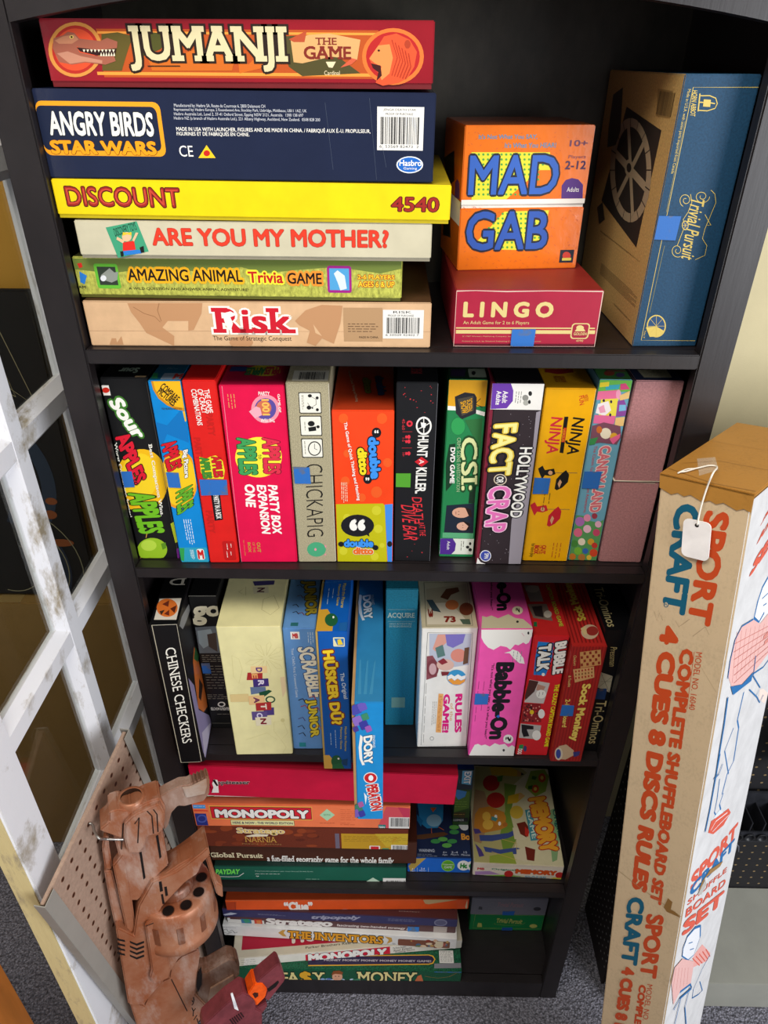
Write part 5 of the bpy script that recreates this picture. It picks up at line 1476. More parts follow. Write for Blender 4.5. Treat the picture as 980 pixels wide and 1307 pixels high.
t D02A38 73 385 2 516 192 -13 20 0 15 - 0|NINJA
l 7A6A4A 80 257 1176 557 1174
p 17150F 295 1418 298 1272 364 1175 406 1133 456 1200 455 1311 394 1397 327 1440
p 17150F 42 1117 96 1073 132 1138 248 1114 278 1195 215 1224 142 1214 113 1276 60 1166
p D8A478 238 1177 235 1196 222 1209 204 1209 188 1197 180 1178 183 1158 196 1146 214 1146 230 1158
p D8A478 326 1342 346 1272 375 1313 354 1406
l 7A6A4A 80 227 1739 537 1736
p C8202C 266 1997 269 1841 337 1737 381 1692 432 1764 431 1882 368 1973 299 2020
p C8202C 6 1676 61 1629 98 1698 218 1672 249 1759 184 1790 108 1779 79 1845 23 1728
p D8A478 207 1739 204 1760 191 1773 172 1773 156 1761 148 1740 151 1720 164 1707 182 1706 199 1719
p D8A478 298 1915 319 1840 349 1884 327 1983
m 6A4A10 151 1486 288 1758 2 90
t C8301C 239 2329 0 150 64 0 40 0 0 - 0|OUT
t C8301C 194 2330 0 150 54 0 0 0 0 - 0|OF THE
t C8301C 138 2331 0 150 64 0 40 0 0 - 0|BOX
t 3A2A10 78 2301 0 232 68 0 0 0 0 - 0|for more play
m B8401C 381 2285 529 2550 3 90
t D03A1C 419 104 25 121 57 -20 20 0 0 - 0|FUN
t D03A1C 473 94 31 82 46 -20 0 0 0 - 0|MORE PLAY
l E8D8A0 60 614 6 614 2596
x 2A6AB8 0 1251 215 1493
# ninja T
p 8A1E1E 93 1998 449 1985 439 2100 228 2170 76 2100
t 8A2A14 158 2440 139 0 0 -206 20 0 0 - 0|OUT OF THE BOX
m 8A3A14 450 2162 537 2461 3 0
# candy F
p 6AB84A 6 6 394 6 394 153 6 161
p 3AA8B8 84 75 258 60 247 120 94 135
p E8D030 11 41 120 27 125 86 17 100
p D8487A 257 53 321 43 384 118 271 132
p E8709A 6 154 249 132 284 204 262 270 6 265
p F0A0BC 291 192 293 221 289 245 278 258 264 258 250 245 237 222 229 193 226 163 231 140 241 127 255 126 270 139 282 162
p E8D84A 58 257 264 241 290 487 66 511
p F0E8E8 30 318 152 279 206 401 140 477 21 442
p E8A0B8 43 367 104 329 143 427 77 441
p 8A4A9A 264 277 337 251 394 360 394 472 278 487
p 7AB8D8 295 326 373 324 387 398 303 412
p E8C07A 273 204 388 137 394 238 291 269
p E06A98 13 467 276 475 273 588 13 581
p E8C07A 280 500 391 485 394 611 285 618
p 2A1A4A 110 273 108 286 98 292 86 287 79 273 81 259 91 253 103 259
p 2A1A4A 200 286 199 301 190 308 180 302 173 286 174 271 183 264 193 270
p 2A1A4A 219 463 218 479 210 486 199 480 192 464 194 448 202 441 213 447
p 7A4A5A 6 619 143 565 357 612 394 765 357 870 144 848 14 877
p E8DCC0 261 716 261 746 250 771 231 788 205 795 178 789 152 773 133 748 123 719 123 689 134 664 154 647 179 641 206 646 231 662 251 687
p D8A030 355 766 355 793 345 815 326 827 304 828 281 816 263 795 254 768 254 741 264 719 283 707 305 706 327 718 345 739
p 3A8A4A 9 799 108 771 79 876 11 890
p C86A2A 140 667 139 693 129 712 112 719 92 713 75 694 66 669 67 643 78 624 95 617 114 623 131 642
p E0608A 251 794 376 714 376 778 311 871
t D8707A 149 906 22 1004 146 -21 40 0 0 F0D8D0 60|CANDY LAND
t B8485A 79 902 14 1010 41 -6 10 0 0 - 0|The Classic Game of Sweet Adventures
p 5A9A5A 6 1953 118 1965 178 2038 320 2064 387 2017 394 2704 12 2704 6 2301
p B070B8 134 2054 131 2093 112 2122 81 2134 47 2124 19 2096 6 2057 7 2018 27 1989 58 1978 91 1987 119 2015
p E890B0 209 1992 207 2022 192 2044 168 2053 142 2045 121 2024 110 1994 112 1965 127 1943 150 1934 176 1941 197 1962
p A03A4A 293 1960 291 1984 280 2002 261 2009 240 2003 223 1986 214 1962 215 1938 227 1921 246 1914 266 1920 284 1937
p E8B0C8 369 2093 368 2120 355 2140 333 2148 310 2141 290 2122 280 2095 281 2068 295 2048 316 2040 339 2047 359 2066
p E06A8A 131 2236 129 2273 111 2300 82 2311 50 2302 24 2275 11 2239 14 2202 32 2175 60 2164 92 2173 118 2199
p F0C0D0 242 2172 240 2205 224 2230 197 2240 169 2232 145 2208 132 2175 134 2141 151 2116 177 2107 206 2115 229 2139
p C84A6A 372 2229 370 2260 355 2283 332 2292 305 2284 283 2262 272 2232 274 2201 288 2179 312 2170 338 2177 360 2199
p 4A8A3A 99 2422 96 2454 81 2477 57 2486 30 2478 8 2456 6 2425 6 2394 15 2371 39 2362 65 2369 87 2391
p F0E0C8 195 2388 193 2420 178 2443 154 2452 127 2444 105 2422 94 2391 96 2360 111 2337 135 2328 162 2336 184 2358
p D8A030 316 2385 315 2413 301 2434 280 2442 256 2435 236 2415 225 2388 227 2360 241 2339 262 2331 286 2338 306 2357
p C83A30 372 2446 371 2471 359 2490 339 2497 318 2491 300 2473 291 2448 292 2423 304 2405 323 2397 345 2403 362 2421
p 7AB83A 173 2546 171 2581 154 2607 128 2617 98 2609 74 2584 61 2549 64 2514 80 2489 107 2478 136 2487 161 2512
p 3A6AB8 260 2544 258 2569 246 2588 227 2595 205 2589 188 2571 178 2546 180 2521 192 2502 211 2494 233 2501 251 2519
p D84A2A 394 2572 393 2607 377 2633 350 2643 320 2634 296 2609 283 2575 285 2540 301 2514 328 2504 357 2512 382 2537
p C8782A 101 2644 99 2673 85 2694 63 2703 38 2695 18 2675 8 2646 10 2617 24 2596 46 2588 70 2595 90 2615
p B87A3A 236 2656 234 2688 219 2704 195 2704 168 2704 145 2691 134 2659 136 2627 151 2603 175 2594 202 2601 224 2624
p E8C040 323 2653 322 2676 311 2693 294 2699 276 2694 260 2678 252 2655 253 2633 264 2616 280 2610 299 2615 315 2631
x 2A6AB8 0 1268 236 1521
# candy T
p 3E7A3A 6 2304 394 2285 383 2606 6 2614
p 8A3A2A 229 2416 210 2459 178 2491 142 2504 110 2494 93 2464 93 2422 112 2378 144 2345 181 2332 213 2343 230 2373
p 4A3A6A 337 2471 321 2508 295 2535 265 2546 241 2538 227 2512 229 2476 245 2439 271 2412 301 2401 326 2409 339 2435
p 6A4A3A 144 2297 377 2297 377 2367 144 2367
# mauve F
l B8A896 140 8 1401 261 1412 526 1426
# mauve T
p A8A284 106 2271 479 2236 467 2516 126 2530
m 4A4A3A 147 2287 383 2484 4 0
# checkers F
t EDE9DC 151 469 -44 2082 153 -34 0 1 0 - 0|CHINESE CHECKERS
l CFC8B4 130 40 6 225 6 394 6
l B8AF98 110 40 6 12 3008
l C8C0AA 100 394 6 347 3003
l C8C0AA 90 10 3014 334 3011
l 4A4640 40 6 1684 163 1669
# checkers T
p D8CFC0 31 2097 357 2101 371 2591 49 2575
p D8702A 341 2324 346 2378 340 2427 324 2468 298 2499 265 2518 227 2523 186 2514 145 2491 107 2457 73 2414 47 2363 31 2308 25 2254 30 2204 45 2161 71 2128 104 2108 144 2103 186 2112 228 2136 268 2172 301 2217 326 2269
p 6A2A1A 97 2231 184 2146 200 2297
p 5A2414 234 2339 317 2263 318 2442
p 3A2A20 91 2391 162 2363 135 2479
p 6A2A1A 168 2454 227 2366 252 2497
t CFC8B8 326 1612 -228 0 0 170 20 1 0 - 0|D
# checkers R
p B8622A 595 997 667 1255 745 1646 749 2308 726 2497 449 2327 211 1971 294 1502 394 1143
p 2A5A30 661 1059 763 1347 653 1396 474 1145
p 2A1A14 559 1656 679 1942 420 2036 335 1863
p 8A80A4 6 1087 215 1459 211 2012 713 2700 792 2967 72 3014 6 2774
p B8B0C4 143 2475 739 2907 380 2976 26 2942
p 8A8A88 78 106 267 95 732 249 846 398 430 341 208 290
# go F
t E4DCC0 -23 601 234 0 55 -393 40 0 0 - 0|g
t E4DCC0 213 421 241 -8 29 -220 40 0 0 - 0|o
p 6A7078 19 638 419 608 397 1181 16 1193
p 98A4AC 45 711 258 674 309 934 93 1086 37 972
p 4A3E38 188 785 331 748 309 1162 182 1047
m 9A968A 41 1220 419 1394 4 0
m 9A968A 44 1454 381 2020 9 0
m 9A968A 14 2125 354 2260 3 0
p EFEDE6 294 2371 284 2399 263 2421 235 2433 206 2433 181 2421 165 2399 162 2371 172 2343 193 2321 221 2308 250 2308 275 2320 290 2343
p 141414 270 2371 262 2390 245 2404 223 2409 203 2404 189 2390 186 2371 194 2351 211 2337 232 2332 253 2337 266 2351
t EFEDE6 33 2517 322 0 0 -73 30 0 0 - 0|SELCHOW & RIGHTER
m 9A968A 129 2596 336 2631 1 0
x 2A64B4 7 1407 150 1633
l 9A968A 90 6 7 419 6
l 7A766A 70 6 2839 319 2839
# deriv F
l CDC389 50 727 632 914 686 934 637 922 585 727 632
l CDC389 50 713 667 821 851 917 860 875 772 713 667
l CDC389 50 683 685 659 912 707 978 735 896 683 685
l CDC389 50 651 678 507 840 484 930 567 894 651 678
l CDC389 50 632 649 438 671 355 742 453 768 632 649
l CDC389 50 636 611 482 486 381 506 447 579 636 611
l CDC389 50 660 584 617 371 544 333 549 419 660 584
l CDC389 50 692 578 781 378 768 299 710 358 692 578
l CDC389 50 719 598 898 503 934 420 857 425 719 598
l CDC389 50 169 568 267 642 297 863 212 1164 147 1010 169 568
l CDC389 50 686 2051 831 2013 896 2309 769 2478 670 2261 686 2051
l CDC389 50 769 2478 843 2654 774 2808
l CDC389 50 190 2465 552 2301 711 2477
p CDC389 866 2005 860 2028 846 2045 829 2050 812 2044 801 2027 798 2004 804 1981 818 1965 835 1959 852 1966 863 1983
p A82A2A 371 932 601 921 585 1094 341 1090
t E0A060 428 952 0 106 92 0 40 0 0 - 0|E
p E8C890 432 799 678 796 672 937 423 948
t 5A2A78 505 824 0 96 97 0 40 0 0 - 0|D
p 3E2E72 438 1073 678 1058 675 1226 433 1245
t D8D0E0 511 1093 0 116 95 0 40 0 0 - 0|R
p 5E7090 381 1244 619 1240 620 1357 379 1407
p 164A30 507 1362 663 1307 715 1335 566 1473 513 1449
p E0B880 334 1437 584 1423 575 1621 329 1636
t 6A2A50 409 1463 0 133 96 0 40 0 0 - 0|A
p 164A30 750 1525 742 1555 723 1580 696 1597 666 1602 637 1596 613 1578 598 1552 595 1521 604 1491 623 1466 649 1450 679 1444 708 1451 732 1468 747 1494
p E2DAA2 728 1524 722 1544 709 1560 690 1571 668 1575 647 1570 630 1559 620 1542 617 1522 623 1502 637 1486 655 1475 677 1472 698 1476 715 1487 725 1504
p 4A3A78 544 1729 714 1704 706 1878 544 1891
p A82A2A 433 1598 680 1575 670 1755 428 1775
t E0D0C0 507 1612 0 125 95 0 40 0 0 - 0|T
p 5A4A80 347 1797 595 1786 590 1983 345 1994
t D0C8E0 422 1825 0 130 97 0 40 0 0 - 0|O
p DCD2B4 394 1929 652 1910 643 2101 395 2129
t 7A1A2A 470 1951 0 137 99 0 40 0 0 - 0|N
p D6BE84 49 1400 339 1390 322 1564 44 1566
p DCC49A 861 1043 934 1025 934 1332 869 1487
l F0EAD0 70 51 6 934 6
# deriv T
p 3E3664 398 1631 647 1612 745 1614 742 1717 441 1743
p CFC6A0 417 1774 659 1761 683 1923 453 1941
t 4A1A2A 494 1795 0 112 118 0 40 0 0 - 0|N
l A89E6A 60 214 1893 305 1763 336 1982 214 1893
l A89E6A 60 619 2072 772 1989 884 2285 768 2445 622 2321 619 2072
# scrab F
p EFEDE6 114 66 251 66 251 217 114 217
t C82828 142 196 85 0 0 -102 60 0 0 - 0|MB
t EDE6D2 198 382 128 1101 243 -42 40 0 15 3A5480 50|SCRABBLE
t E2CC3A 252 1521 11 894 185 -37 50 0 0 3A3424 70|JUNIOR
t D8E4F0 104 403 8 1057 44 -8 0 0 0 - 0|Your Child's First Crossword Game
l 202028 160 147 1521 221 1484 256 1568
l B83A2A 160 177 1671 252 1633 287 1718
l 4A3A7A 160 120 1959 196 1920 231 2007
l 202028 160 98 2155 175 2115 210 2204
l 202028 160 105 2329 181 2289 217 2379
l B83A2A 160 320 1460 394 1423 429 1507
l A8306A 160 373 1718 447 1680 483 1766
l 4A7A3A 160 411 1958 484 1920 484 2007
l C8702A 160 384 2154 460 2115 484 2204
p 2A8A98 99 2537 210 2537 210 2640 99 2640
m C8D8E8 363 74 467 320 3 90
# scrab T
t A8962E 167 1484 113 852 229 -27 50 0 0 2A2820 70|JUNIOR
p 2A6A70 116 2490 228 2490 228 2567 116 2567
l 202028 140 114 1617 170 1585 217 1658
l 6A4A3A 140 147 1874 202 1843 247 1914
l 202028 140 100 2097 153 2068 198 2136
l 202028 140 117 2266 171 2237 215 2303
l 7A2A20 140 207 2289 260 2261 304 2327
# husker F
t F2D030 83 363 82 1575 208 -24 60 0 0 7A2A18 90|HŪSKER DŪ?
t C8D8E8 306 808 48 545 82 -10 20 0 0 - 0|The Original
t C8B440 366 1971 -15 579 35 -1 20 0 0 - 0|Match the Pictures
t C8B440 286 1983 -16 520 45 -1 20 0 0 - 0|Memory Game
m B0C4D8 203 2055 231 2489 1 90
m B0C4D8 126 2128 158 2417 1 90
p D8A84A 7 2658 100 2656 156 2765 155 2990 7 2993
p 1E5A34 298 2802 291 2854 274 2901 250 2936 221 2955 191 2955 163 2938 141 2904 128 2858 124 2806 132 2754 148 2708 172 2674 201 2656 231 2655 258 2672 280 2705 294 2750
p 24663A 141 2892 293 2838 339 2985 138 2990
p EFEDE6 263 2737 258 2755 246 2763 234 2756 230 2738 235 2720 247 2712 259 2719
p 14406A 295 2762 396 2734 385 2912 309 2888
p E8E0B0 397 104 403 105 408 109 412 114 413 120 413 265 412 271 408 276 403 280 397 281 265 281 259 280 254 276 250 271 249 265 249 120 250 114 254 109 259 105 265 104
p 2A70B8 263 127 403 124 399 258 308 259
p E8C830 311 149 356 133 391 238 314 251
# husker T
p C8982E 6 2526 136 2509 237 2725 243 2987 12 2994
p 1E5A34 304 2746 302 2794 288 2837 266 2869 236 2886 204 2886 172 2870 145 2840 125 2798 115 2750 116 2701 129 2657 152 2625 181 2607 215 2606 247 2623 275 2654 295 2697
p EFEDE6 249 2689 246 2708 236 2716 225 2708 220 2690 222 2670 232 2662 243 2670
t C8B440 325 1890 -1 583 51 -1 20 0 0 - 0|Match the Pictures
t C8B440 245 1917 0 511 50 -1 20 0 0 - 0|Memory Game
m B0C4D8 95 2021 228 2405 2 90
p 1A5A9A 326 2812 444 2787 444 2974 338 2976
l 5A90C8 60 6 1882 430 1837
# dory F
p 4A4AA8 129 139 112 206 68 241 20 229 6 175 6 104 23 50 72 38 113 73
p 4A4AA8 139 171 127 204 103 212 84 189 84 153 104 131 128 139
p 4A4AA8 63 216 51 248 27 256 7 234 8 198 28 175 52 183
p 4A4AA8 34 107 22 139 6 147 6 125 6 89 6 67 24 75
p 4A4AA8 110 63 98 95 74 103 55 81 56 45 75 23 99 31
p 6A5AB8 207 80 192 136 156 166 115 155 89 109 90 50 117 6 158 6 194 24
p 6A5AB8 215 107 206 134 185 141 169 122 169 92 186 73 206 79
p 6A5AB8 151 144 142 171 121 178 105 159 105 129 122 110 142 117
p 6A5AB8 127 53 117 80 96 87 80 68 81 38 98 19 118 26
p 6A5AB8 190 16 181 43 160 49 144 31 145 6 161 6 181 6
p 8A6AC0 143 360 126 424 86 457 41 446 12 394 14 327 44 276 89 265 128 298
p 8A6AC0 152 391 141 422 118 429 100 408 101 374 120 353 142 360
p 8A6AC0 81 433 70 464 47 471 29 450 30 416 49 395 71 402
p 8A6AC0 54 330 43 361 20 368 6 347 6 313 22 292 44 300
p 8A6AC0 125 289 114 319 91 327 73 305 74 272 92 251 115 258
p 3E8A68 233 279 221 326 191 351 157 342 136 304 136 254 159 217 192 208 222 233
p 3E8A68 240 302 232 325 215 330 202 315 202 289 216 274 232 279
p 3E8A68 187 333 179 356 162 362 149 346 149 320 163 305 180 310
p 3E8A68 166 257 159 279 142 285 128 269 129 244 142 229 159 234
p 3E8A68 219 226 211 248 194 254 181 238 181 213 195 198 212 203
p 3A3A98 226 442 211 501 174 532 133 521 106 473 107 411 135 364 176 354 212 384
p 3A3A98 234 470 225 499 204 506 187 486 188 455 205 435 225 442
p 3A3A98 169 509 160 538 138 545 122 525 122 493 139 474 160 481
p 3A3A98 144 414 134 442 113 450 97 430 97 399 114 379 135 386
p 3A3A98 209 376 199 404 178 411 162 391 162 360 179 341 200 348
p 9A5AB0 271 516 260 559 233 582 202 574 183 539 183 494 204 459 234 451 260 474
p 9A5AB0 277 537 270 558 254 563 242 549 242 526 255 511 270 516
p 9A5AB0 229 566 222 586 207 592 195 577 195 554 207 540 223 545
p 9A5AB0 211 496 204 517 188 522 176 507 176 485 189 470 204 475
p 9A5AB0 258 468 251 488 236 493 224 479 224 456 236 442 251 447
p 4A3A90 90 525 80 562 57 582 30 575 13 545 14 505 32 475 59 468 82 488
p 4A3A90 95 543 89 561 76 566 65 553 65 533 76 520 90 525
p 4A3A90 53 568 47 586 34 591 23 578 24 558 35 545 48 550
p 4A3A90 38 507 31 525 18 530 8 517 8 497 19 484 32 489
p 4A3A90 79 482 73 500 60 505 49 492 50 472 61 460 74 464
p 3E7A68 124 2299 108 2370 67 2407 21 2394 6 2336 6 2261 24 2204 70 2191 109 2229
p 3E7A68 133 2333 123 2368 99 2376 81 2352 82 2314 101 2290 123 2299
p 3E7A68 61 2380 50 2415 27 2423 9 2399 10 2361 28 2337 51 2346
p 3E7A68 34 2265 23 2299 6 2308 6 2284 6 2246 6 2222 24 2231
p 3E7A68 106 2218 95 2252 72 2261 54 2237 55 2199 73 2176 96 2184
p 7A5AB0 73 2424 57 2489 20 2524 6 2512 6 2459 6 2390 6 2337 23 2325 59 2360
p 7A5AB0 81 2456 71 2488 50 2495 33 2473 34 2438 51 2416 72 2424
p 7A5AB0 15 2499 6 2531 6 2539 6 2517 6 2481 6 2459 6 2467
p 7A5AB0 6 2393 6 2425 6 2432 6 2411 6 2376 6 2354 6 2362
p 7A5AB0 56 2350 46 2381 25 2389 9 2368 9 2333 27 2311 47 2319
p 3A3A98 160 2424 148 2476 118 2504 84 2495 63 2452 64 2397 86 2355 120 2345 149 2372
p 3A3A98 167 2449 159 2475 142 2481 129 2464 129 2435 143 2418 159 2424
p 3A3A98 114 2484 106 2509 89 2516 76 2498 76 2470 90 2452 107 2459
p 3A3A98 94 2399 86 2424 69 2431 56 2413 56 2385 70 2368 87 2374
p 3A3A98 146 2365 139 2390 122 2396 108 2379 109 2351 122 2334 139 2340
p A85A98 141 2200 130 2244 104 2268 75 2260 57 2223 58 2176 77 2140 106 2132 131 2155
p A85A98 147 2221 140 2243 125 2248 114 2233 114 2209 126 2194 140 2199
p A85A98 101 2251 94 2272 80 2278 68 2263 68 2239 80 2224 95 2229
p A85A98 84 2178 77 2200 62 2205 51 2190 51 2166 63 2151 78 2157
p A85A98 129 2149 122 2170 108 2176 96 2161 97 2137 108 2122 123 2127
p EFEDE6 111 642 147 692 125 906 133 1169 169 1281 131 1294 92 1147 84 906
t EFEDE6 150 675 4 605 131 -34 50 0 0 1A4A78 50|DORY
t D8E8F0 281 650 4 256 34 0 20 0 0 - 0|FINDING
p EFEDE6 348 1577 344 1614 332 1648 313 1676 288 1696 260 1707 231 1707 204 1696 179 1676 161 1648 149 1614 145 1577 150 1541 162 1508 181 1480 206 1460 233 1450 262 1450 289 1460 313 1480 332 1507 344 1541
p C82024 336 1577 332 1609 322 1638 305 1662 283 1679 259 1688 233 1688 209 1679 187 1662 171 1638 161 1609 157 1577 161 1546 172 1518 189 1494 210 1477 235 1468 260 1468 284 1477 306 1494 322 1517 333 1546
p E8F0F4 288 1577 285 1606 275 1628 260 1641 244 1641 230 1628 220 1606 217 1577 221 1549 231 1527 245 1514 261 1514 275 1527 285 1549
t C82024 179 1741 81 618 168 -33 50 0 0 F0ECE4 80|PERATION
p E8F0F4 147 1908 192 2004 169 2200
# dory T
p C0CCD2 49 1615 89 1641 78 1869 106 2114 150 2233 109 2247 54 2066 35 1819
t C8D2D6 96 1657 39 577 137 -42 50 0 0 1A4258 50|DORY
t A8B8C0 233 1625 16 244 46 0 20 0 0 - 0|FINDING
p 3A86AE 88 3105 111 3093 128 3755 83 3755
p 3A86AE 194 3130 217 3093 205 3755 161 3755
p 3A86AE 300 3154 322 3093 283 3755 239 3755
# acq F
l A8B8A8 40 29 405 454 404
t B9C2AE 32 587 420 0 0 -116 10 1 0 - 0|ACQUIRE
l A8B8A8 40 30 647 460 646
t 9AAEA4 59 714 354 0 0 -33 0 1 0 - 0|HIGH ADVENTURE
t 9AAEA4 60 769 346 0 0 -37 0 1 0 - 0|IN HIGH FINANCE
p 6E9488 107 2348 337 2348 337 2596 107 2596
# rules F
l 5A5A58 60 88 94 767 103 831 2642 66 2628 88 94
p B8BCC8 113 111 753 119 756 620 753 762 429 830 132 611
p D89A88 241 130 520 126 376 301 280 438 217 472 176 419
p 7A70B8 355 131 659 128 632 305 484 406 392 353
p D88A78 708 566 704 615 685 657 654 688 614 705 570 704 529 686 493 654 469 611 459 563 464 515 483 473 515 443 554 427 597 427 638 444 673 476 698 518
p 6A4A34 665 409 735 392 737 726 661 761
p 5A7A74 214 402 327 335 376 562 262 613
p 8A4A50 92 575 182 559 281 756 266 1009 102 1081
p 7A3A40 287 828 285 886 274 938 255 980 229 1007 200 1016 171 1006 143 979 120 936 105 883 98 825 101 767 112 715 132 675 157 649 185 640 215 650 242 676 264 718 280 770
p C8A0A0 251 845 249 892 238 932 220 959 198 968 176 958 156 931 142 891 136 844 138 797 149 757 167 731 189 722 211 732 231 758 245 798
p D8B0A0 522 759 516 801 495 837 460 864 416 878 368 878 323 862 285 834 260 797 250 755 256 714 278 678 313 651 357 637 404 638 449 653 486 681 512 717
p 8A2A34 265 684 353 614 423 704 334 756
p 3A94C4 729 1035 726 1079 714 1120 692 1155 662 1181 626 1198 587 1203 547 1197 510 1179 477 1151 451 1116 434 1074 426 1030 429 987 442 946 464 912 494 886 529 869 568 864 607 871 644 888 677 915 703 950 721 991
p E89A3A 442 1086 499 1050 550 1106 595 1059 651 1104 720 1060 711 1127 635 1193 527 1184
p EFEDE6 433 1005 488 958 544 1006 594 959 655 1008 722 980 722 1053 650 1096 594 1051 549 1099 498 1042 442 1078
p 7A2A30 327 901 459 903 437 975 345 992
t D8147A 580 1407 39 920 115 -10 50 0 0 - 0|RULES
t D89A5A 511 1618 8 416 55 1 0 0 0 - 0|of the
t D8147A 391 1404 16 919 108 2 50 0 0 - 0|GAME!
p E8A862 310 1392 388 1400 393 2319 303 2305
t B8703A 320 1441 9 835 54 1 0 0 0 - 0|A Test of What You're Made of
m A8A49C 217 1574 295 2132 3 90
m A8A49C 68 1154 174 2630 1 90
p 8A8A84 278 2463 275 2488 263 2506 246 2513 229 2506 216 2487 210 2462 214 2437 226 2418 242 2412 260 2419 273 2438
p EAE6DC 270 2463 267 2482 258 2495 246 2500 233 2495 223 2481 219 2462 222 2443 230 2429 243 2424 256 2430 266 2444
# rules T
l 4A4640 70 100 1528 803 1529 765 2578 67 2583 100 1528
p A89C80 127 1693 784 1573 735 2547 89 2557
p C8BEA8 88 2268 203 2050 467 2033 621 2315 723 2547 84 2545
p B8683A 606 2096 595 2137 573 2173 543 2199 507 2213 471 2212 439 2198 414 2171 399 2134 396 2093 406 2051 428 2015 459 1988 494 1974 531 1974 564 1989 589 2017 604 2054
p 5A3420 333 1907 445 1698 639 1657 654 1765 512 1847 447 1971
p 6A3420 821 2199 809 2251 784 2295 751 2328 714 2345 676 2345 643 2327 618 2293 604 2248 603 2196 615 2144 639 2099 672 2065 710 2047 749 2047 783 2066 808 2101 821 2147
p 4A5A4A 583 2431 736 2433 742 2555 621 2545
p 3A4A50 108 1966 209 1968 315 2271 189 2230
t 7A2418 346 2506 178 0 0 -148 60 0 0 - 0|73
t 7A2418 114 2189 0 197 76 0 50 0 0 - 0|3
l D8CCA8 100 6 2614 834 2614
# babble F
p EDEAE2 6 18 759 6 759 142 729 269 690 297 649 263 580 321 528 305 469 414 408 356 318 334 218 416 134 369 64 276 19 176
p EDEAE2 13 2814 49 2682 89 2547 143 2522 202 2563 261 2537 343 2586 419 2502 500 2543 587 2517 650 2599 707 2549 759 2590 759 2814
p 202020 717 77 715 98 706 107 694 98 688 77 690 56 699 48 711 56
p 202020 602 2676 598 2700 586 2710 571 2700 563 2676 566 2652 579 2642 594 2652
l D87AA0 60 604 78 647 137
t 17131A 280 667 26 1742 285 -3 60 0 0 - 0|Babble-On
p 2A6AC8 414 1819 449 1857 421 1897 385 1858
t 2A1424 206 692 16 1705 56 -1 20 0 0 - 0|“It's not what you say... it's what you hear!”
p EFEDE6 382 476 472 441 500 400 592 440 682 576 716 697 630 681 531 577 466 482
m 8A8890 504 440 679 663 3 90
p EFEDE6 714 2395 712 2434 701 2467 682 2492 656 2506 627 2506 599 2493 574 2469 557 2435 548 2397 550 2359 561 2326 580 2301 606 2288 635 2288 663 2300 687 2325 705 2358
p EFEDE6 554 2459 592 2426 612 2487
t 1A1418 584 2335 0 122 95 0 20 0 0 - 0|?
m A83A78 23 1078 186 2006 2 90
x 2A6AB8 0 1347 227 1574
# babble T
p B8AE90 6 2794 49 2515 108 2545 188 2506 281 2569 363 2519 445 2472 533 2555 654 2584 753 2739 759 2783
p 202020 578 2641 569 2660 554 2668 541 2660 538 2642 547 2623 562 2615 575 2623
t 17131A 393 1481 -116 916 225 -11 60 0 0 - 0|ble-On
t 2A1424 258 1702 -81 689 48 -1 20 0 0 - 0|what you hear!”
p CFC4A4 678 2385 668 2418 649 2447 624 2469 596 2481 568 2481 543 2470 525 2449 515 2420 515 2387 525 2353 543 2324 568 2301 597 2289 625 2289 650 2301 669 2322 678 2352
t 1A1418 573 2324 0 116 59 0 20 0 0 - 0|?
# bubble F
p 1E7AC8 77 116 309 137 324 443 274 815 87 802 71 450
t EFEDE6 94 176 23 554 191 -32 60 0 0 14101A 90|TALK
t EFEDE6 328 130 41 665 172 -48 60 0 0 14101A 90|BUBBLE
p EFEDE6 260 790 258 812 247 825 231 825 217 813 209 792 211 771 223 757 239 757 253 770
p C8C0BC 34 905 359 976 319 1432 11 1410
p 4A2A24 35 912 181 944 142 1166 19 1365 6 1245
p B88A78 174 999 303 1051 272 1162 164 1128
p EFEDE6 332 1216 330 1254 317 1286 294 1308 265 1316 234 1309 206 1289 185 1258 175 1221 176 1184 189 1152 212 1131 241 1122 272 1129 300 1149 321 1180
m 6A6468 203 1172 312 1273 2 90
p 8A1C20 6 1434 271 1433 333 1859 8 1881
p 1A1010 77 1501 72 1518 59 1519 50 1502 55 1486 68 1485
p 2A1214 139 1495 134 1511 121 1512 112 1495 117 1479 130 1478
p 2A1214 155 1816 150 1834 137 1834 128 1817 133 1800 146 1800
p D89080 92 1669 87 1686 73 1686 65 1669 70 1652 83 1652
p D89080 250 1778 245 1795 231 1795 223 1778 228 1761 241 1761
p D89080 107 1822 102 1839 88 1839 80 1822 84 1805 98 1805
p D89080 226 1532 221 1549 208 1549 199 1532 204 1516 217 1515
p D89080 124 1797 119 1815 105 1815 97 1798 101 1781 115 1781
p 1A1010 59 1697 55 1714 41 1714 33 1697 37 1680 51 1680
p 1A1010 149 1528 145 1545 131 1545 123 1529 128 1512 141 1512
p D89080 124 1828 120 1845 106 1846 97 1829 102 1811 116 1811
p D89080 26 1576 21 1593 7 1593 6 1576 6 1560 17 1559
p 1A1010 253 1653 248 1670 235 1670 226 1654 231 1637 244 1636
p 1A1010 133 1571 128 1588 115 1588 106 1572 111 1555 124 1555
p 2A1214 66 1580 61 1596 48 1597 39 1580 44 1563 57 1563
p D89080 52 1641 47 1658 34 1658 25 1642 30 1625 43 1625
p D89080 174 1710 169 1727 155 1727 147 1710 152 1693 165 1693
p 2A1214 77 1723 73 1740 59 1740 51 1724 55 1706 69 1706
p 1A1010 126 1538 122 1555 108 1555 100 1539 105 1522 118 1522
p D89080 98 1598 93 1615 80 1616 71 1599 76 1582 89 1582
p D89080 183 1535 179 1552 165 1552 157 1536 162 1519 175 1519
p C83030 40 1487 35 1503 22 1504 14 1487 18 1471 32 1470
p C83030 108 1686 103 1703 90 1703 81 1687 86 1670 99 1669
p D89080 83 1825 78 1842 64 1843 56 1826 61 1809 74 1808
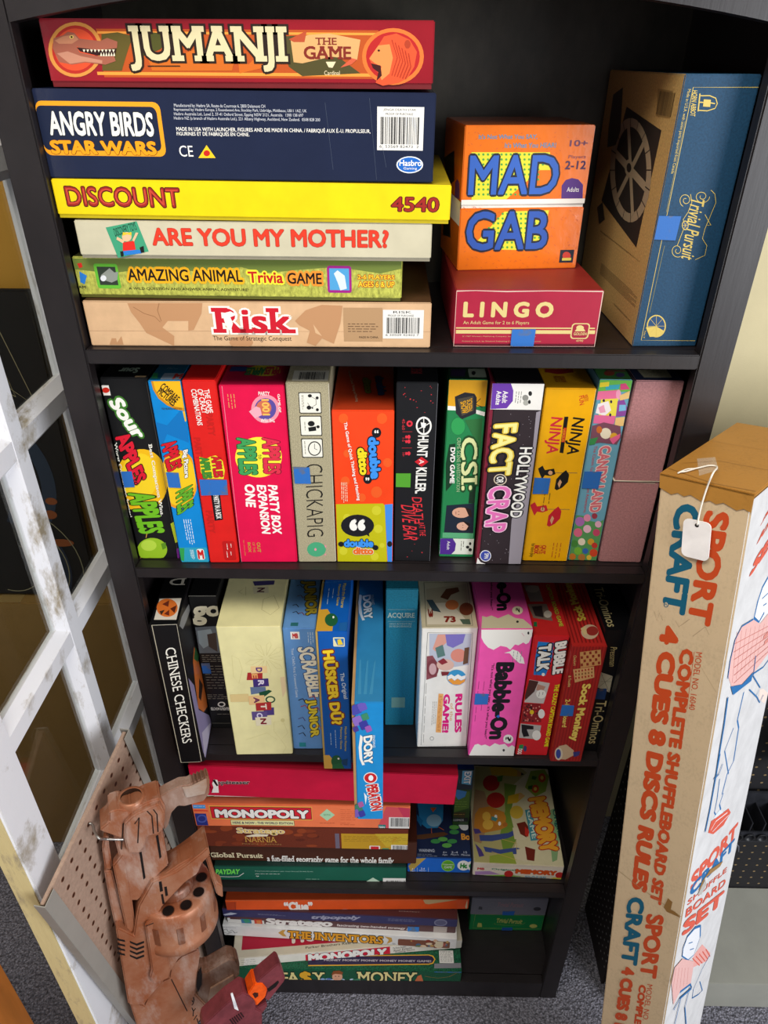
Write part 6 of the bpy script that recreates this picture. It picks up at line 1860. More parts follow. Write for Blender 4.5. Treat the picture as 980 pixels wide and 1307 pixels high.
p 2A1214 131 1477 127 1493 113 1494 105 1477 110 1461 123 1460
p D89080 286 1827 281 1844 268 1845 259 1828 264 1810 277 1810
p C83030 28 1574 23 1591 10 1592 6 1575 6 1558 20 1558
p 2A1214 229 1615 225 1632 211 1633 203 1616 207 1599 221 1599
p 1A1010 95 1535 90 1552 77 1552 69 1536 73 1519 87 1518
p C83030 97 1557 93 1574 79 1575 71 1558 76 1541 89 1541
p 2A1214 97 1465 92 1482 79 1482 71 1466 75 1449 89 1449
p D89080 144 1600 140 1617 126 1618 118 1601 123 1584 136 1584
p 1A1010 294 1676 290 1693 276 1694 268 1677 272 1660 286 1659
p C83030 283 1619 279 1636 265 1636 257 1620 261 1603 275 1603
p C83030 43 1487 39 1503 25 1504 17 1488 22 1471 35 1470
p 2A1214 208 1836 203 1853 190 1853 181 1836 186 1819 199 1819
p D89080 178 1684 173 1701 160 1701 151 1685 156 1668 169 1667
p D89080 274 1503 269 1520 256 1520 247 1504 252 1487 265 1487
p C83030 229 1615 224 1632 211 1632 202 1616 207 1599 220 1598
p 1A1010 145 1553 140 1570 127 1570 118 1554 123 1537 136 1536
p 1A1010 148 1544 143 1561 130 1561 121 1545 126 1528 139 1527
p C83030 114 1806 109 1824 95 1824 87 1807 92 1790 105 1790
p D89080 141 1472 136 1489 123 1489 115 1473 119 1456 133 1456
p C83030 99 1664 94 1681 81 1682 72 1665 77 1648 91 1648
p D89080 130 1561 125 1578 112 1578 104 1562 108 1545 122 1544
p 2A1214 64 1823 59 1840 46 1841 37 1824 42 1807 55 1806
p E8C820 190 1628 187 1658 172 1677 150 1677 131 1660 121 1630 124 1600 139 1582 161 1581 180 1599
p EFEDE6 366 1662 366 1709 356 1748 337 1769 313 1770 289 1750 270 1712 259 1665 259 1618 269 1580 288 1558 311 1558 335 1578 355 1615
p B8B4B0 6 1901 343 1939 340 2276 11 2245
p 1A1418 20 1921 220 1954 229 2035 120 2038 179 2199 85 2222 45 2101
p EFEDE6 366 2172 366 2219 355 2260 335 2287 309 2297 281 2289 254 2263 234 2223 223 2177 224 2130 234 2090 254 2063 280 2053 309 2061 335 2087 355 2126
t EEDC1C 441 992 8 1459 72 -2 40 0 0 2A140A 30|THE CRAZY CAPTION BOARD GAME
p 1E8A4A 38 2422 105 2408 113 2533 44 2536
t EFEDE6 28 2515 -3 136 75 -2 40 0 0 - 0|DOG
p 3A3A70 172 2510 172 2555 161 2583 144 2584 127 2556 117 2512 117 2468 128 2440 145 2439 162 2466
l 8A1014 30 6 46 151 909 6 949
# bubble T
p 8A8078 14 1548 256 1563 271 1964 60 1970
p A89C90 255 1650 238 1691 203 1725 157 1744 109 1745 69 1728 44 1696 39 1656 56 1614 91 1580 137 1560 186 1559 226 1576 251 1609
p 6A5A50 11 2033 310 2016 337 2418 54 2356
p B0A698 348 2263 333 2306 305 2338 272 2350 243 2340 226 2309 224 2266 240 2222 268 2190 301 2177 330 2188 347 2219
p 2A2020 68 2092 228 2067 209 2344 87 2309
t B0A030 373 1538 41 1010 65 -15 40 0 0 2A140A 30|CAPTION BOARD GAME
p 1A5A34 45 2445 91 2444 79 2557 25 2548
# sock F
p 8E1C1A 13 10 32 10 29 2572 7 2572
p 8E1C1A 59 10 79 9 79 2571 57 2571
p 8E1C1A 106 9 126 8 129 2570 107 2570
p 8E1C1A 153 8 172 8 179 2569 157 2569
p 8E1C1A 199 7 219 7 229 2567 207 2568
p 8E1C1A 246 6 266 6 279 2566 257 2567
p 8E1C1A 293 6 312 6 329 2565 307 2566
p 8E1C1A 339 6 359 6 379 2564 357 2564
p 8E1C1A 386 6 406 6 429 2563 407 2563
p 8E1C1A 433 6 452 6 479 2562 457 2562
p 8E1C1A 479 6 499 6 504 2561
p C8945A 123 119 421 63 476 368 181 443
p 8A3020 145 203 179 196 190 250 156 257
p 8A3020 168 353 202 346 213 401 179 408
p 8A3020 175 121 209 114 219 168 186 175
p 8A3020 198 270 232 263 243 318 209 325
p 8A3020 228 188 261 181 272 235 238 242
p 8A3020 251 338 285 331 296 386 262 393
p 8A3020 257 106 290 99 301 153 268 160
p 8A3020 280 255 314 248 325 302 291 310
p 8A3020 310 173 343 166 354 220 321 227
p 8A3020 334 323 367 315 379 370 345 378
p 8A3020 339 92 372 84 383 138 350 145
p 8A3020 363 240 396 233 408 287 374 295
p 8A3020 392 158 425 151 437 205 403 212
p 8A3020 416 307 450 300 461 355 428 362
p CFA068 73 473 377 405 419 635 141 748
p A8281C 134 514 133 531 125 539 115 532 109 514 110 497 118 490 128 497
p 8A5A30 144 584 143 602 135 609 125 602 119 585 120 567 128 560 138 567
p A8281C 155 655 154 672 146 680 136 673 129 655 131 638 139 630 149 637
p A8281C 180 503 179 520 171 527 161 520 155 503 156 486 164 478 174 485
p 8A5A30 191 573 190 590 182 597 172 590 166 573 167 556 175 548 185 555
p A8281C 201 643 200 661 193 668 182 661 176 644 177 626 185 619 195 626
p A8281C 227 491 226 509 218 516 208 509 201 492 202 474 210 467 220 474
p 8A5A30 237 561 236 579 228 586 218 579 212 562 213 544 221 537 231 544
p A8281C 248 632 247 649 239 657 229 650 223 632 224 615 232 607 242 614
p A8281C 273 480 272 497 264 504 254 497 248 480 249 463 256 456 266 463
p 8A5A30 284 550 283 567 275 575 265 567 258 550 259 533 267 525 277 532
p A8281C 295 620 294 638 286 645 276 638 269 621 270 603 278 596 288 603
p A8281C 319 468 318 486 310 493 300 486 294 469 295 452 303 444 313 451
p 8A5A30 330 538 329 556 321 563 311 556 305 539 306 521 313 514 323 521
p A8281C 341 609 340 626 332 634 322 626 316 609 317 592 324 584 335 591
p A8281C 365 457 364 474 356 482 346 475 340 458 341 440 349 433 359 440
p 8A5A30 376 527 375 544 367 552 357 545 351 527 352 510 360 503 370 510
p A8281C 387 597 386 615 379 622 369 615 362 598 363 580 371 573 381 580
t E8CE62 227 778 -2 1306 169 -14 50 0 0 - 0|Sock Monkey
t E0C87A 39 188 30 205 42 -1 0 0 0 - 0|Checkers
t E0C87A 23 604 24 239 43 -1 0 0 0 - 0|& Trouble
t E8CE62 48 1111 30 639 78 -2 30 0 0 - 0|2-in-1 Board
p C8AC8A 91 2206 208 2162 352 2304 365 2429 247 2537 105 2519
p D8CCB4 182 2391 186 2446 181 2494 168 2530 149 2550 126 2550 102 2532 79 2496 61 2448 50 2394 47 2340 52 2292 65 2256 84 2237 107 2237 131 2255 153 2290 171 2337
p 3A4A9A 152 2392 155 2437 151 2475 141 2501 126 2510 109 2502 93 2476 78 2438 69 2394 67 2349 71 2311 81 2285 95 2276 112 2285 129 2309 143 2347
p 3A3A7A 344 2346 459 2322 453 2427 376 2471
x 2A6AB8 0 1243 205 1475
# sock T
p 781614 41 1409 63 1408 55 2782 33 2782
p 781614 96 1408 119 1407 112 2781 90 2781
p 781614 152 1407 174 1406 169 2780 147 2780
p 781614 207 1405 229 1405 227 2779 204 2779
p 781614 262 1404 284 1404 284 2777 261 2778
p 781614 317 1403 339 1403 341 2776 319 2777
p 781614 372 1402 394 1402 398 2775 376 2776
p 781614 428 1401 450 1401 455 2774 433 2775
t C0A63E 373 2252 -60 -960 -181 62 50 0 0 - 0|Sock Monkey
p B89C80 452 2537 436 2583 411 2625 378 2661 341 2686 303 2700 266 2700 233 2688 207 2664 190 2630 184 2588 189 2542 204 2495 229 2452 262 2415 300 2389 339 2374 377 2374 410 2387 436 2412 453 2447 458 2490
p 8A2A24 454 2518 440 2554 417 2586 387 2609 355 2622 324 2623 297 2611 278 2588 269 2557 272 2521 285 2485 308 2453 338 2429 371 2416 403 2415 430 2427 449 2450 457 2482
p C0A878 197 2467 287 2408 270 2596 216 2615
# tri F
t C9B87E 109 1525 25 1015 165 -23 10 0 15 - 0|Tri-Ominos
t B9A870 128 344 50 409 98 -19 0 0 30 - 0|Pressman
p B4AC92 69 873 270 953 279 1312 76 1204
l 2A2620 50 75 884 272 1301
l 2A2620 50 266 960 84 1203
l 2A2620 50 102 1073 272 1070
x 1A3A6A 64 1230 224 1457
# tri T
t A89C70 46 1693 -4 933 153 -33 10 0 15 - 0|Tri-Ominos
# appe F
t 16080C 459 506 566 -35 11 -130 30 1 0 E8DCD8 20|ppéteaser
p E4E0DA 376 456 417 342 479 357 477 524 473 704 341 712 390 566
p 14080C 391 373 434 341 478 505 448 525
l 14080C 90 329 458 354 700
l 14080C 90 319 571 378 567
# mono F
p D8505A 3507 20 3934 59 3934 654 3351 654
p C83A58 3714 32 3934 59 3934 605
p 4A98D8 21 33 248 33 248 139 21 139
m E8F0F8 31 49 242 123 1 0
p 26307E 23 287 232 287 232 641 23 641
p 4A58A8 234 436 223 478 201 515 172 543 139 559 106 559 77 545 55 518 44 482 44 440 55 398 77 361 106 334 138 319 171 318 200 332 222 358 233 395
p 26307E 204 437 195 468 177 495 154 513 128 520 104 514 85 497 75 471 74 439 83 408 101 382 124 364 150 357 174 363 192 380 203 406
p D8282A 24 191 279 191 279 218 24 218
p E8A848 309 47 2167 47 2167 445 309 445
p 1A1A1A 325 74 2156 74 2156 421 325 421
p D02230 331 86 2149 86 2149 409 331 409
t EFEDE6 400 398 1707 0 0 -254 60 0 0 1A1A22 50|MONOPOLY
p 3A3A28 654 460 1825 460 1825 624 654 624
p E8E2A0 661 468 1818 468 1818 612 661 612
t 2A2A5A 691 579 1106 0 0 -71 30 0 0 - 0|HERE & NOW : THE WORLD EDITION
p A8D0A8 2439 104 2576 278 2430 457 2298 288
t 3A7A5A 2373 301 121 0 0 -48 0 0 0 - 0|RECYCLE
m C85A38 2678 99 2957 454 6 0
m 8A3A28 2291 511 2573 536 1 0
m B04A30 2666 504 2941 593 2 0
p 1A7A78 3490 550 3494 551 3497 553 3499 556 3500 560 3500 644 3499 648 3497 651 3494 653 3490 654 3375 654 3371 653 3368 651 3365 648 3365 644 3365 560 3365 556 3368 553 3371 551 3375 550
t EFEDE6 3378 652 106 0 0 -76 20 0 0 - 0|Hasbro
p E4E2DC 3556 322 3934 322 3934 654 3556 654
b 202020 3593 347 3934 598
# strat F
p 7E3418 1155 416 1136 437 1090 454 1027 461 965 458 921 444 907 423 925 402 972 385 1035 378 1096 382 1140 396
p 5A2212 2267 286 2249 316 2204 338 2143 347 2083 342 2039 322 2025 293 2042 264 2088 242 2148 233 2208 239 2252 258
p 8E3E1C 665 70 644 112 597 144 536 157 478 147 438 118 427 77 448 36 495 6 555 6 613 6 653 30
p 7E3418 418 577 404 616 374 644 338 644 304 644 282 620 277 581 292 542 321 513 357 502 391 511 413 539
p 7E3418 1231 504 1211 543 1163 572 1099 584 1036 576 993 549 980 512 1000 473 1049 444 1112 432 1174 440 1218 467
p 7E3418 246 115 223 145 167 168 93 178 22 172 6 152 6 123 6 93 36 70 109 60 180 66 231 86
p 7E3418 2235 255 2220 289 2181 315 2129 326 2077 318 2041 294 2029 261 2045 227 2084 201 2135 191 2186 198 2223 222
p 7E3418 1273 538 1254 581 1209 614 1150 627 1094 618 1055 587 1043 545 1062 502 1107 469 1166 456 1222 466 1261 496
p 5A2212 1281 329 1269 362 1241 387 1204 396 1169 389 1145 366 1138 333 1151 300 1179 276 1216 266 1250 274 1274 297
p 5A2212 1396 309 1381 327 1344 341 1295 347 1246 344 1211 332 1200 315 1214 296 1251 282 1301 276 1350 279 1384 291
p 8E3E1C 361 183 340 207 289 225 221 234 155 229 108 213 93 190 114 166 165 148 233 140 299 144 346 160
p 8E3E1C 1964 242 1951 266 1916 284 1870 291 1825 286 1793 270 1782 247 1796 224 1830 206 1876 198 1921 203 1953 219
p 7E3418 939 341 917 372 865 395 796 405 728 399 680 379 665 349 687 319 739 296 808 286 876 292 923 312
p 5A2212 887 537 876 555 850 569 816 575 783 571 759 559 752 541 763 523 789 509 823 503 857 507 880 519
p 5A2212 1077 269 1058 289 1008 305 941 312 875 309 828 296 812 277 832 257 882 241 949 234 1014 237 1062 250
p 8E3E1C 614 113 599 141 565 163 520 171 477 165 447 146 438 118 453 90 488 69 533 61 576 67 605 86
p 7E3418 823 414 811 444 783 466 748 475 714 468 691 447 685 419 697 389 725 367 760 359 794 365 817 386
p 7E3418 881 312 861 352 811 382 747 394 685 385 641 358 629 320 650 280 699 251 763 238 825 247 868 274
p 7E3418 2214 116 2193 142 2139 163 2066 172 1994 167 1942 149 1924 124 1945 98 1999 77 2072 68 2144 73 2196 90
p 8E3E1C 1786 156 1768 198 1723 229 1663 242 1605 232 1564 204 1552 163 1570 122 1615 91 1674 79 1732 88 1773 116
p 7E3418 502 512 484 536 442 555 386 563 332 558 294 542 282 519 300 495 342 476 398 468 452 473 490 489
p 8E3E1C 2214 575 2198 594 2157 608 2102 615 2047 612 2008 600 1994 582 2010 564 2051 549 2106 543 2160 546 2200 558
p 5A2212 1986 398 1973 418 1940 434 1895 441 1850 437 1819 423 1808 403 1821 382 1855 367 1899 360 1944 364 1975 378
p 8E3E1C 1194 322 1178 357 1141 383 1092 394 1045 386 1012 362 1003 328 1019 293 1056 266 1105 256 1151 264 1184 288
p 8E3E1C 2029 118 2015 157 1980 186 1935 198 1891 189 1860 162 1851 123 1865 84 1899 55 1944 43 1988 52 2019 80
p 7E3418 833 540 813 570 766 592 704 602 644 596 601 576 588 547 607 518 655 496 716 486 777 492 819 512
t E0C070 733 260 888 0 0 -213 30 1 0 F0E8D0 35|Stratego
t C89A48 868 487 578 0 0 -171 0 1 0 - 0|NARNIA
t A87A48 792 571 735 0 0 -39 0 1 0 - 0|PRINCE CASPIAN
p E8DCC0 880 294 1090 225 1318 239 1287 295 928 323
p 6A6070 2556 179 2635 179 2635 644 2556 644
p BE9222 2672 176 3914 176 3914 644 2672 644
p C8A82E 3298 167 3914 145 3914 469 3513 576
m 8A6A1C 2721 237 3914 435 4 0
p E8E0D8 3386 540 3390 540 3394 543 3396 546 3397 550 3397 634 3396 638 3394 641 3390 643 3386 644 3206 644 3202 643 3199 641 3197 638 3196 634 3196 550 3197 546 3199 543 3202 540 3206 540
p C8202A 3364 562 3367 562 3370 564 3371 567 3372 570 3372 636 3371 639 3370 642 3367 643 3364 644 3228 644 3225 643 3223 642 3221 639 3220 636 3220 570 3221 567 3223 564 3225 562 3228 562
p 3A8A6A 3561 615 3562 615 3563 616 3563 617 3564 618 3564 641 3563 642 3563 643 3562 644 3561 644 3440 644 3439 644 3438 643 3438 642 3437 641 3437 618 3438 617 3438 616 3439 615 3440 615
p E4E2DC 3605 504 3914 504 3914 644 3605 644
b 202020 3638 526 3914 644
p BE9222 3621 481 3646 299 3726 252
# global F
t E2D6B0 -16 607 1041 0 0 -159 30 1 0 - 0|Global Pursuit
t EFEDE6 1095 788 2488 0 0 -274 25 1 0 - 0|a fun-filled geography game for the whole family
t EFEDE6 3676 771 457 0 0 -64 20 1 0 - 0|Made in U.S.A.
p D8D0C8 4014 171 4014 183 4014 704
# payday F
t 6EDC54 -7 291 479 -16 33 -179 50 0 0 - 0|PAYDAY
l EFEDE6 140 70 360 258 372 449 355 564 235
t A8C8B8 793 192 1144 0 0 -45 0 0 0 - 0|Printed instructions, gameboard, cards, money, tokens and die inside this box
m EFEDE6 784 242 1292 281 1 0
t EFEDE6 792 363 61 0 0 -37 0 0 0 - 0|9
m A8C8B8 1776 406 2054 463 1 0
p 4A78C8 2090 494 2543 494 2543 494 2090 494
p 3A78D0 2638 494 2895 494 2895 494 2638 494
m EFEDE6 2661 494 2878 494 1 0
p B8D0B8 3116 357 3250 494 3114 494 2982 494
m C8D8C8 2969 494 3259 494 1 0
p E4E2DC 3313 374 3764 374 3764 494 3313 494
b 202020 3379 454 3756 494
# white F
p 3A7A2A 74 264 125 264 335 242 295 264 234 264
t 181818 388 341 76 0 0 -69 60 0 0 - 0|0
m 5A5A5A 565 264 832 264 1 0
# hoot F
p B89A4A 20 290 171 28 364 8 147 373 67 489
t EFEDE6 84 424 64 0 0 -63 0 0 0 - 0|4+
t EFEDE6 74 482 85 0 0 -48 0 0 0 - 0|Ages
t EFEDE6 272 410 77 0 0 -70 0 0 0 - 0|2-4
t EFEDE6 241 475 140 0 0 -54 0 0 0 - 0|Players
l EFEDE6 40 197 342 201 489
l EFEDE6 40 421 335 427 488
p 8AC83A 942 254 939 314 923 369 896 414 860 443 819 454 777 445 739 419 707 376 686 322 676 262 680 202 696 148 724 104 759 76 799 65 840 73 879 99 910 141 932 194
p 5AA02A 925 254 922 306 908 353 885 390 853 415 818 424 781 417 748 395 720 359 701 313 693 262 696 210 711 164 734 127 765 103 801 94 837 100 870 123 898 158 917 204
t EFEDE6 706 248 207 0 0 -65 0 0 0 - 0|Cooperative
t EFEDE6 735 349 162 0 0 -82 0 0 0 - 0|GAME
p EFEDE6 1244 237 1240 296 1222 349 1191 389 1152 411 1109 413 1067 393 1031 355 1006 304 995 245 999 186 1018 134 1048 94 1087 73 1130 72 1172 91 1207 128 1232 179
t 2A8A3A 1052 339 157 0 0 -182 70 0 0 - 0|Ho
p EFEDE6 1254 241 1254 310 1254 366 1254 398 1254 399 1222 369 1195 315 1182 246 1186 178 1205 122 1236 91 1254 90 1254 119 1254 173
t 2A8A3A 1226 321 102 0 0 -155 70 0 0 - 0|o
# hoot T
p 2A86BC 209 967 788 956 736 1526 621 1694 406 1712 260 1583
p 8AB8D0 710 1526 700 1571 676 1611 641 1643 597 1664 549 1672 501 1666 459 1646 426 1616 405 1576 399 1532 408 1487 432 1447 468 1414 512 1392 561 1384 609 1390 652 1410 685 1442 705 1482
p D8602A 488 1228 620 1226 541 1336
p 1A6AA0 199 1391 326 1534 279 1677 205 1536
l C8602A 120 492 1696 495 1850
l C8602A 120 643 1679 746 1738
p 5A3A24 189 1865 744 1785 835 1830 739 1878 314 1955 187 1957
p 5AA04A 1067 1671 1051 1697 1012 1717 960 1725 910 1719 873 1701 861 1675 876 1649 915 1629 967 1621 1018 1627 1055 1646
p 3A8A4A 1059 1779 1043 1805 1005 1824 953 1832 903 1826 867 1808 855 1783 870 1757 908 1738 960 1730 1011 1736 1047 1754
p 5AA04A 815 1945 800 1970 762 1989 712 1997 661 1991 625 1974 613 1949 628 1923 666 1904 717 1897 767 1902 803 1920
p 3A8A4A 1002 1987 987 2012 949 2031 898 2039 848 2033 812 2016 800 1991 815 1966 853 1946 904 1939 954 1944 990 1962
p 5AA04A 891 2079 876 2104 838 2123 788 2131 738 2125 702 2108 690 2083 705 2058 743 2039 794 2032 844 2037 879 2055
p 3A8A4A 666 1993 651 2019 613 2038 562 2045 512 2039 476 2022 464 1997 478 1972 516 1953 567 1945 617 1951 653 1969
p D8DCE0 1254 1562 1254 1624 1254 1679 1238 1719 1195 1741 1150 1742 1110 1722 1079 1682 1060 1629 1057 1567 1069 1505 1096 1449 1133 1408 1178 1385 1223 1384 1254 1405 1254 1446 1254 1500
t E09A3A 1091 1954 183 0 0 -144 50 0 0 - 0|Bo
t C0C8D8 224 2229 322 0 0 -65 20 0 0 - 0|WARNING:
m 8A94A8 189 2262 612 2333 2 0
t C0C8D8 700 2251 81 0 0 -43 0 0 0 - 0|4+
t C0C8D8 867 2246 134 0 0 -42 0 0 0 - 0|2-4
t C0C8D8 1116 2243 67 0 0 -43 0 0 0 - 0|15
t C0C8D8 689 2303 101 0 0 -42 0 0 0 - 0|Ages
t C0C8D8 859 2299 154 0 0 -41 0 0 0 - 0|Players
t C0C8D8 1066 2295 170 0 0 -41 0 0 0 - 0|Minutes
# exit F
p 1E2A3A 6 6 313 6 324 597 6 598
p 5AB0D8 100 27 293 27 290 456 104 418
t F0F4F4 141 52 0 378 136 -13 40 0 0 14304A 30|EXIT
l 4A6A7A 80 19 152 66 405
p 4A6A24 6 663 284 662 299 1194 6 1331 6 993
p 3A7AB8 20 598 222 663 199 826 73 926 6 794
m 8AA84A 6 959 257 1194 3 0
p 3A3018 6 1331 245 1330 234 1502 6 1482
m C8A84A 6 1365 231 1454 1 0
p 16181E 6 1510 308 1510 308 1642 6 1642
t B8BCC0 -18 1621 239 0 0 -69 20 0 0 - 0|KOSMOS
# memory F
p EEE4D2 36 211 684 96 1254 73 1764 19 1764 266 1291 388 625 339 46 355
t C82030 82 252 142 0 0 -81 50 0 0 - 0|MB
t 2A8A6A 362 240 480 0 0 -72 30 1 0 - 0|Original
p B890C8 43 312 330 272 545 368 51 428
p 7AB83A 220 434 710 368 1046 410 472 434
t E05A18 842 311 811 0 0 -158 70 0 0 C82A18 30|MEMORY
t 5AA8C8 1041 416 427 0 0 -49 30 0 0 - 0|GAME
p C82A28 806 330 802 381 781 424 747 434 707 434 668 434 639 396 626 347 630 296 651 253 685 228 725 224 763 243 792 281
p C82A28 1764 282 1764 330 1764 369 1757 394 1718 397 1679 380 1649 344 1634 298 1637 251 1657 211 1690 187 1729 184 1764 201 1764 236
p D8C84A 1619 373 1764 381 1764 424 1543 423
# memory T
p A8A06A 155 41 1171 6 1293 134 836 587 678 1349 889 1807 674 2294 10 2294 6 1531
p 9A7A5A 113 627 313 668 429 1217 169 1892 24 1854 6 1387
p 6E8A34 760 433 1028 472 822 1196 894 1761 621 2223 563 1687 722 1103
p C8A024 472 24 939 6 1122 99 1051 245 503 232
p B88A50 1070 63 1223 182 1073 255
p 202020 1165 130 1223 182 1155 218
p A82420 660 439 645 502 615 559 571 606 519 637 462 650 407 643 359 617 322 575 300 521 295 458 308 395 338 336 381 289 435 256 493 243 549 250 598 277 635 320 656 376
p A82420 739 861 725 921 692 977 645 1021 589 1051 528 1064 469 1058 417 1034 377 994 353 942 348 882 361 822 393 766 440 720 497 689 559 676 619 682 672 707 712 748 735 801
p 4A7A2A 613 280 755 229 719 382 625 414
p C8A024 820 754 1098 657 1179 735 982 914 780 950
p C89A60 1062 659 1180 725 1025 846
p C8A83A 1099 1132 1084 1186 1055 1235 1014 1272 967 1293 918 1295 875 1279 841 1247 822 1201 818 1147 832 1092 861 1043 902 1005 950 983 1000 981 1044 997 1077 1031 1096 1078
p B8782A 176 1083 399 1031 696 1154 717 1491 573 1569 226 1658 42 1527 79 1236
p D8AA44 445 1458 434 1502 406 1541 369 1567 325 1578 283 1572 249 1549 227 1513 221 1470 233 1426 259 1387 298 1360 341 1348 384 1355 419 1378 440 1414
p D8AA44 404 1267 394 1309 373 1345 343 1369 309 1379 276 1373 250 1351 233 1318 229 1277 238 1235 260 1199 290 1174 324 1164 357 1170 384 1192 400 1227
p C0802C 722 1299 708 1356 678 1406 635 1445 586 1467 535 1470 489 1453 452 1419 431 1371 426 1315 439 1258 469 1206 511 1166 562 1144 613 1141 660 1158 697 1194 718 1242
p EFEDE6 542 1270 534 1299 517 1317 499 1318 485 1301 481 1273 489 1244 506 1225 525 1224 539 1241
p EFEDE6 607 1425 599 1454 582 1472 564 1473 550 1456 547 1429 555 1400 571 1382 590 1381 604 1397
p A8682A 743 1442 733 1468 713 1489 686 1497 661 1491 644 1473 639 1447 649 1421 669 1400 696 1392 721 1397 738 1416
p 4A8A8A 425 1266 552 1308 503 1383 410 1354
p 3A4A82 138 1710 393 1696 738 1631 918 1527 906 1645 727 1747 383 1834 151 1838
p C8BEA0 835 1508 1181 1466 1159 1654 1061 1775 852 1763
p 6A2418 931 1408 1109 1350 1179 1489 1102 1713 983 1641
p B82A20 1095 1470 1179 1560 1132 1702 1074 1659
p 3A4A82 207 1957 536 2007 875 1944 1038 1980 860 2087 529 2096 241 2067
p C8BEA0 871 1989 1216 1880 1230 2103 1049 2243 850 2189
p 6A2418 1045 1912 1246 1968 1195 2214 1054 2200
p 4A3A78 26 1575 146 1578 184 1661 54 1691
p 4A3A78 43 1898 161 2027 214 2157 110 2185
p 8A9A3A 318 2152 783 2038 838 2294 305 2294
l B8A050 120 598 1777 885 1853 866 2034
l B8A050 120 366 2061 847 2211
p 7E9636 1381 85 1698 29 1764 215 1643 596 1401 738 1204 515
p B8441E 1690 248 1671 309 1635 354 1592 372 1553 358 1528 316 1525 257 1544 197 1580 151 1624 132 1663 146 1688 189
p E0C050 1644 251 1633 283 1612 304 1590 305 1574 286 1571 255 1582 222 1603 202 1626 200 1642 219
p B8441E 1507 541 1489 594 1454 634 1412 650 1373 638 1348 601 1344 549 1361 496 1396 455 1438 439 1478 451 1502 488
p E0C050 1461 543 1451 571 1431 589 1408 591 1392 574 1389 547 1399 519 1420 500 1442 499 1458 515
p 2A5A1E 1399 210 1501 232 1454 315 1375 293
p 2A5A1E 1275 485 1383 452 1356 559 1266 564
p 7E9E6E 1676 1051 1764 1004 1764 1710 1652 2167 1550 2216 1571 1724
p 3E8490 1140 1080 1283 1048 1323 1761 1178 1782
t C8D8C8 1172 1103 40 641 91 -30 20 0 0 - 0|GAME
t D8962A 1238 798 101 1254 380 -87 80 0 0 A8281C 60|MEMORY
t 1E5A50 1688 1060 40 656 115 -41 40 0 0 - 0|Original
# easy F
t E2D490 1058 614 340 0 0 -487 20 1 0 0E0C0A 50|EA
t E0A828 1437 701 270 0 0 -632 50 0 0 1A1408 30|$
t E2D490 1755 587 228 0 0 -477 20 1 0 0E0C0A 50|Y
t E2D490 2748 560 1291 0 0 -503 20 1 0 0E0C0A 50|MONEY
l A8783A 100 213 444 343 379 471 314
l A8783A 100 4239 226 4531 304 4785 232 4936 67
p 8AA8D0 2137 444 2119 444 2079 444 2041 444 2026 444 2044 444 2084 444 2122 444
p 8AA8D0 2119 422 2102 444 2062 444 2024 444 2009 425 2027 385 2066 368 2105 383
p 8AA8D0 2155 444 2137 444 2097 444 2058 444 2043 444 2061 444 2101 444 2140 444
p D8E4EC 2297 413 2280 444 2240 444 2202 444 2187 416 2205 376 2244 359 2282 374
p 8AA8D0 2338 444 2320 444 2280 444 2242 444 2227 444 2244 444 2284 444 2323 444
p D8E4EC 2720 444 2703 444 2664 444 2625 444 2610 444 2627 444 2666 444 2705 444
p 4A6AB0 2155 414 2137 444 2098 444 2059 444 2045 417 2062 377 2102 359 2140 375
p D8E4EC 2395 444 2378 444 2338 444 2300 444 2285 444 2302 444 2342 444 2380 444
p B8CCE0 2571 444 2554 444 2514 444 2476 444 2460 444 2478 444 2517 444 2556 444
p 3A7A5A 2803 411 2786 444 2747 444 2708 444 2693 414 2709 374 2748 357 2787 372
p B8CCE0 2664 429 2647 444 2607 444 2569 444 2554 432 2571 392 2610 375 2648 390
p D8E4EC 2237 444 2219 444 2179 444 2141 444 2126 444 2144 444 2183 444 2222 444
p 8AA8D0 2725 444 2708 444 2668 444 2629 444 2614 444 2631 444 2670 444 2709 444
p B8CCE0 2451 444 2434 444 2394 444 2356 444 2341 444 2358 408 2397 391 2436 407
p 8AA8D0 2416 413 2399 444 2359 444 2321 444 2306 416 2323 376 2363 358 2401 374
p D8E4EC 2071 444 2053 444 2013 444 1974 444 1959 444 1977 444 2017 444 2056 444
p 4A6AB0 2572 444 2555 444 2515 444 2476 444 2461 444 2478 444 2518 444 2557 444
p D8E4EC 2424 444 2407 444 2367 444 2328 444 2313 444 2330 444 2370 444 2409 444
p B8CCE0 2060 444 2042 444 2002 444 1964 444 1949 444 1967 444 2007 444 2046 444
p 4A6AB0 2407 444 2390 444 2350 444 2311 444 2296 444 2314 444 2353 444 2392 444
p 3A7A5A 2763 444 2746 444 2707 444 2668 444 2652 444 2669 444 2709 444 2747 444
p 4A6AB0 2486 444 2469 444 2429 444 2391 444 2376 444 2393 444 2432 444 2471 444
p B8CCE0 2402 444 2385 444 2345 444 2307 444 2292 444 2309 444 2349 444 2387 444
p 3A7A5A 2641 444 2624 444 2584 444 2545 444 2530 444 2547 444 2586 444 2625 444
p B8CCE0 2140 444 2122 444 2083 444 2044 444 2029 444 2047 444 2087 432 2125 444
p B8CCE0 2205 444 2188 444 2148 444 2109 444 2095 444 2112 440 2152 422 2190 438
p D8E4EC 2313 444 2296 444 2256 444 2218 444 2203 444 2220 444 2260 444 2298 444
p 8AA8D0 2100 444 2082 444 2042 444 2004 444 1989 444 2007 444 2047 444 2085 444
p B8CCE0 2748 444 2731 444 2691 444 2652 444 2637 444 2654 444 2694 444 2732 444
p 4A6AB0 2118 444 2100 444 2060 444 2022 444 2007 444 2025 444 2065 444 2103 444
p D8E4EC 2044 444 2026 444 1986 444 1947 444 1933 444 1951 444 1991 444 2029 444
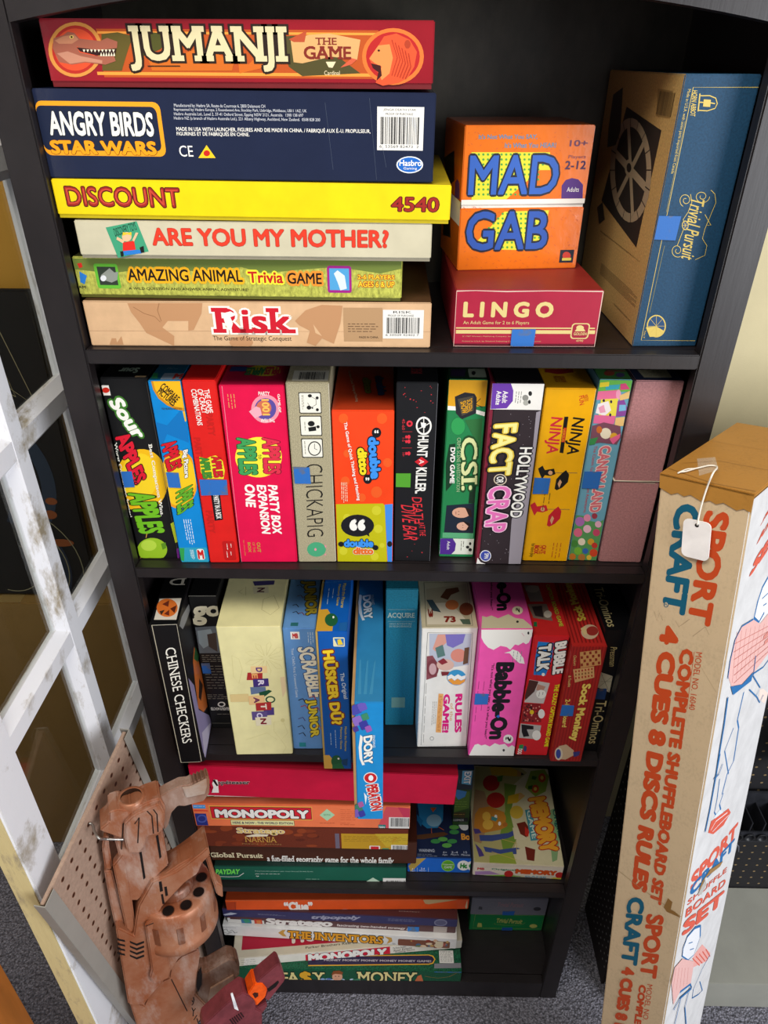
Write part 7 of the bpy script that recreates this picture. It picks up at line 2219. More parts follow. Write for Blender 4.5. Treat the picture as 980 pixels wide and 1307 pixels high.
p D8E4EC 2245 444 2228 444 2188 444 2150 444 2135 444 2153 423 2192 405 2230 421
p 3A7A5A 2728 438 2711 444 2672 444 2633 444 2618 440 2635 400 2674 383 2713 398
p 3A7A5A 2332 444 2315 444 2275 444 2237 444 2222 444 2239 444 2279 444 2317 444
p B8CCE0 2005 444 1987 444 1947 444 1908 444 1894 444 1912 444 1952 444 1990 444
p 3A7A5A 2026 444 2008 444 1969 444 1930 444 1916 444 1934 408 1973 390 2011 406
p 3A7A5A 2404 444 2387 444 2348 444 2309 444 2294 444 2312 413 2351 396 2389 411
p 3A7A5A 2371 444 2354 444 2314 444 2276 444 2261 444 2278 413 2318 395 2356 411
p 8AA8D0 2008 416 1990 444 1951 444 1912 444 1898 419 1916 379 1955 362 1994 377
p B8CCE0 2239 444 2222 444 2182 444 2143 444 2128 444 2146 444 2186 444 2224 444
p 4A6AB0 2589 444 2571 444 2532 444 2493 444 2478 444 2495 444 2535 444 2573 444
p 8AA8D0 1945 444 1927 444 1887 444 1849 444 1834 444 1852 444 1892 444 1931 444
p 3A7A5A 1998 444 1980 444 1940 444 1902 444 1887 444 1905 444 1945 444 1984 444
p D8E4EC 2098 444 2080 444 2040 444 2002 444 1987 444 2005 444 2044 444 2083 444
p 3A7A5A 2332 430 2314 444 2275 444 2236 444 2221 433 2239 393 2278 375 2317 391
p 8AA8D0 2137 444 2119 444 2079 444 2040 444 2026 444 2043 444 2083 444 2122 444
p D8A080 2401 290 2392 362 2370 426 2338 444 2299 444 2258 444 2221 444 2192 430 2174 367 2169 296 2179 224 2201 161 2233 114 2272 88 2312 87 2348 111 2378 156 2396 218
p 8A4A20 2151 222 2203 38 2340 6 2421 93 2395 185 2244 159
p 201010 2258 269 2252 290 2240 290 2234 269 2241 248 2253 248
p 201010 2332 267 2325 288 2313 289 2307 267 2314 246 2326 246
l 8A2A20 50 2237 380 2313 378
p C86A40 4023 444 4078 218 4156 151 4209 444 4187 444
p D8884A 2447 444 2534 444 2534 444 2447 444
x 2E74C8 4441 0 5048 25
# easy T
p D8A028 1620 2335 4342 2273 4432 2297 4480 2372 4424 2463 4333 2485 1641 2546
p 241C3E 1622 2354 4325 2292 4411 2315 4454 2373 4405 2443 4327 2465 1639 2525
t A8A0A8 1981 2437 2402 0 0 -45 40 0 0 - 0|MONEY MONEY MONEY MONEY MONEY GAME!
p D8D6D0 4568 2178 4887 2178 4887 2449 4568 2449
m 5A5A5A 4589 2197 4866 2428 7 0
p 7A7A80 4449 2463 5044 2441 5044 2546 4444 2562
# monoW F
p CFC9B4 6 6 260 6 202 329 6 329
m 5A5650 173 60 487 329 3 0
m 6A665E 614 114 907 329 4 0
p D01838 1588 76 3470 17 3480 329 1583 329
t EFEDE6 1637 407 1761 15 7 -363 70 0 0 2A1A1A 30|MONOPOLY
t 3A3630 3536 152 298 -41 -1 -88 0 0 0 - 0|The Parker Brothers
t 3A3630 3560 257 405 -74 -1 -88 0 0 0 - 0|Real Estate
t 3A3630 3583 336 449 -68 -1 -76 0 0 0 - 0|Trading Game
l F4F0E4 60 6 6 5094 6
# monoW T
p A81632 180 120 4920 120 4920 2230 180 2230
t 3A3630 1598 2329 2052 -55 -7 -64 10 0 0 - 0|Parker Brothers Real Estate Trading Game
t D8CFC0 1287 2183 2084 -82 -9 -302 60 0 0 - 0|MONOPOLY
# inv F
m 3A3A38 6 61 310 84 1 0
l 2A2A28 160 6 205 82 149 114 278 203 171 256 303 316 256
l 2A2A28 120 6 291 91 339 192 270
p C89A48 1242 181 1343 55 1421 35 1365 167 1422 323 1339 314
t E09A20 1448 378 2127 14 16 -325 40 1 0 14100C 60|THE INVENTORS
p C89A48 3613 63 3772 106 3789 256 3662 382 3709 204
p 7A4A38 5020 132 5036 135 5049 144 5058 158 5061 173 5061 365 5058 380 5049 394 5036 403 5020 406 3953 406 3937 403 3924 394 3915 380 3912 365 3912 173 3915 158 3924 144 3937 135 3953 132
p E0C8A8 5014 424 5007 424 4987 424 4964 424 4948 424 4946 424 4961 411 4984 405 5005 414
p D8B090 4250 424 4233 424 4189 424 4137 424 4104 424 4103 424 4136 424 4187 424 4232 424
p 4A6A8A 4658 340 4650 373 4627 393 4600 390 4582 366 4581 332 4597 304 4624 296 4648 310
p 4A6A8A 4881 418 4869 424 4835 424 4796 424 4770 424 4768 415 4792 388 4831 377 4866 390
p 6A7A4A 4593 424 4576 424 4531 424 4479 424 4445 424 4444 424 4477 424 4528 424 4574 424
p D8B090 4997 243 4981 269 4936 287 4885 289 4850 273 4849 247 4881 224 4933 213 4978 221
p C8A060 4284 178 4273 202 4245 218 4213 218 4191 201 4190 176 4211 155 4243 147 4272 156
p 4A6A8A 4427 342 4414 391 4379 421 4338 416 4310 381 4309 330 4334 289 4375 275 4411 296
p E0C8A8 4892 370 4875 413 4830 424 4777 424 4742 409 4740 366 4773 328 4825 315 4872 331
p E0C8A8 4677 257 4661 291 4617 313 4566 313 4532 291 4531 257 4563 227 4613 215 4658 227
p 6A7A4A 4475 420 4461 424 4423 424 4378 424 4349 424 4348 420 4376 395 4420 385 4459 395
p 4A6A8A 5013 270 4998 301 4955 322 4905 322 4871 302 4870 270 4901 243 4950 232 4995 242
p A8584A 4974 259 4962 306 4927 334 4886 331 4858 297 4856 249 4881 209 4921 196 4958 216
p E0C8A8 4547 382 4529 424 4483 424 4429 424 4392 423 4391 377 4425 339 4479 325 4526 342
p 6A7A4A 4218 424 4208 424 4182 424 4151 424 4130 424 4129 424 4148 424 4179 424 4206 424
p C8A060 4386 424 4370 424 4326 424 4276 424 4242 424 4241 424 4273 418 4323 406 4368 419
p C8A060 4712 337 4702 363 4674 380 4642 379 4620 361 4619 334 4639 310 4671 302 4700 312
p 6A7A4A 4452 402 4436 424 4391 424 4338 424 4304 424 4302 397 4335 360 4387 346 4433 363
p 8A3A2A 4786 424 4778 424 4755 424 4726 424 4707 424 4705 424 4722 399 4749 389 4775 407
p 8A3A2A 4640 146 4627 186 4591 211 4550 208 4522 180 4520 140 4546 106 4587 94 4624 110
p 8A3A2A 4806 159 4798 203 4772 228 4741 224 4720 192 4718 147 4737 110 4767 99 4794 119
p D8B090 4467 413 4460 424 4440 424 4418 424 4402 424 4401 404 4415 378 4438 370 4458 384
p 8A3A2A 4287 177 4279 200 4257 214 4231 213 4215 197 4214 174 4230 155 4255 148 4278 157
p D8B090 4779 120 4770 163 4745 188 4715 184 4694 152 4692 108 4710 72 4740 61 4767 80
p E0C8A8 4780 305 4774 342 4756 363 4734 359 4719 331 4717 293 4730 262 4751 253 4771 270
p C8A060 5032 139 5026 169 5007 186 4984 184 4969 162 4967 131 4980 106 5003 98 5023 111
p D8C8A8 4740 135 4909 135 4909 361 4740 361
t 202020 3787 385 65 0 0 -54 0 0 0 - 0|TM
# strat5 F
p D8D4CC 6 206 818 206 818 344 6 344
p D8D8D8 6 149 65 149 65 247 6 247
p 2A6A98 307 169 533 169 533 344 307 344
p 2A8A6A 351 188 474 166 523 285 392 344
p C83A20 601 166 776 166 776 344 601 344
p D8783A 652 206 745 187 745 344 653 344
t E4DED8 839 427 1491 -32 35 -341 60 0 0 - 0|Stratego
t D8CCC8 2430 318 1790 0 10 -125 30 0 0 - 0|fascinating two-handed strategy game
p B8ACA4 4566 102 4859 102 4859 344 4566 344
x 2A7AC8 4001 159 4249 350
# navy F
p B8BCCC 6 228 182 131 328 163 201 229 47 264
m 8A8CA8 779 125 1385 184 2 0
t 9A9AB0 1930 286 1077 -67 25 -195 50 0 20 - 0|tripopoly
m 8A8CA8 3616 80 4194 193 3 0
p 7E7E98 4894 145 4890 184 4875 222 4850 254 4817 279 4779 293 4738 297 4698 289 4663 270 4635 243 4617 208 4610 169 4614 129 4629 92 4654 60 4687 36 4725 21 4766 18 4805 26 4840 44 4868 72 4886 106
p 5A5A78 4869 147 4866 177 4853 205 4833 229 4805 248 4773 259 4740 262 4707 256 4678 243 4655 222 4640 196 4634 167 4638 137 4651 109 4671 85 4699 66 4730 55 4764 52 4796 58 4825 72 4848 92 4863 118
# navy T
t A89890 3845 2038 468 0 0 -16 0 0 0 - 0|STRATEGY.
# clue F
t EFE6DC 1246 439 622 0 0 -370 60 0 0 - 0|“Clue”
p B8401A 6 76 240 62 201 372 6 379
l 7A2A10 60 203 78 189 372
p C0A070 4238 6 4554 6 4861 6 5166 6 5185 12 4986 6 4774 76 4560 131 4376 186 4289 163
p D8C49A 5160 294 5186 6 5209 294 5190 379
l D8B080 60 6 6 595 6 1461 6 3321 6 4214 6
p C86A5A 2625 379 2611 379 2576 379 2534 379 2500 379 2487 379 2501 370 2536 352 2579 352 2612 371
# tpg F
l C8C86A 50 104 6 1707 38 1705 612 93 606 104 6
t C8C86A 627 364 600 37 0 -202 20 0 25 - 0|Trivial Pursuit
l C8C86A 50 563 399 772 462 1179 453 1303 348
m C8C86A 613 196 840 224 1 0
p C8C86A 184 476 199 373 277 388 304 558 190 561
p C8C86A 1599 486 1596 519 1580 547 1552 566 1518 574 1483 568 1451 550 1429 523 1418 490 1421 458 1438 430 1465 411 1499 403 1534 409 1565 427 1588 454
m C8C86A 330 601 1424 619 1 0
x 1E5AA8 781 565 1031 690
# tps F
l 6A6A74 40 69 14 1638 15
t A8848C 601 360 596 9 -3 -185 20 0 25 - 0|Trivial Pursuit
m 5A5A62 771 527 1040 553 1 0
p 4A4A52 169 477 181 347 253 369 263 491
p 3A3A42 1610 424 1607 456 1591 482 1564 501 1531 508 1497 502 1466 485 1444 460 1433 429 1437 398 1453 371 1479 353 1512 346 1546 351 1577 368 1599 394
l 6A6A74 40 50 54 55 561
x 2A6AC0 740 528 1011 700
# shuf F
t 0E5A74 184 294 -11 1360 271 -42 50 0 0 - 0|CRAFT
t C4481C 497 292 -26 1388 256 -41 50 0 0 - 0|SPORT
p 0E5A74 248 1539 248 1554 243 1569 235 1580 224 1588 213 1589 203 1585 196 1575 192 1561 193 1546 197 1531 206 1519 216 1512 227 1511 237 1515 244 1525
p C8B494 241 1542 240 1553 237 1565 231 1574 223 1579 215 1580 208 1576 202 1568 200 1558 200 1546 203 1535 209 1526 217 1521 225 1520 232 1524 238 1531
t 0E5A74 205 1564 33 0 0 -29 0 0 0 - 0|R
t C4481C 185 1835 36 4385 223 -63 70 0 0 - 0|4 CUES 8 DISCS RULES
t C4481C 440 2046 56 4202 160 -52 60 0 0 - 0|COMPLETE SHUFFLEBOARD SET
t C4481C 620 2017 12 806 68 -21 0 0 0 - 0|MODEL NO. 16040
l C4481C 50 599 2026 611 2834
t 0E5A74 187 6428 16 1453 246 -187 50 0 0 - 0|CRAFT
t C4481C 477 6523 24 1353 240 -191 50 0 0 - 0|SPORT
t C4481C 231 7924 -26 2266 197 -170 70 0 0 - 0|4 CUES 8 DISCS
t C4481C 512 8048 7 1228 108 -81 60 0 0 - 0|COMPLETE
t C4481C 628 7922 10 854 77 -66 0 0 0 - 0|MODEL NO.
l 9A8468 40 95 1691 135 1803 160 1686 206 1773
l 9A8468 40 347 1714 391 1779 438 1717 498 1629
l 9A8468 40 558 1833 617 1744 676 1657 729 1737
l A08A64 80 6 6044 323 6107 694 6137 934 6162
p 8A6430 692 6190 730 5978 792 5998 785 6156 844 6143 929 6186 741 6238
l B09A78 30 625 2097 898 2435
# shuf R
t D85A44 356 494 447 -179 117 -100 40 0 0 - 0|SHUFFLE
t D85A44 342 702 562 -175 119 -113 40 0 0 - 0|BOARD
t D85A44 269 1082 800 -212 118 -211 60 0 0 - 0|SET
p EFEDEA 757 1556 834 1442 999 1382 1259 1423 1590 1955 1278 1998 1007 2006 711 1808
l 1A6AA8 440 999 1382 851 1450 774 1594 746 1811 961 1983 1114 1917
l 1A6AA8 160 917 1633 1121 1652
l 1A6AA8 160 1014 1773 1136 1801
p E4B4AE 711 1808 334 1707 178 1805 144 2060 161 2288 418 2636 845 2845 1131 2825 1641 2800 1936 2676 1287 2019 1016 2027
l C86A60 70 209 1716 355 2499
l C86A60 70 362 1778 482 2516
l C86A60 70 520 1842 612 2534
l C86A60 70 683 1909 744 2552
l C86A60 70 851 1977 880 2570
l C86A60 70 1025 2047 1018 2588
l C86A60 70 1204 2120 1160 2607
l C86A60 70 166 1858 1394 2254
l C86A60 70 214 1988 1437 2351
l C86A60 70 262 2120 1482 2449
l C86A60 70 312 2256 1527 2548
l C86A60 70 363 2394 1573 2650
l C86A60 70 414 2535 1619 2752
l 1A6AA8 200 711 1808 334 1707 178 1805 135 2070 159 2319
l 1A6AA8 240 1131 2825 1533 2953 1706 2944
l 1A6AA8 200 1079 2521 1150 2871 1564 3299 1433 3367
p F0DCD0 1585 3349 1741 3425 2042 3686 1950 3805 1618 3519
p 1A6AA8 309 2521 734 2744 1112 2779 1089 2905 452 2731
l D88A80 600 1271 2357 1453 2386
l D88A80 600 1350 2484 1510 2512
l 1A6AA8 400 272 2654 315 3098 324 3460 352 3891 351 4493 320 4850
l 1A6AA8 360 892 2961 844 3370 962 3571 1014 4164 836 4252 778 4565
l 1A6AA8 240 743 3424 547 3658 893 4295
l 1A6AA8 240 360 3566 352 3891 287 3925 456 3968 537 3859
l 1A6AA8 320 824 4579 749 4724 849 4898
l 1A6AA8 240 547 4122 596 4511 586 4730 740 4948
l 1A6AA8 200 1090 3042 1508 3422 1681 3616 1795 3558
p D8E4EC 593 4827 791 4851 990 5059 867 5077 708 4978
p D85A44 470 5001 513 4829 834 4979 1199 5158 1338 5344 1106 5397 706 5227
l F0E8E8 180 561 5032 715 4997 1173 5209
l F0E8E8 140 650 5132 912 5210 1260 5329
t D85A44 148 5815 1761 500 -56 -371 50 0 0 - 0|SPORT
t 1A6AA8 174 5965 1715 588 -45 -277 50 0 0 - 0|CRAFT
t D85A44 122 6065 1609 845 0 -116 20 0 0 - 0|SHUFFLE
t D85A44 123 6308 1688 976 -10 -185 30 0 0 - 0|BOARD
t D85A44 114 6698 1763 1070 -30 -358 50 0 0 - 0|SET
p 9A7440 598 6021 862 6049 1424 6387 1320 6409 1011 6239 694 6062 593 6145 483 6142
p B8B4AE 481 6191 630 6129 705 6098 811 6303 658 6364
p E6E8EC 242 7066 359 6945 639 7038 878 7254 970 7629 839 7900 555 7669 280 7276
l 1A6AA8 400 265 7091 359 6945 644 7054 890 7268 984 7615
l 1A6AA8 200 984 7615 827 7857 580 7697 280 7276 265 7091
l 1A6AA8 140 472 7205 645 7365
l 1A6AA8 140 589 7475 767 7642
p E8A8A0 839 7900 1199 8026 1776 8881 1683 8972 953 8301
l D85A44 180 825 7943 1285 8637
l D85A44 180 975 8058 1406 8717
l D85A44 180 1130 8176 1529 8799
l D85A44 180 1290 8297 1655 8882
l D85A44 180 1453 8422 1783 8967
p E4B4AE 301 7356 889 8076 925 8300 942 8696 462 8309 262 8372 6 7558 26 7241
l C86A60 70 83 7306 122 7900
l C86A60 70 221 7464 272 8032
l C86A60 70 363 7627 426 8168
l C86A60 70 510 7795 585 8309
l C86A60 70 662 7968 748 8453
l 1A6AA8 440 462 8309 915 8663 1038 8905 519 8533 318 8566
l 1A6AA8 200 1760 8896 1467 8923 1180 9108 1206 9371 1541 9677 1731 9803 1465 9249
l 1A6AA8 280 941 8758 872 9192 1126 9968
l 1A6AA8 280 572 8566 499 9159
# shuf T
l 7A5220 50 60 1699 337 1414 834 1384
l 8A5E28 40 6 829 636 804
l 8A5A20 120 6 1920 526 2058 934 2014
"""
SHUF={'o':[0.3843,-.3189,.0],'M':[[0.72107,.68984,-.06459],[-0.6785,.72193,.13584],[0.14034,-.05413,.98862]],'w':0.094,'d':0.2064,'L':1.4641}
TAG={'quad':[[0.3111,-.1514,1.4117],[0.3318,-.1707,1.4172],[0.3325,-.1748,1.3721],[0.3108,-.1544,1.3677]],'hole':[0.3219,-.1619,1.4093],'string':[[0.3214,-.1628,1.4099],[0.3215,-.16,1.4297],[0.3229,-.1582,1.4531],[0.324,-.1594,1.4697],[0.3469,-.1192,1.4551],[0.3423,-.1115,1.4527],[0.3255,-.118,1.4525],[0.3156,-.1194,1.4521],[0.3034,-.1283,1.4525]],'string2':[[0.3255,-.118,1.4525],[0.3137,-.1244,1.4526],[0.3065,-.1261,1.4524]],'tape':[[0.3393,-.0858,1.4472],[0.3599,-.0836,1.4482],[0.3484,-.1212,1.4526],[0.3234,-.1342,1.4528]]}
PEG={'A':[-0.44,-.2913,.8956],'t':[0.12767,.98197,.13942],'d':[0.00665,.13972,-.99017],'n':[0.99179,-.12734,-.01131],'w':0.2555}
GUN={'o':[-0.3673,-.1771,.684],'h':[0.91589,.3966,.06212],'g':[-0.11105,.10161,.98861],'s':[0.38577,-.91235,.13711]}
GP={'muzzle':[(.0251,.2321),(.0093,.2403),(.0428,.2282)],'collar':[(-.006,.2361),(.007,.2356),(.0216,.2239),(.0433,.2299),(.0635,.2291),(.0663,.2073),(.0578,.1768),(.0471,.1708),(.0326,.1686),(.0001,.1665),(-.008,.1873),(-.023,.2057),(-.0255,.211),(-.0107,.2186)],'barrel':[(-.0115,.1945),(.0523,.1725),(.044,.0929),(.0314,.0858),(.0163,.0729),(.0131,.06),(-.0142,.0465),(-.0285,.0556),(-.0158,.1354)],'plate':[(.0088,.2123),(.0239,.222),(.0458,.2248),(.0619,.2261),(.0638,.2054),(.0557,.1765),(.0462,.1706),(.0312,.1749),(.0234,.1572),(.0133,.1492),(-.0005,.1573),(.002,.1846)],'foregrip':[(.0612,.2233),(.0737,.2271),(.0939,.2301),(.106,.2257),(.1107,.2284),(.1121,.2235),(.1162,.2293),(.1173,.2232),(.1214,.2298),(.1231,.2239),(.1272,.2306),(.1286,.2248),(.1336,.2306),(.1355,.2209),(.1295,.1961),(.1186,.1852),(.091,.1889),(.0823,.1944),(.0708,.1857),(.0606,.1638),(.0532,.1583),(.0597,.2092)],'griplam':[(.0965,.2214),(.0954,.2276),(.1068,.2236),(.1317,.2276),(.13,.2146),(.1235,.1998),(.0965,.2059)],'slot1':[(.0123,.1405),(.0156,.1404),(.008,.0878),(.0045,.0852)],'slot2':[(.0412,.1604),(.0446,.1602),(.0387,.1164),(.0353,.1137)],'rail':[(-.0428,.121),(-.0327,.1165),(-.0435,-.0012),(-.0457,-.014),(-.0589,.002),(-.0513,.0624)],'rod':[(-.0254,.1855),(-.02,.1834),(-.0246,.1622),(-.0303,.1215),(-.0363,.1187),(-.0401,.1273),(-.0341,.1645)],'strip':[(-.0273,.1348),(-.0085,.1519),(-.0063,.1445),(-.0303,-.0069),(-.0379,-.0195),(-.0433,.0018)],'frame':[(-.0213,.0263),(-.0138,.0436),(.0156,.0808),(.0219,.0816),(.0518,.0825),(.0671,.0876),(.09,.0977),(.1064,.1069),(.1057,.0886),(.0906,.0784),(.0802,.0606),(.0594,.0538),(.0173,.0236),(.0101,.0133),(.0077,-.0029),(.0016,-.0828),(.0176,-.0996),(-.0147,-.1375),(-.044,-.1612),(-.0612,-.1769),(-.0819,-.1608),(-.0553,.0139),(-.0503,.0155),(-.0357,-.0121)],'panel':[(-.0137,.0081),(.0049,.0149),(.0093,.007),(-.0034,-.1111),(-.0102,-.1284),(-.0349,-.128),(-.0359,-.1094),(-.0285,-.0928)],'stock':[(-.08,-.1548),(-.0629,-.1856),(-.0383,-.1475),(-.0132,-.148),(-.0035,-.1212),(.016,-.11),(.0433,-.1099),(.0431,-.1264),(.0265,-.1774),(.016,-.2168),(.0275,-.2623),(.0027,-.2927),(-.0088,-.3612),(-.0896,-.2925)],'grip':[(.0288,-.162),(.0431,-.177),(.0838,-.1698),(.0943,-.1802),(.0975,-.1954),(.0898,-.2304),(.0823,-.2309),(.0828,-.2434),(.0689,-.2606),(.0471,-.2593),(.0237,-.266),(.0007,-.3044),(-.0049,-.2808),(.0153,-.2227)],'grippanel':[(.0406,-.219),(.0827,-.2115),(.0803,-.2307),(.068,-.2532),(.0449,-.2497),(.0269,-.2573)],'griphole':[(.0571,-.2397),(.0673,-.2292),(.0832,-.232),(.0832,-.2411),(.0661,-.2526),(.0577,-.2493)],'trigger':[(.0309,-.1652),(.0387,-.1536),(.0364,-.1721),(.0302,-.1968),(.0205,-.212),(.0213,-.196)],'bracket':[(.0191,.0762),(.0612,.0911),(.1056,.0978),(.1039,.0842),(.0733,.0802),(.0539,.0808),(.0495,.0724),(.0359,.0659),(.0229,.072)],'post':[(.0963,.0747),(.1025,.071),(.102,.0086),(.1083,-.0012),(.1036,-.03),(.0958,-.0171)],'slots':[(.0245,.077),(.0283,.0761),(.0257,.056),(.0213,.0563)],'slots2':[(.0291,.0626),(.0326,.0614),(.03,.0426),(.0263,.0429)],'slots3':[(.0211,.0501),(.024,.0492),(.0217,.0291),(.0185,.0287)],'ventA':[[(-.0434,-.0199),(-.036,-.0317),(-.0251,-.0325),(-.0255,-.0364),(-.0368,-.0359),(-.0438,-.0238)],[(-.0459,-.0296),(-.0385,-.0415),(-.0276,-.0423),(-.0279,-.0463),(-.0393,-.0457),(-.0463,-.0335)],[(-.0484,-.0393),(-.041,-.0513),(-.0301,-.0522),(-.0304,-.0562),(-.0418,-.0556),(-.0488,-.0432)],[(-.0509,-.0491),(-.0435,-.0613),(-.0325,-.0621),(-.0329,-.0661),(-.0443,-.0655),(-.0513,-.0531)]],'ventB':[[(-.0579,-.0038),(-.0493,-.0137),(-.0497,-.0176),(-.0583,-.0076)],[(-.0604,-.0133),(-.0518,-.0234),(-.0522,-.0273),(-.0608,-.0172)],[(-.0629,-.0229),(-.0543,-.0331),(-.0547,-.037),(-.0633,-.0268)],[(-.0655,-.0326),(-.0569,-.0428),(-.0573,-.0467),(-.0659,-.0365)]],'drumc':[(.039,.028),(.0992,-.0091),(.0224,-.0426)],'letters':[(.0089,-.2165),(.0138,-.2263),(.0024,-.2695),(-.001,-.2606)],'bolt':[(-.0738,-.1837),(-.0668,-.1891),(-.0764,-.2479),(-.0851,-.3037),(-.0952,-.2951)],'marks':[[(.0111,-.2191),(.0105,-.2267),(.0071,-.2356),(.0041,-.2378)],[(.0074,-.2252),(.0076,-.2307)],[(.0031,-.244),(.0033,-.2544),(-.0001,-.2667)],[(.0082,-.2496),(.0033,-.2544)],[(.0064,-.2682),(-.0011,-.2776)],[(.0045,-.2767),(.0036,-.2922)]],'grooveA':(.0203,[(-.0081,.1613),(.0061,.2071),(.0214,.2185),(.0436,.2223),(.0625,.2234)]),'grooveB':(.0285,[(.0217,.2074),(.0301,.2159),(.0167,.1701)]),'grooveC':(.0285,[(.0429,.2221),(.0467,.2102),(.0408,.1769)]),'grooveD':(.0285,[(.0515,.2207),(.0538,.2097),(.0472,.1767)]),'grooveE':(.0203,[(-.0102,-.1526),(-.0057,-.2468)]),'grooveF':(.0343,[(-.0133,.0073),(.0023,.007),(.0086,.0068)]),'drum':[(.0365,.0121),(.044,-.1047)],'p_body':[(.0066,-.3349),(.0552,-.3055),(.0857,-.2956),(.0928,-.3083),(.1012,-.3251),(.1025,-.339),(.0983,-.3555),(.1062,-.3716),(.1052,-.3876),(.0993,-.4135),(.0928,-.4323),(-.0007,-.3552)],'p_shroud':[(.1101,-.2887),(.1203,-.2806),(.1576,-.2621),(.1606,-.2695),(.1632,-.3114),(.1597,-.3177),(.1237,-.3522),(.1183,-.3382),(.1277,-.3195),(.1222,-.2962)],'p_slot':[(.1282,-.3166),(.1496,-.3071),(.1506,-.3126),(.1431,-.3214),(.1284,-.3264)],'p_orange':[(.0933,-.3061),(.1082,-.2888),(.1223,-.2956),(.1276,-.3178),(.1206,-.3367),(.1003,-.3504),(.1013,-.3349)],'p_hole':[(.1008,-.3119),(.105,-.3103),(.1107,-.3162),(.1091,-.3246),(.1029,-.3264)],'p_sight':[(.1407,-.2644),(.1485,-.2536),(.151,-.261),(.1425,-.2704)],'p_sight2':[(.1235,-.2689),(.1301,-.2644),(.1314,-.2731),(.1275,-.2781),(.1237,-.2831)],'p_trim':[(.066,-.2853),(.0697,-.2856),(.0697,-.3395),(.0639,-.3284)],'p_lower':[(.0983,-.3555),(.1197,-.3524),(.1193,-.3653),(.1105,-.375),(.1045,-.3804)],'p_rib':[[(.0501,-.3535),(.0522,-.3526),(.0555,-.3745),(.0537,-.375)],[(.0542,-.3525),(.0563,-.3515),(.0594,-.3724),(.0576,-.3729)],[(.0582,-.3515),(.0604,-.3505),(.0634,-.3702),(.0615,-.3707)],[(.0623,-.3504),(.0644,-.3495),(.0673,-.368),(.0655,-.3685)],[(.0664,-.3494),(.0685,-.3484),(.0713,-.3658),(.0694,-.3664)],[(.0705,-.3483),(.0726,-.3474),(.0752,-.3637),(.0733,-.3642)]]}
HOOK=[[-0.4249,-.173,.8918],[-0.4124,-.1864,.8953],[-0.3983,-.2027,.9046],[-0.4006,-.1876,.879],[-0.3903,-.1842,.8732],[-0.3782,-.18,.8668]]

DEC={}
for ln in ART.strip().split('\n'):
    if ln[0]=='#': k_,f_=ln[2:].split(); L_=DEC.setdefault(k_,{}).setdefault(f_,[]); continue
    t=ln[0]; a=ln.split('|',1); w_=a[0].split(); c=w_[1]
    if t=='t':
        v=[int(q)/1e4 for q in w_[2:8]]; b,sf,sh=(int(q) for q in w_[8:11]); ol=None if w_[11]=='-' else (w_[11],int(w_[12])/1000)
        L_.append(('t',a[1],v[:2],v[2:4],v[4:6],c,b/1000,ol,sf,sh/100)); continue
    v=[int(q)/1e4 for q in w_[2:]]
    if t=='p': L_.append(('p',list(zip(v[::2],v[1::2])),c))
    elif t=='l': L_.append(('l',list(zip(v[1::2],v[2::2])),v[0]/10,c))
    elif t=='m': L_.append(('m',v[:4],int(w_[6]),c,int(w_[7])))
    elif t=='b': L_.append(('b',v,c))
    elif t=='x': L_.append(('tape',v,c))
# ------------------------------------------------------------------ large structure
mb=MB(); mb.box((.2,-.9,-.01),(4.4,3.4,.02),mat('94939E','carpet')); struct(mb.build('floor'))
mb=MB(); mb.box((.2,.50,1.25),(4.4,.06,2.54),mat('E2D4A8','wall')); struct(mb.build('wall_back'))
mb=MB(); mb.box((-1.21,.459,1.25),(1.58,.012,2.5),mat('BE8C34','wall')); struct(mb.build('wall_left'))
# bookcase
DK='1B1617'; wood=mat(DK,'wood')
bc=thing('bookcase','tall dark espresso wooden bookcase packed with boxed games','bookcase')
for sx in (-1,1):
    MB().box((sx*.3805,.166,.96),(.0185,.292,1.92),wood,.001).build('side_panel',bc)
    MB().box((sx*.3715,.0095,.96),(.037,.019,1.92),wood,.0018).build('stile',bc)
MB().box((0,.309,.965),(.742,.006,1.908),mat('4A463C','wood')).build('back_panel',bc)
mb=MB(); n=24; xs=[-.353+.706*i/n for i in range(n+1)]
arc=[(x,1.846+.032*(1-(x/.353)**2)) for x in xs]
mb.prism(arc+[(.353,1.92),(-.353,1.92)],-.0185,.0005,wood,Matrix(((1,0,0,0),(0,0,-1,0),(0,1,0,0),(0,0,0,1)))); mb.build('top_rail',bc)
MB().box((0,.155,1.931),(.81,.34,.022),wood,.003).build('top_board',bc)
for z in (1.5345,1.2205,.831,.432):
    mb=MB(); mb.box((0,.010,z-.00875),(.7055,.0195,.0175),wood,.0012); mb.box((0,.163,z-.00875),(.7415,.2855,.0174),wood); mb.build('shelf',bc)
mb=MB(); mb.box((0,.1625,.059),(.7415,.2855,.0178),wood); mb.build('shelf',bc)
MB().box((0,.0095,.034),(.7055,.0185,.068),wood,.0012).build('kick_rail',bc)
mb=MB(); mb.box((.3575,-.0006,1.352),(.009,.0006,.026),mat('2E6A22','tape')); tag(mb.build('green_tape',bc),'small green tape on the right stile',None)
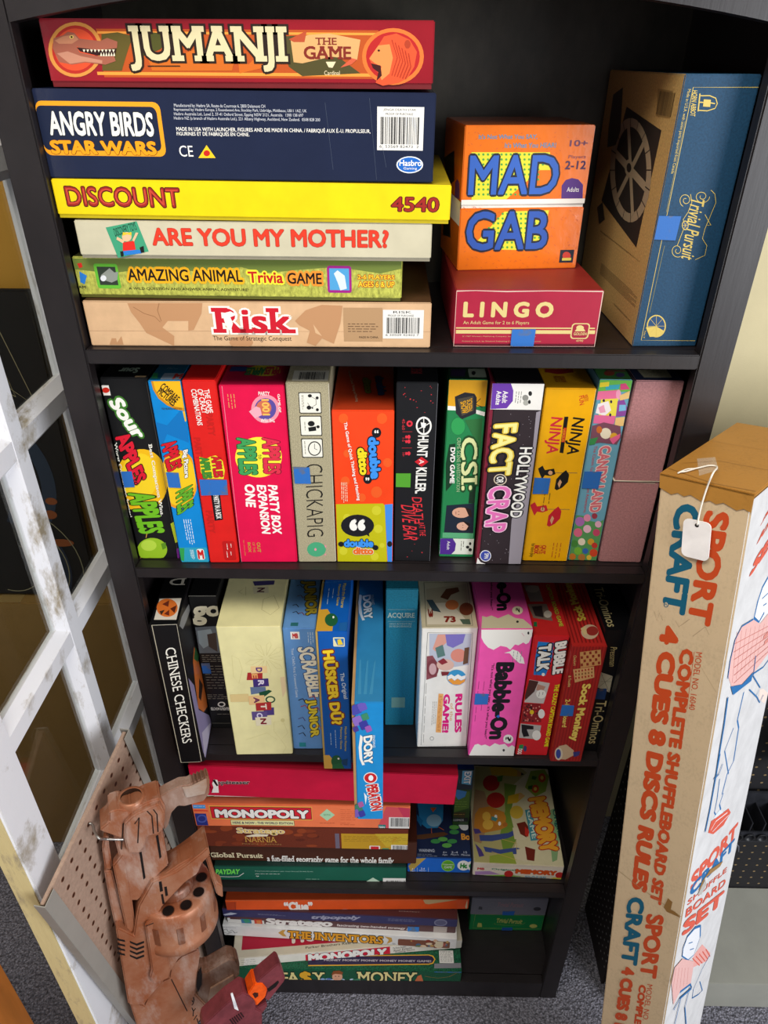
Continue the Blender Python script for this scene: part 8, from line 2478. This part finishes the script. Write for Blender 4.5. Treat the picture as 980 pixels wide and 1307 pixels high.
# ------------------------------------------------------------------ boxed games
FACE={'F':lambda w,d,h:((0,0,h),(1,0,0),(0,0,-1),(0,-1,0)),'T':lambda w,d,h:((0,d,h),(1,0,0),(0,-1,0),(0,0,1)),
 'L':lambda w,d,h:((0,d,h),(0,-1,0),(0,0,-1),(-1,0,0)),'R':lambda w,d,h:((w,0,h),(0,1,0),(0,0,-1),(1,0,0))}
KIND={'mad':'gloss','angry':'gloss','jumanji':'gloss','ditto':'gloss','party':'print'}
def carton(key):
    label,group,x,y,z,yaw,roll,w,d,h,colr,fc,tray,pat=BOX[key]
    loc=(x,y,z+.0004); rot=(0,math.radians(roll),math.radians(yaw)); kd=pat or KIND.get(key,'print')
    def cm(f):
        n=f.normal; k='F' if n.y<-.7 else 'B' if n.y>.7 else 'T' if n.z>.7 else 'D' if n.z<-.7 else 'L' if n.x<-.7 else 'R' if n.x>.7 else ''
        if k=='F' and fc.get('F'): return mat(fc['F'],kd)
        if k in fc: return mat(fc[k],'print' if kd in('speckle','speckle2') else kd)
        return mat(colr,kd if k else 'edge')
    mb=MB(); x0,z0=0,0; ww,hh=w,h
    if tray and tray[0]=='B': z0=tray[1]; hh=h-tray[1]
    if tray and tray[0]=='L': x0=tray[1]; ww=w-tray[1]
    def shell(mb,x0,z0,ww,hh):
        t=bmesh.new(); bmesh.ops.create_cube(t,size=1)
        for v in t.verts: v.co=Vector((x0+(v.co.x+.5)*ww,(v.co.y+.5)*d,z0+(v.co.z+.5)*hh))
        bmesh.ops.bevel(t,geom=t.edges[:],offset=.0011,segments=2,affect='EDGES'); mb.merge(t,cm)
    if key=='mad':
        sp=h*.465; shell(mb,0,sp+.004,ww,h-sp-.004)
    else: shell(mb,x0,z0,ww,hh)
    tapes=[]; low=MB() if key=='mad' else None
    for f,its in DEC.get(key,{}).items():
        O,U,V,N=FACE[f](w,d,h)
        if key=='mad':
            cut=h-h*.465-.002
            def yy(i):
                t=i[0]
                if t in('p','l'): return sum(p[1] for p in i[1])/len(i[1])
                if t=='t': return i[2][1]+i[3][1]/2+i[4][1]/2
                return (i[1][1]+i[1][3])/2
            dm=(w if f in 'FT' else d,d if f=='T' else h); S=Sheet(mb,O,U,V,N,dm); S.draw([i for i in its if yy(i)<cut]); S2=Sheet(low,O,U,V,N,dm); S2.draw([i for i in its if yy(i)>=cut]); tapes+=[(f,t) for t in S.tapes]; continue
        S=Sheet(mb,O,U,V,N,(w if f in 'FT' else d,d if f=='T' else h)); S.draw(its); tapes+=[(f,t) for t in S.tapes]
    multi=bool(tray) or key=='mad'
    if multi:
        root=thing('board_game_box',label,'board game',loc,rot,group); mb.build('lid',root)
        if key=='mad':
            shell(low,0,0,ww,h*.465-.002); low.build('tray',root); MB().box((w/2,d/2,h*.465+.001),(w-.003,d-.003,.0065),mat('E4E0D6','paper')).build('inner_sleeve',root)
        else:
            t=MB(); i=.0012
            if tray[0]=='B': t.box((w/2,d/2,(tray[1]+.004)/2),(w-2*i,d-2*i,tray[1]+.004),mat(tray[2],'paper'))
            else: t.box(((tray[1]+.004)/2,d/2,h/2),(tray[1]+.004,d-2*i,h-2*i),mat(tray[2],'paper'))
            t.build('tray',root)
    else:
        root=mb.build('board_game_box',None,loc,rot); tag(root,label,'board game',group)
    for f,(r,c) in tapes:
        O,U,V,N=(Vector(a) for a in FACE[f](w,d,h)); t=MB(); k0,k1=.0004,.0013
        P=lambda u,v,k:O+U*u+V*v+N*k
        rr=random.Random(key+f); j=lambda:rr.uniform(-.0008,.0008)
        q=[(r[0]+j(),r[1]+j()),(r[2]+j(),r[1]+j()),(r[2]+j(),r[3]+j()),(r[0]+j(),r[3]+j())]
        q=[(min(max(u,.0012),(w if f in 'FT' else d)-.0012),min(max(v,.0012),(d if f=='T' else h)-.0012)) for u,v in q]
        t.poly([P(u,v,k1) for u,v in q],mat(c,'tape'))
        for a in range(4): b=(a+1)%4; t.poly([P(*q[a],k0),P(*q[b],k0),P(*q[b],k1),P(*q[a],k1)],mat(c,'tape'))
        t.build('tape_strip',root)
    if key=='mauve':
        t=MB(); zz=h*.487; e=.0012
        t.tube([(-e,d/2,zz),(-e,-e,zz),(w+e,-e,zz),(w+e,d+e,zz),(-e,d+e,zz),(-e,d/2,zz)],.0010,mat('C8BCA8','paper')); t.build('string',root)
    return root
ROOT={}
for key in BOX: ROOT[key]=carton(key)
# ------------------------------------------------------------------ long shuffleboard carton leaning at the right
oS=Vector(SHUF['o']); R3=Matrix(SHUF['M']); w,d,L=SHUF['w'],SHUF['d'],SHUF['L']
MS=Matrix.Translation(oS)@R3.to_4x4()
root=thing('shuffleboard_carton','tall leaning cardboard carton with orange and teal lettering and line-drawn figures','carton'); root.matrix_world=MS
def cmS(f):
    n=f.normal
    return mat('CFCECE','paper') if n.x>.7 else mat('A8752E','card') if n.z>.7 else mat('C9B08C','card')
mb=MB(); t=bmesh.new(); bmesh.ops.create_cube(t,size=1)
bmesh.ops.subdivide_edges(t,edges=[e for e in t.edges if abs(e.verts[0].co.z-e.verts[1].co.z)>.5],cuts=24)
rr=random.Random(1)
for v in t.verts:
    v.co=Vector(((v.co.x+.5)*w,(v.co.y+.5)*d,(v.co.z+.5)*(L-.004)))
bmesh.ops.bevel(t,geom=[e for e in t.edges if e.is_boundary or (len(e.link_faces)==2 and e.calc_face_angle(0)>1)],offset=.002,segments=2,affect='EDGES'); mb.merge(t,cmS)
for f,its in DEC['shuf'].items():
    O,U,V,N=FACE[f](w,d,L); 
    if f=='T': O=(0,d,L+.0012)
    S=Sheet(mb,O,U,V,N,(w if f in 'FT' else d,d if f=='T' else L)); S.draw(its)
mb.build('carton_body',root)
mb=MB(); e=.0035   # glued top flap wrapping the rim
br=mat('A8752E','card'); mb.box((w/2,d/2,L-.001),(w+.003,d+.003,.004),br,.001)
pts=[(-e/2,-.012)]; n=14
for i in range(n+1):
    mb_y=-.016-.006*((i*37)%5)/5
    pts.append((w*i/n,mb_y))
pts=[(-.001,0)]+pts[1:]+[(w+.001,0)]
mb.prism([(x,L+y) for x,y in pts],0,.0012,br,Matrix(((1,0,0,0),(0,0,-1,-.0003),(0,1,0,0),(0,0,0,1))))
mb.build('top_flap',root)
# torn crease half way down the white side
# hanging price tag
tq=[Vector(p) for p in TAG['quad']]; 
root=thing('price_tag','blank white string tag hanging down the front of the tall leaning carton','tag',tuple(sum(tq,Vector())/4))
o0=root.location.copy()
ux=(tq[1]-tq[0]); uy=(tq[3]-tq[0]); wn=ux.length; hn=uy.length; ux.normalize(); uy=(uy-ux*uy.dot(ux)).normalized(); nn=ux.cross(uy)
M=Matrix.Identity(4)
for i in range(3): M[i][0]=ux[i];M[i][1]=uy[i];M[i][2]=nn[i];M[i][3]=tq[0][i]-o0[i]
c=.006; r=[]
for cx,cy,a in ((c,c,180),(wn-c,c,270),(wn-c,hn-c,0),(c,hn-c,90)):
    for k in range(5): t=math.radians(a+k*22.5); r.append((cx+c*math.cos(t),cy+c*math.sin(t)))
mb=MB(); mb.prism(r,-.0006,.0006,mat('F2EDEA','paper'),M,0); h0=Vector(TAG['hole'])-o0
sg=1 if nn.dot(cam.location-o0)>0 else -1
ring=[h0+ux*math.cos(k*.4488)*.0022+uy*math.sin(k*.4488)*.0022+nn*sg*.0009 for k in range(14)]; mb.poly(ring,mat('2A2622','ink')); mb.build('tag_card',root)
def smooth(pts,n=6):
    pts=[Vector(p) for p in pts]; out=[]
    for i in range(len(pts)-1):
        a,b,c_,d_=pts[max(i-1,0)],pts[i],pts[i+1],pts[min(i+2,len(pts)-1)]
        for k in range(n):
            t=k/n; out.append(.5*((2*b)+(c_-a)*t+(2*a-5*b+4*c_-d_)*t*t+(3*b-a-3*c_+d_)*t**3))
    return out+[pts[-1]]
mb=MB(); mb.tube([p-o0 for p in smooth(TAG['string'])],.0009,mat('EEE8DC','paper'),6); mb.tube([p-o0 for p in smooth(TAG['string2'])],.0008,mat('EEE8DC','paper'),6); mb.build('string',root)
mb=MB(); mb.poly([Vector(p)-o0 for p in TAG['tape']],mat('E8DCC4','cleartape')); mb.build('clear_tape',root)
# ------------------------------------------------------------------ old glazed door at the left
root=thing('glazed_door','old white-painted door with small glass panes, standing edge-on left of the bookcase','door',(-.4755,.0,0))
pw=mat('E6E6EA','paint'); X0=.0155; T2=.031
def prof(mb,a0,a1,b0,b1,vert):
    """moulded bar: from a0..a1 along its length, b0..b1 across"""
    e=.013
    if vert: pr=[(-X0,b0+e),(-.006,b0+e),(-.004,b0),(.002,b0),(X0,b0+e),(X0,b1-e),(.002,b1),(-.004,b1),(-.006,b1-e),(-X0,b1-e)]
    else: pr=[(-X0+.0006,b0+e),(-.006,b0+e),(-.004,b0),(.002,b0),(X0-.0006,b0+e),(X0-.0006,b1-e),(.002,b1),(-.004,b1),(-.006,b1-e),(-X0+.0006,b1-e)]
    f=(lambda x,b,a:(x,b,a)) if vert else (lambda x,b,a:(x,a,b))
    A=[mb.bm.verts.new(f(x,b,a0)) for x,b in pr];B=[mb.bm.verts.new(f(x,b,a1)) for x,b in pr];n=len(pr);i=mb.mi(pw)
    for k in range(n): mb.bm.faces.new((A[k],A[(k+1)%n],B[(k+1)%n],B[k])).material_index=i
    mb.bm.faces.new(A).material_index=i;mb.bm.faces.new(B).material_index=i
YN,YF=-.272,.392
zr=[.49,.797,1.104,1.411,1.718]
mb=MB(); mb.box((0,YN+.033,1.02),(2*X0,.066,2.04),pw,.004,None,3); mb.box((-.0,YN-.0006,1.02),(2*X0-.004,.002,2.03),mat('D8C690','paint')); mb.build('stile',root,fixn=True)
mb=MB(); mb.box((0,YF-.04,1.02),(2*X0,.08,2.04),pw,.003); mb.build('stile',root)
MB().box((0,.06,2.0),(2*X0-.001,.60,.10),pw,.003).build('rail',root); MB().box((0,.06,.12),(2*X0-.001,.60,.22),pw,.003).build('rail',root)
for yc in (-.003,):
    mb=MB(); prof(mb,.22,1.96,yc-.027,yc+.027,True); mb.build('muntin',root,fixn=True)
mb=MB(); prof(mb,.22,1.96,.17,.224,True); mb.build('muntin',root,fixn=True)
for z in zr:
    mb=MB(); prof(mb,YN+.06,YF-.075,z-.026,z+.026,False); mb.build('muntin',root,fixn=True)
for a,b in ((YN+.07,-.02),(.014,.18),(.212,YF-.078)):
    for z0,z1 in zip([.22]+zr,zr+[1.955]):
        MB().box((-.001,(a+b)/2,(z0+z1)/2),(.0025,b-a,z1-z0-.03),mat('FFFFFF','glass')).build('glass_pane',root)
# things seen through the door
root=thing('chalk_drawing_board','black board with chalk lines and dim orange spots, leaning behind the glazed door','painting',(-.80,.388,.8560),(math.radians(-4),0,0))
mb=MB(); mb.box((0,0,.315),(.37,.016,.63),mat('15120F','board'),.004); S=Sheet(mb,(-.185,-.0083,.63),(1,0,0),(0,0,-1),(0,-1,0),(.37,.63))
ch='9A8F6C'
for k in (0,1,2): S.line([(.08,.07+k*.035),(.30-k*.018,.07+k*.035),(.335-k*.035,.21-k*.02),(.24-k*.03,.13+k*.012)],.0022,mat(ch,'ink'))
S.poly([(.20,.20),(.28,.235),(.29,.25),(.26,.255),(.19,.22)],mat('4A4432','ink'))
def arc(cx,cy,r,a0,a1,wd,c): S.line([(cx+r*math.cos(math.radians(a0+(a1-a0)*i/20)),cy+r*math.sin(math.radians(a0+(a1-a0)*i/20))) for i in range(21)],wd,mat(c,'ink'))
arc(.16,.36,.16,-50,50,.028,'2A3646'); arc(.18,.56,.13,-70,60,.03,'232C3C')
for cx,cy,rx,ry in ((.318,.405,.012,.008),(.31,.435,.013,.01),(.318,.50,.026,.009)): S.poly([(cx+rx*math.cos(k*.45),cy+ry*math.sin(k*.45)) for k in range(14)],mat('8A4A22','ink'))
for k in range(4): arc(.2,.56,.06+.03*k,-60,110,.002,'8A8468')
S.poly([(.02+.03*math.cos(k*.45),.42+.03*math.sin(k*.45)) for k in range(14)],mat('B03A2A','ink')); S.poly([(.03+.04*math.cos(k*.45),.56+.05*math.sin(k*.45)) for k in range(14)],mat('8A9A3A','ink')); S.poly([(.05+.03*math.cos(k*.45),.60+.025*math.sin(k*.45)) for k in range(14)],mat('2A6AA8','ink'))
mb.build('painted_board',root)
mb=MB(); mb.box((-.81,.405,.426),(.60,.09,.85),mat('8A6A38','card'),.003); mb.box((-.80,.405,.852),(.05,.0895,.0006),mat('B89A62','cleartape'))
o=tag(mb.build('cardboard_carton'),'plain brown cardboard carton standing under the chalk board behind the glazed door','cardboard')
# wooden cabinet at lower left
root=thing('wooden_cabinet','orange-brown wooden cabinet corner at the lower left, behind the door edge','cabinet',(-.805,-.45,0))
MB().box((0,0,.37),(.40,.44,.70),mat('A86428','oak'),.004).build('cabinet_body',root)
MB().box((0,0,.735),(.41,.45,.03),mat('A86428','oak'),.004).build('cabinet_top',root)
mb=MB(); mb.box((0,-.226,.36),(.36,.014,.56),mat('9A5A22','oak'),.003); dr=mb.build('door',root)
MB().cyl((.13,-.231,.45),(.13,-.251,.45),.012,mat('7A6A50','metal'),.015).build('knob',dr)
MB().box((0,0,.0105),(.38,.42,.021),mat('3A2010','oak')).build('plinth',root)
# ------------------------------------------------------------------ pegboard with toy blasters
A,t_,d_,n_=(Vector(PEG[k]) for k in ('A','t','d','n')); wP=PEG['w']; LP=A.z/-d_.z*.985
MP=Matrix.Identity(4)
for i in range(3): MP[i][0]=t_[i];MP[i][1]=d_[i];MP[i][2]=n_[i];MP[i][3]=A[i]
root=thing('pegboard','tan perforated hardboard panel with grey metal edging, leaning before the glazed door','pegboard'); root.matrix_world=MP
mb=MB(); mb.box((wP/2,LP/2,-.003),(wP,LP,.006),mat('A98E7C','board'),.0008)
hole=mat('3A1E12','ink'); rim=mat('7A5038','board')
y=.018
while y<LP-.02:
    x=.014
    while x<wP-.008:
        for rad,m,e in ((.0040,rim,.0001),(.0031,hole,.00018)): mb.poly([(x+rad*math.cos(j*.6283),y+rad*math.sin(j*.6283),e) for j in range(10)],m)
        x+=.0254
    y+=.0254
mb.build('hardboard_sheet',root)
gm=mat('98948C','steel')
def chan(x0,x1,name):
    mb=MB(); xm=(x0+x1)/2
    mb.box((xm,LP/2,.0035),(x1-x0,LP+.004,.0012),gm,.0003); mb.box((x0 if x0<.05 else x1,LP/2,-.004),(.0014,LP+.004,.016),gm,.0003); mb.build(name,root)
chan(-.003,.020,'edge_channel'); chan(wP-.014,wP+.003,'edge_channel')
# copper blaster
oG=Vector(GUN['o']); MG=Matrix.Identity(4)
for i in range(3): MG[i][0]=GUN['h'][i];MG[i][1]=GUN['g'][i];MG[i][2]=GUN['s'][i];MG[i][3]=oG[i]
gun=thing('toy_blaster','copper-painted toy blaster with a revolving drum, hung muzzle up on the pegboard','toy blaster'); gun.matrix_world=MG
CU='9C6648'; cu=mat(CU,'copper'); cud=mat('7A4A32','copper'); blk=mat('120C0A','ink'); I=Matrix.Identity(4)
def part(name,key,s0,s1,m=None,bev=.0022,parent=None):
    mb=MB(); mb.prism(GP[key] if isinstance(key,str) else key,s0,s1,m or cu,I,bev); return mb.build(name,parent or gun)
part('barrel_shroud','barrel',-.02,.018)
part('muzzle_block','collar',-.02,.02)
mz=GP['muzzle']; c0=Vector((mz[0][0],mz[0][1],0)); rm=.0185
Mz=Matrix.Translation(c0)@Matrix.Rotation(-.12,4,'Z')@Matrix.Rotation(math.radians(-90),4,'X')
mb=MB(); mb.lathe(Mz,[(rm*.92,-.055),(rm*.95,-.016),(rm*1.06,-.014),(rm*1.08,-.003),(rm*.98,.002),(rm*.80,.001)],cu); mb.lathe(Mz,[(rm*.80,.001),(rm*.76,-.004),(rm*.74,-.05)],mat('2A1A12','plastic')); mb.cyl(Mz@Vector((0,0,-.045)),Mz@Vector((0,0,-.044)),rm*.72,blk); mb.build('muzzle_ring',gun)
part('side_plate','plate',.018,.028)
part('fore_grip','foregrip',-.008,.012,mat('92705C','copper'),.003)
part('grip_inlay','griplam',.0115,.0145,mat('A8917E','copper'),.001)
for k in ('slot1','slot2'): part('barrel_slot',k,.0175,.0188,blk,0)
part('rail','rail',-.010,.010); part('cocking_rod','rod',-.004,.010); part('edge_strip','strip',.004,.020)
part('receiver','frame',-.022,.026); pnl=part('side_panel','panel',.026,.034)
part('stock','stock',-.018,.020)
gr=part('pistol_grip','grip',-.013,.016,mat('80604C','copper'),.005); part('grip_panel','grippanel',.0155,.019,mat('9A7C66','copper'),.001,gr); part('grip_hole','griphole',.0188,.0196,blk,0,gr)
part('trigger_guard_opening','trigger',.0195,.0206,blk,0)
for k in ('slots','slots2','slots3'): part('vent',k,.0255,.0266,blk,0)
for k in range(4):
    part('vent',GP['ventA'][k],.0255,.0266,blk,0); part('vent',GP['ventB'][k],.0255,.0266,blk,0)
part('bolt','bolt',.0,.016)
# drum: axis along the barrel
dc=GP['drum'][0]; DR=.060; DH=.084
Md=Matrix.Translation(Vector((dc[0],dc[1],-.012)))@Matrix.Rotation(-.12,4,'Z')@Matrix.Rotation(math.radians(-90),4,'X')
mb=MB(); mb.lathe(Md,[(.03,-.001),(.034,.0),(.055,.0),(.058,-.003),(DR,-.012),(DR*1.01,-.02),(DR*1.0,-.062),(DR*1.05,-.066),(DR*1.05,-DH+.004),(DR,-DH),(.02,-DH)],cu,36); 
mb.lathe(Md,[(.030,-.001),(.030,.010),(.026,.016),(.0,.016)],cud,24)
for k in range(10):
    a=k*.6283; cx,cz=.0435*math.cos(a),.0435*math.sin(a)
    P=lambda r,e:[Md@Vector((cx+r*math.cos(j*.3927),cz+r*math.sin(j*.3927),e)) for j in range(16)]
    mb.poly(P(.0102,.0003),cud); mb.poly(P(.0088,.0006),blk)
for k in range(10):
    a=k*.6283+.3; mb.box((0,0,0),(.002,.010,.036),cud,.0006,Md@Matrix.Rotation(a,4,'Z')@Matrix.Translation((DR+.0005,0,-.04)))
mb.build('dart_drum',gun)
part('drum_bracket','bracket',-.012,.022); part('drum_post','post',-.010,.012)
# raised letters on the stock
mb=MB(); S=Sheet(mb,(0,0,.0202),(1,0,0),(0,1,0),(0,0,1))
for l in GP['marks']: S.line(l,.0016,mat('1C1614','ink'))
mb.build('marking',gun)
for k in ('grooveA','grooveB','grooveC','grooveD','grooveE','grooveF'):
    off,l=GP[k]; mb=MB(); S=Sheet(mb,(0,0,off),(1,0,0),(0,1,0),(0,0,1)); S.line(l,.0016,mat('24160E','ink')); mb.build('panel_seam',gun)
# hook carrying it
hk=thing('peg_hook','bent steel peg hook holding the copper blaster','hook'); hk.matrix_world=MP
Mi=MP.inverted(); hp=[Mi@Vector(p) for p in HOOK]
mb=MB(); mb.tube(smooth([hp[0]+Vector((0,-.002,-.003)),hp[0]+Vector((0,0,.004))]+hp[1:],5),.0018,mat('B8B6B2','metal')); mb.build('hook_wire',hk)
# dark red toy pistol in front
oP=oG+Vector(GUN['s'])*.055; MR=MG.copy(); 
cen=cam.location; sc_=None
def rep(pts,off):
    """same sight line, plane moved toward the viewer by off"""
    out=[]
    Minv=MG.inverted(); cl_=Minv@cen
    for x,y in pts:
        k=off/cl_.z; out.append((x+(cl_.x-x)*k,y+(cl_.y-y)*k))
    return out
OFFP=.075
pis=thing('toy_pistol','dark red toy pistol with an orange muzzle block, leaning below the copper blaster','toy pistol'); pis.matrix_world=MG@Matrix.Translation((0,0,OFFP))
rd=mat('74343A','plastic'); og=mat('F4560C','plastic'); gy=mat('A8A4A8','plastic')
def pp(name,key,s0,s1,m,bev=.0015,parent=None):
    mb=MB(); mb.prism(rep(GP[key] if isinstance(key,str) else key,OFFP+s1),s0,s1,m,I,bev); return mb.build(name,parent or pis)
pp('body','p_body',-.016,.014,rd); pp('barrel_shroud','p_shroud',-.013,.012,rd); pp('shroud_slot','p_slot',.0115,.0125,blk,0); om=pp('muzzle_block','p_orange',-.014,.0145,og); pp('bore','p_hole',.0142,.0150,mat('3A1408','ink'),0,om)
pp('front_sight','p_sight',-.004,.004,gy); pp('rear_sight','p_sight2',-.004,.004,gy); pp('white_trim','p_trim',.0135,.0150,mat('E4E4EA','plastic'),0); pp('under_lug','p_lower',-.008,.010,rd)
for k in range(6): pp('rib',GP['p_rib'][k],.0138,.0150,mat('2A1012','ink'),0)
# ------------------------------------------------------------------ store gondola at the right
root=thing('display_rack','grey-based store display rack with black perforated panels, right of the bookcase','display rack',(.85,.1,0))
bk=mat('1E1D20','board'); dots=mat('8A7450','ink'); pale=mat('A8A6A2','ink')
mb=MB(); mb.box((0,.112,.70),(.68,.008,1.24),bk)
z=.125
while z<1.3:
    x=-.325
    while x<.33:
        mb.poly([(x+.0032*math.cos(j*.785),.1078,z+.0026*math.sin(j*.785)) for j in range(8)],dots); x+=.0254
    z+=.0254
mb.build('pegboard_panel',root)
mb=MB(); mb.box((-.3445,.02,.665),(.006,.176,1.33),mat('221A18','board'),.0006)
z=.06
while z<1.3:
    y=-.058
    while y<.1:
        mb.poly([(-.3480,y+.0024*math.cos(j*.785),z+.0024*math.sin(j*.785)) for j in range(8)],pale); y+=.0170  # pale discs paint in the light that shows through the peg holes
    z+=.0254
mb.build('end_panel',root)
gs_=mat('9C9C92','steel')
mb=MB(); mb.box((0,-.002,.1045),(.68,.216,.006),gs_,.0008); mb.box((0,-.1085,.054),(.68,.004,.104),gs_,.0008); mb.build('base_deck',root)
# black accessories hanging on the rack
o=thing('plastic_tray','ribbed black plastic tray with round holes hanging on the perforated panel','tray',(.80,.17,.40))
pb=mat('26272C','plastic'); mb=MB(); mb.box((0,0,.0),(.13,.06,.008),pb,.001); mb.box((0,.027,.045),(.13,.006,.09),pb,.001)
for k in range(5): mb.box((-.055+k*.0275,-.002,.03),(.003,.05,.056),pb,.0006)
mb.box((0,-.028,.016),(.13,.004,.03),pb,.0006)
for k in range(5): mb.lathe(Matrix.Translation((-.052+k*.026,-.031,.016))@Matrix.Rotation(1.5708,4,'X'),[(.0105,0),(.0115,.003),(.0095,.0032),(.009,-.0005),(.0,-.0005)],mat('17181C','plastic'),16)
mb.build('tray_body',o)
mb=MB()
for k in range(5): mb.tube([(-.055,-.03,.0),(-.058+k*.004,-.035,-.012),(-.064+k*.007,-.034,-.034)],.0008,mat('8A8C98','paper'),5)
mb.build('string',o)
o=thing('black_canister','ribbed black canister hanging on the perforated panel above the tray','canister',(.80,.165,.60))
mb=MB(); mb.lathe(I,[(0,0),(.024,0),(.026,.006),(.026,.03),(.022,.034),(.022,.075),(.026,.079),(.026,.12),(.018,.135),(.018,.15),(0,.15)],pb,24); mb.build('canister_body',o)
bpy.context.view_layer.update()
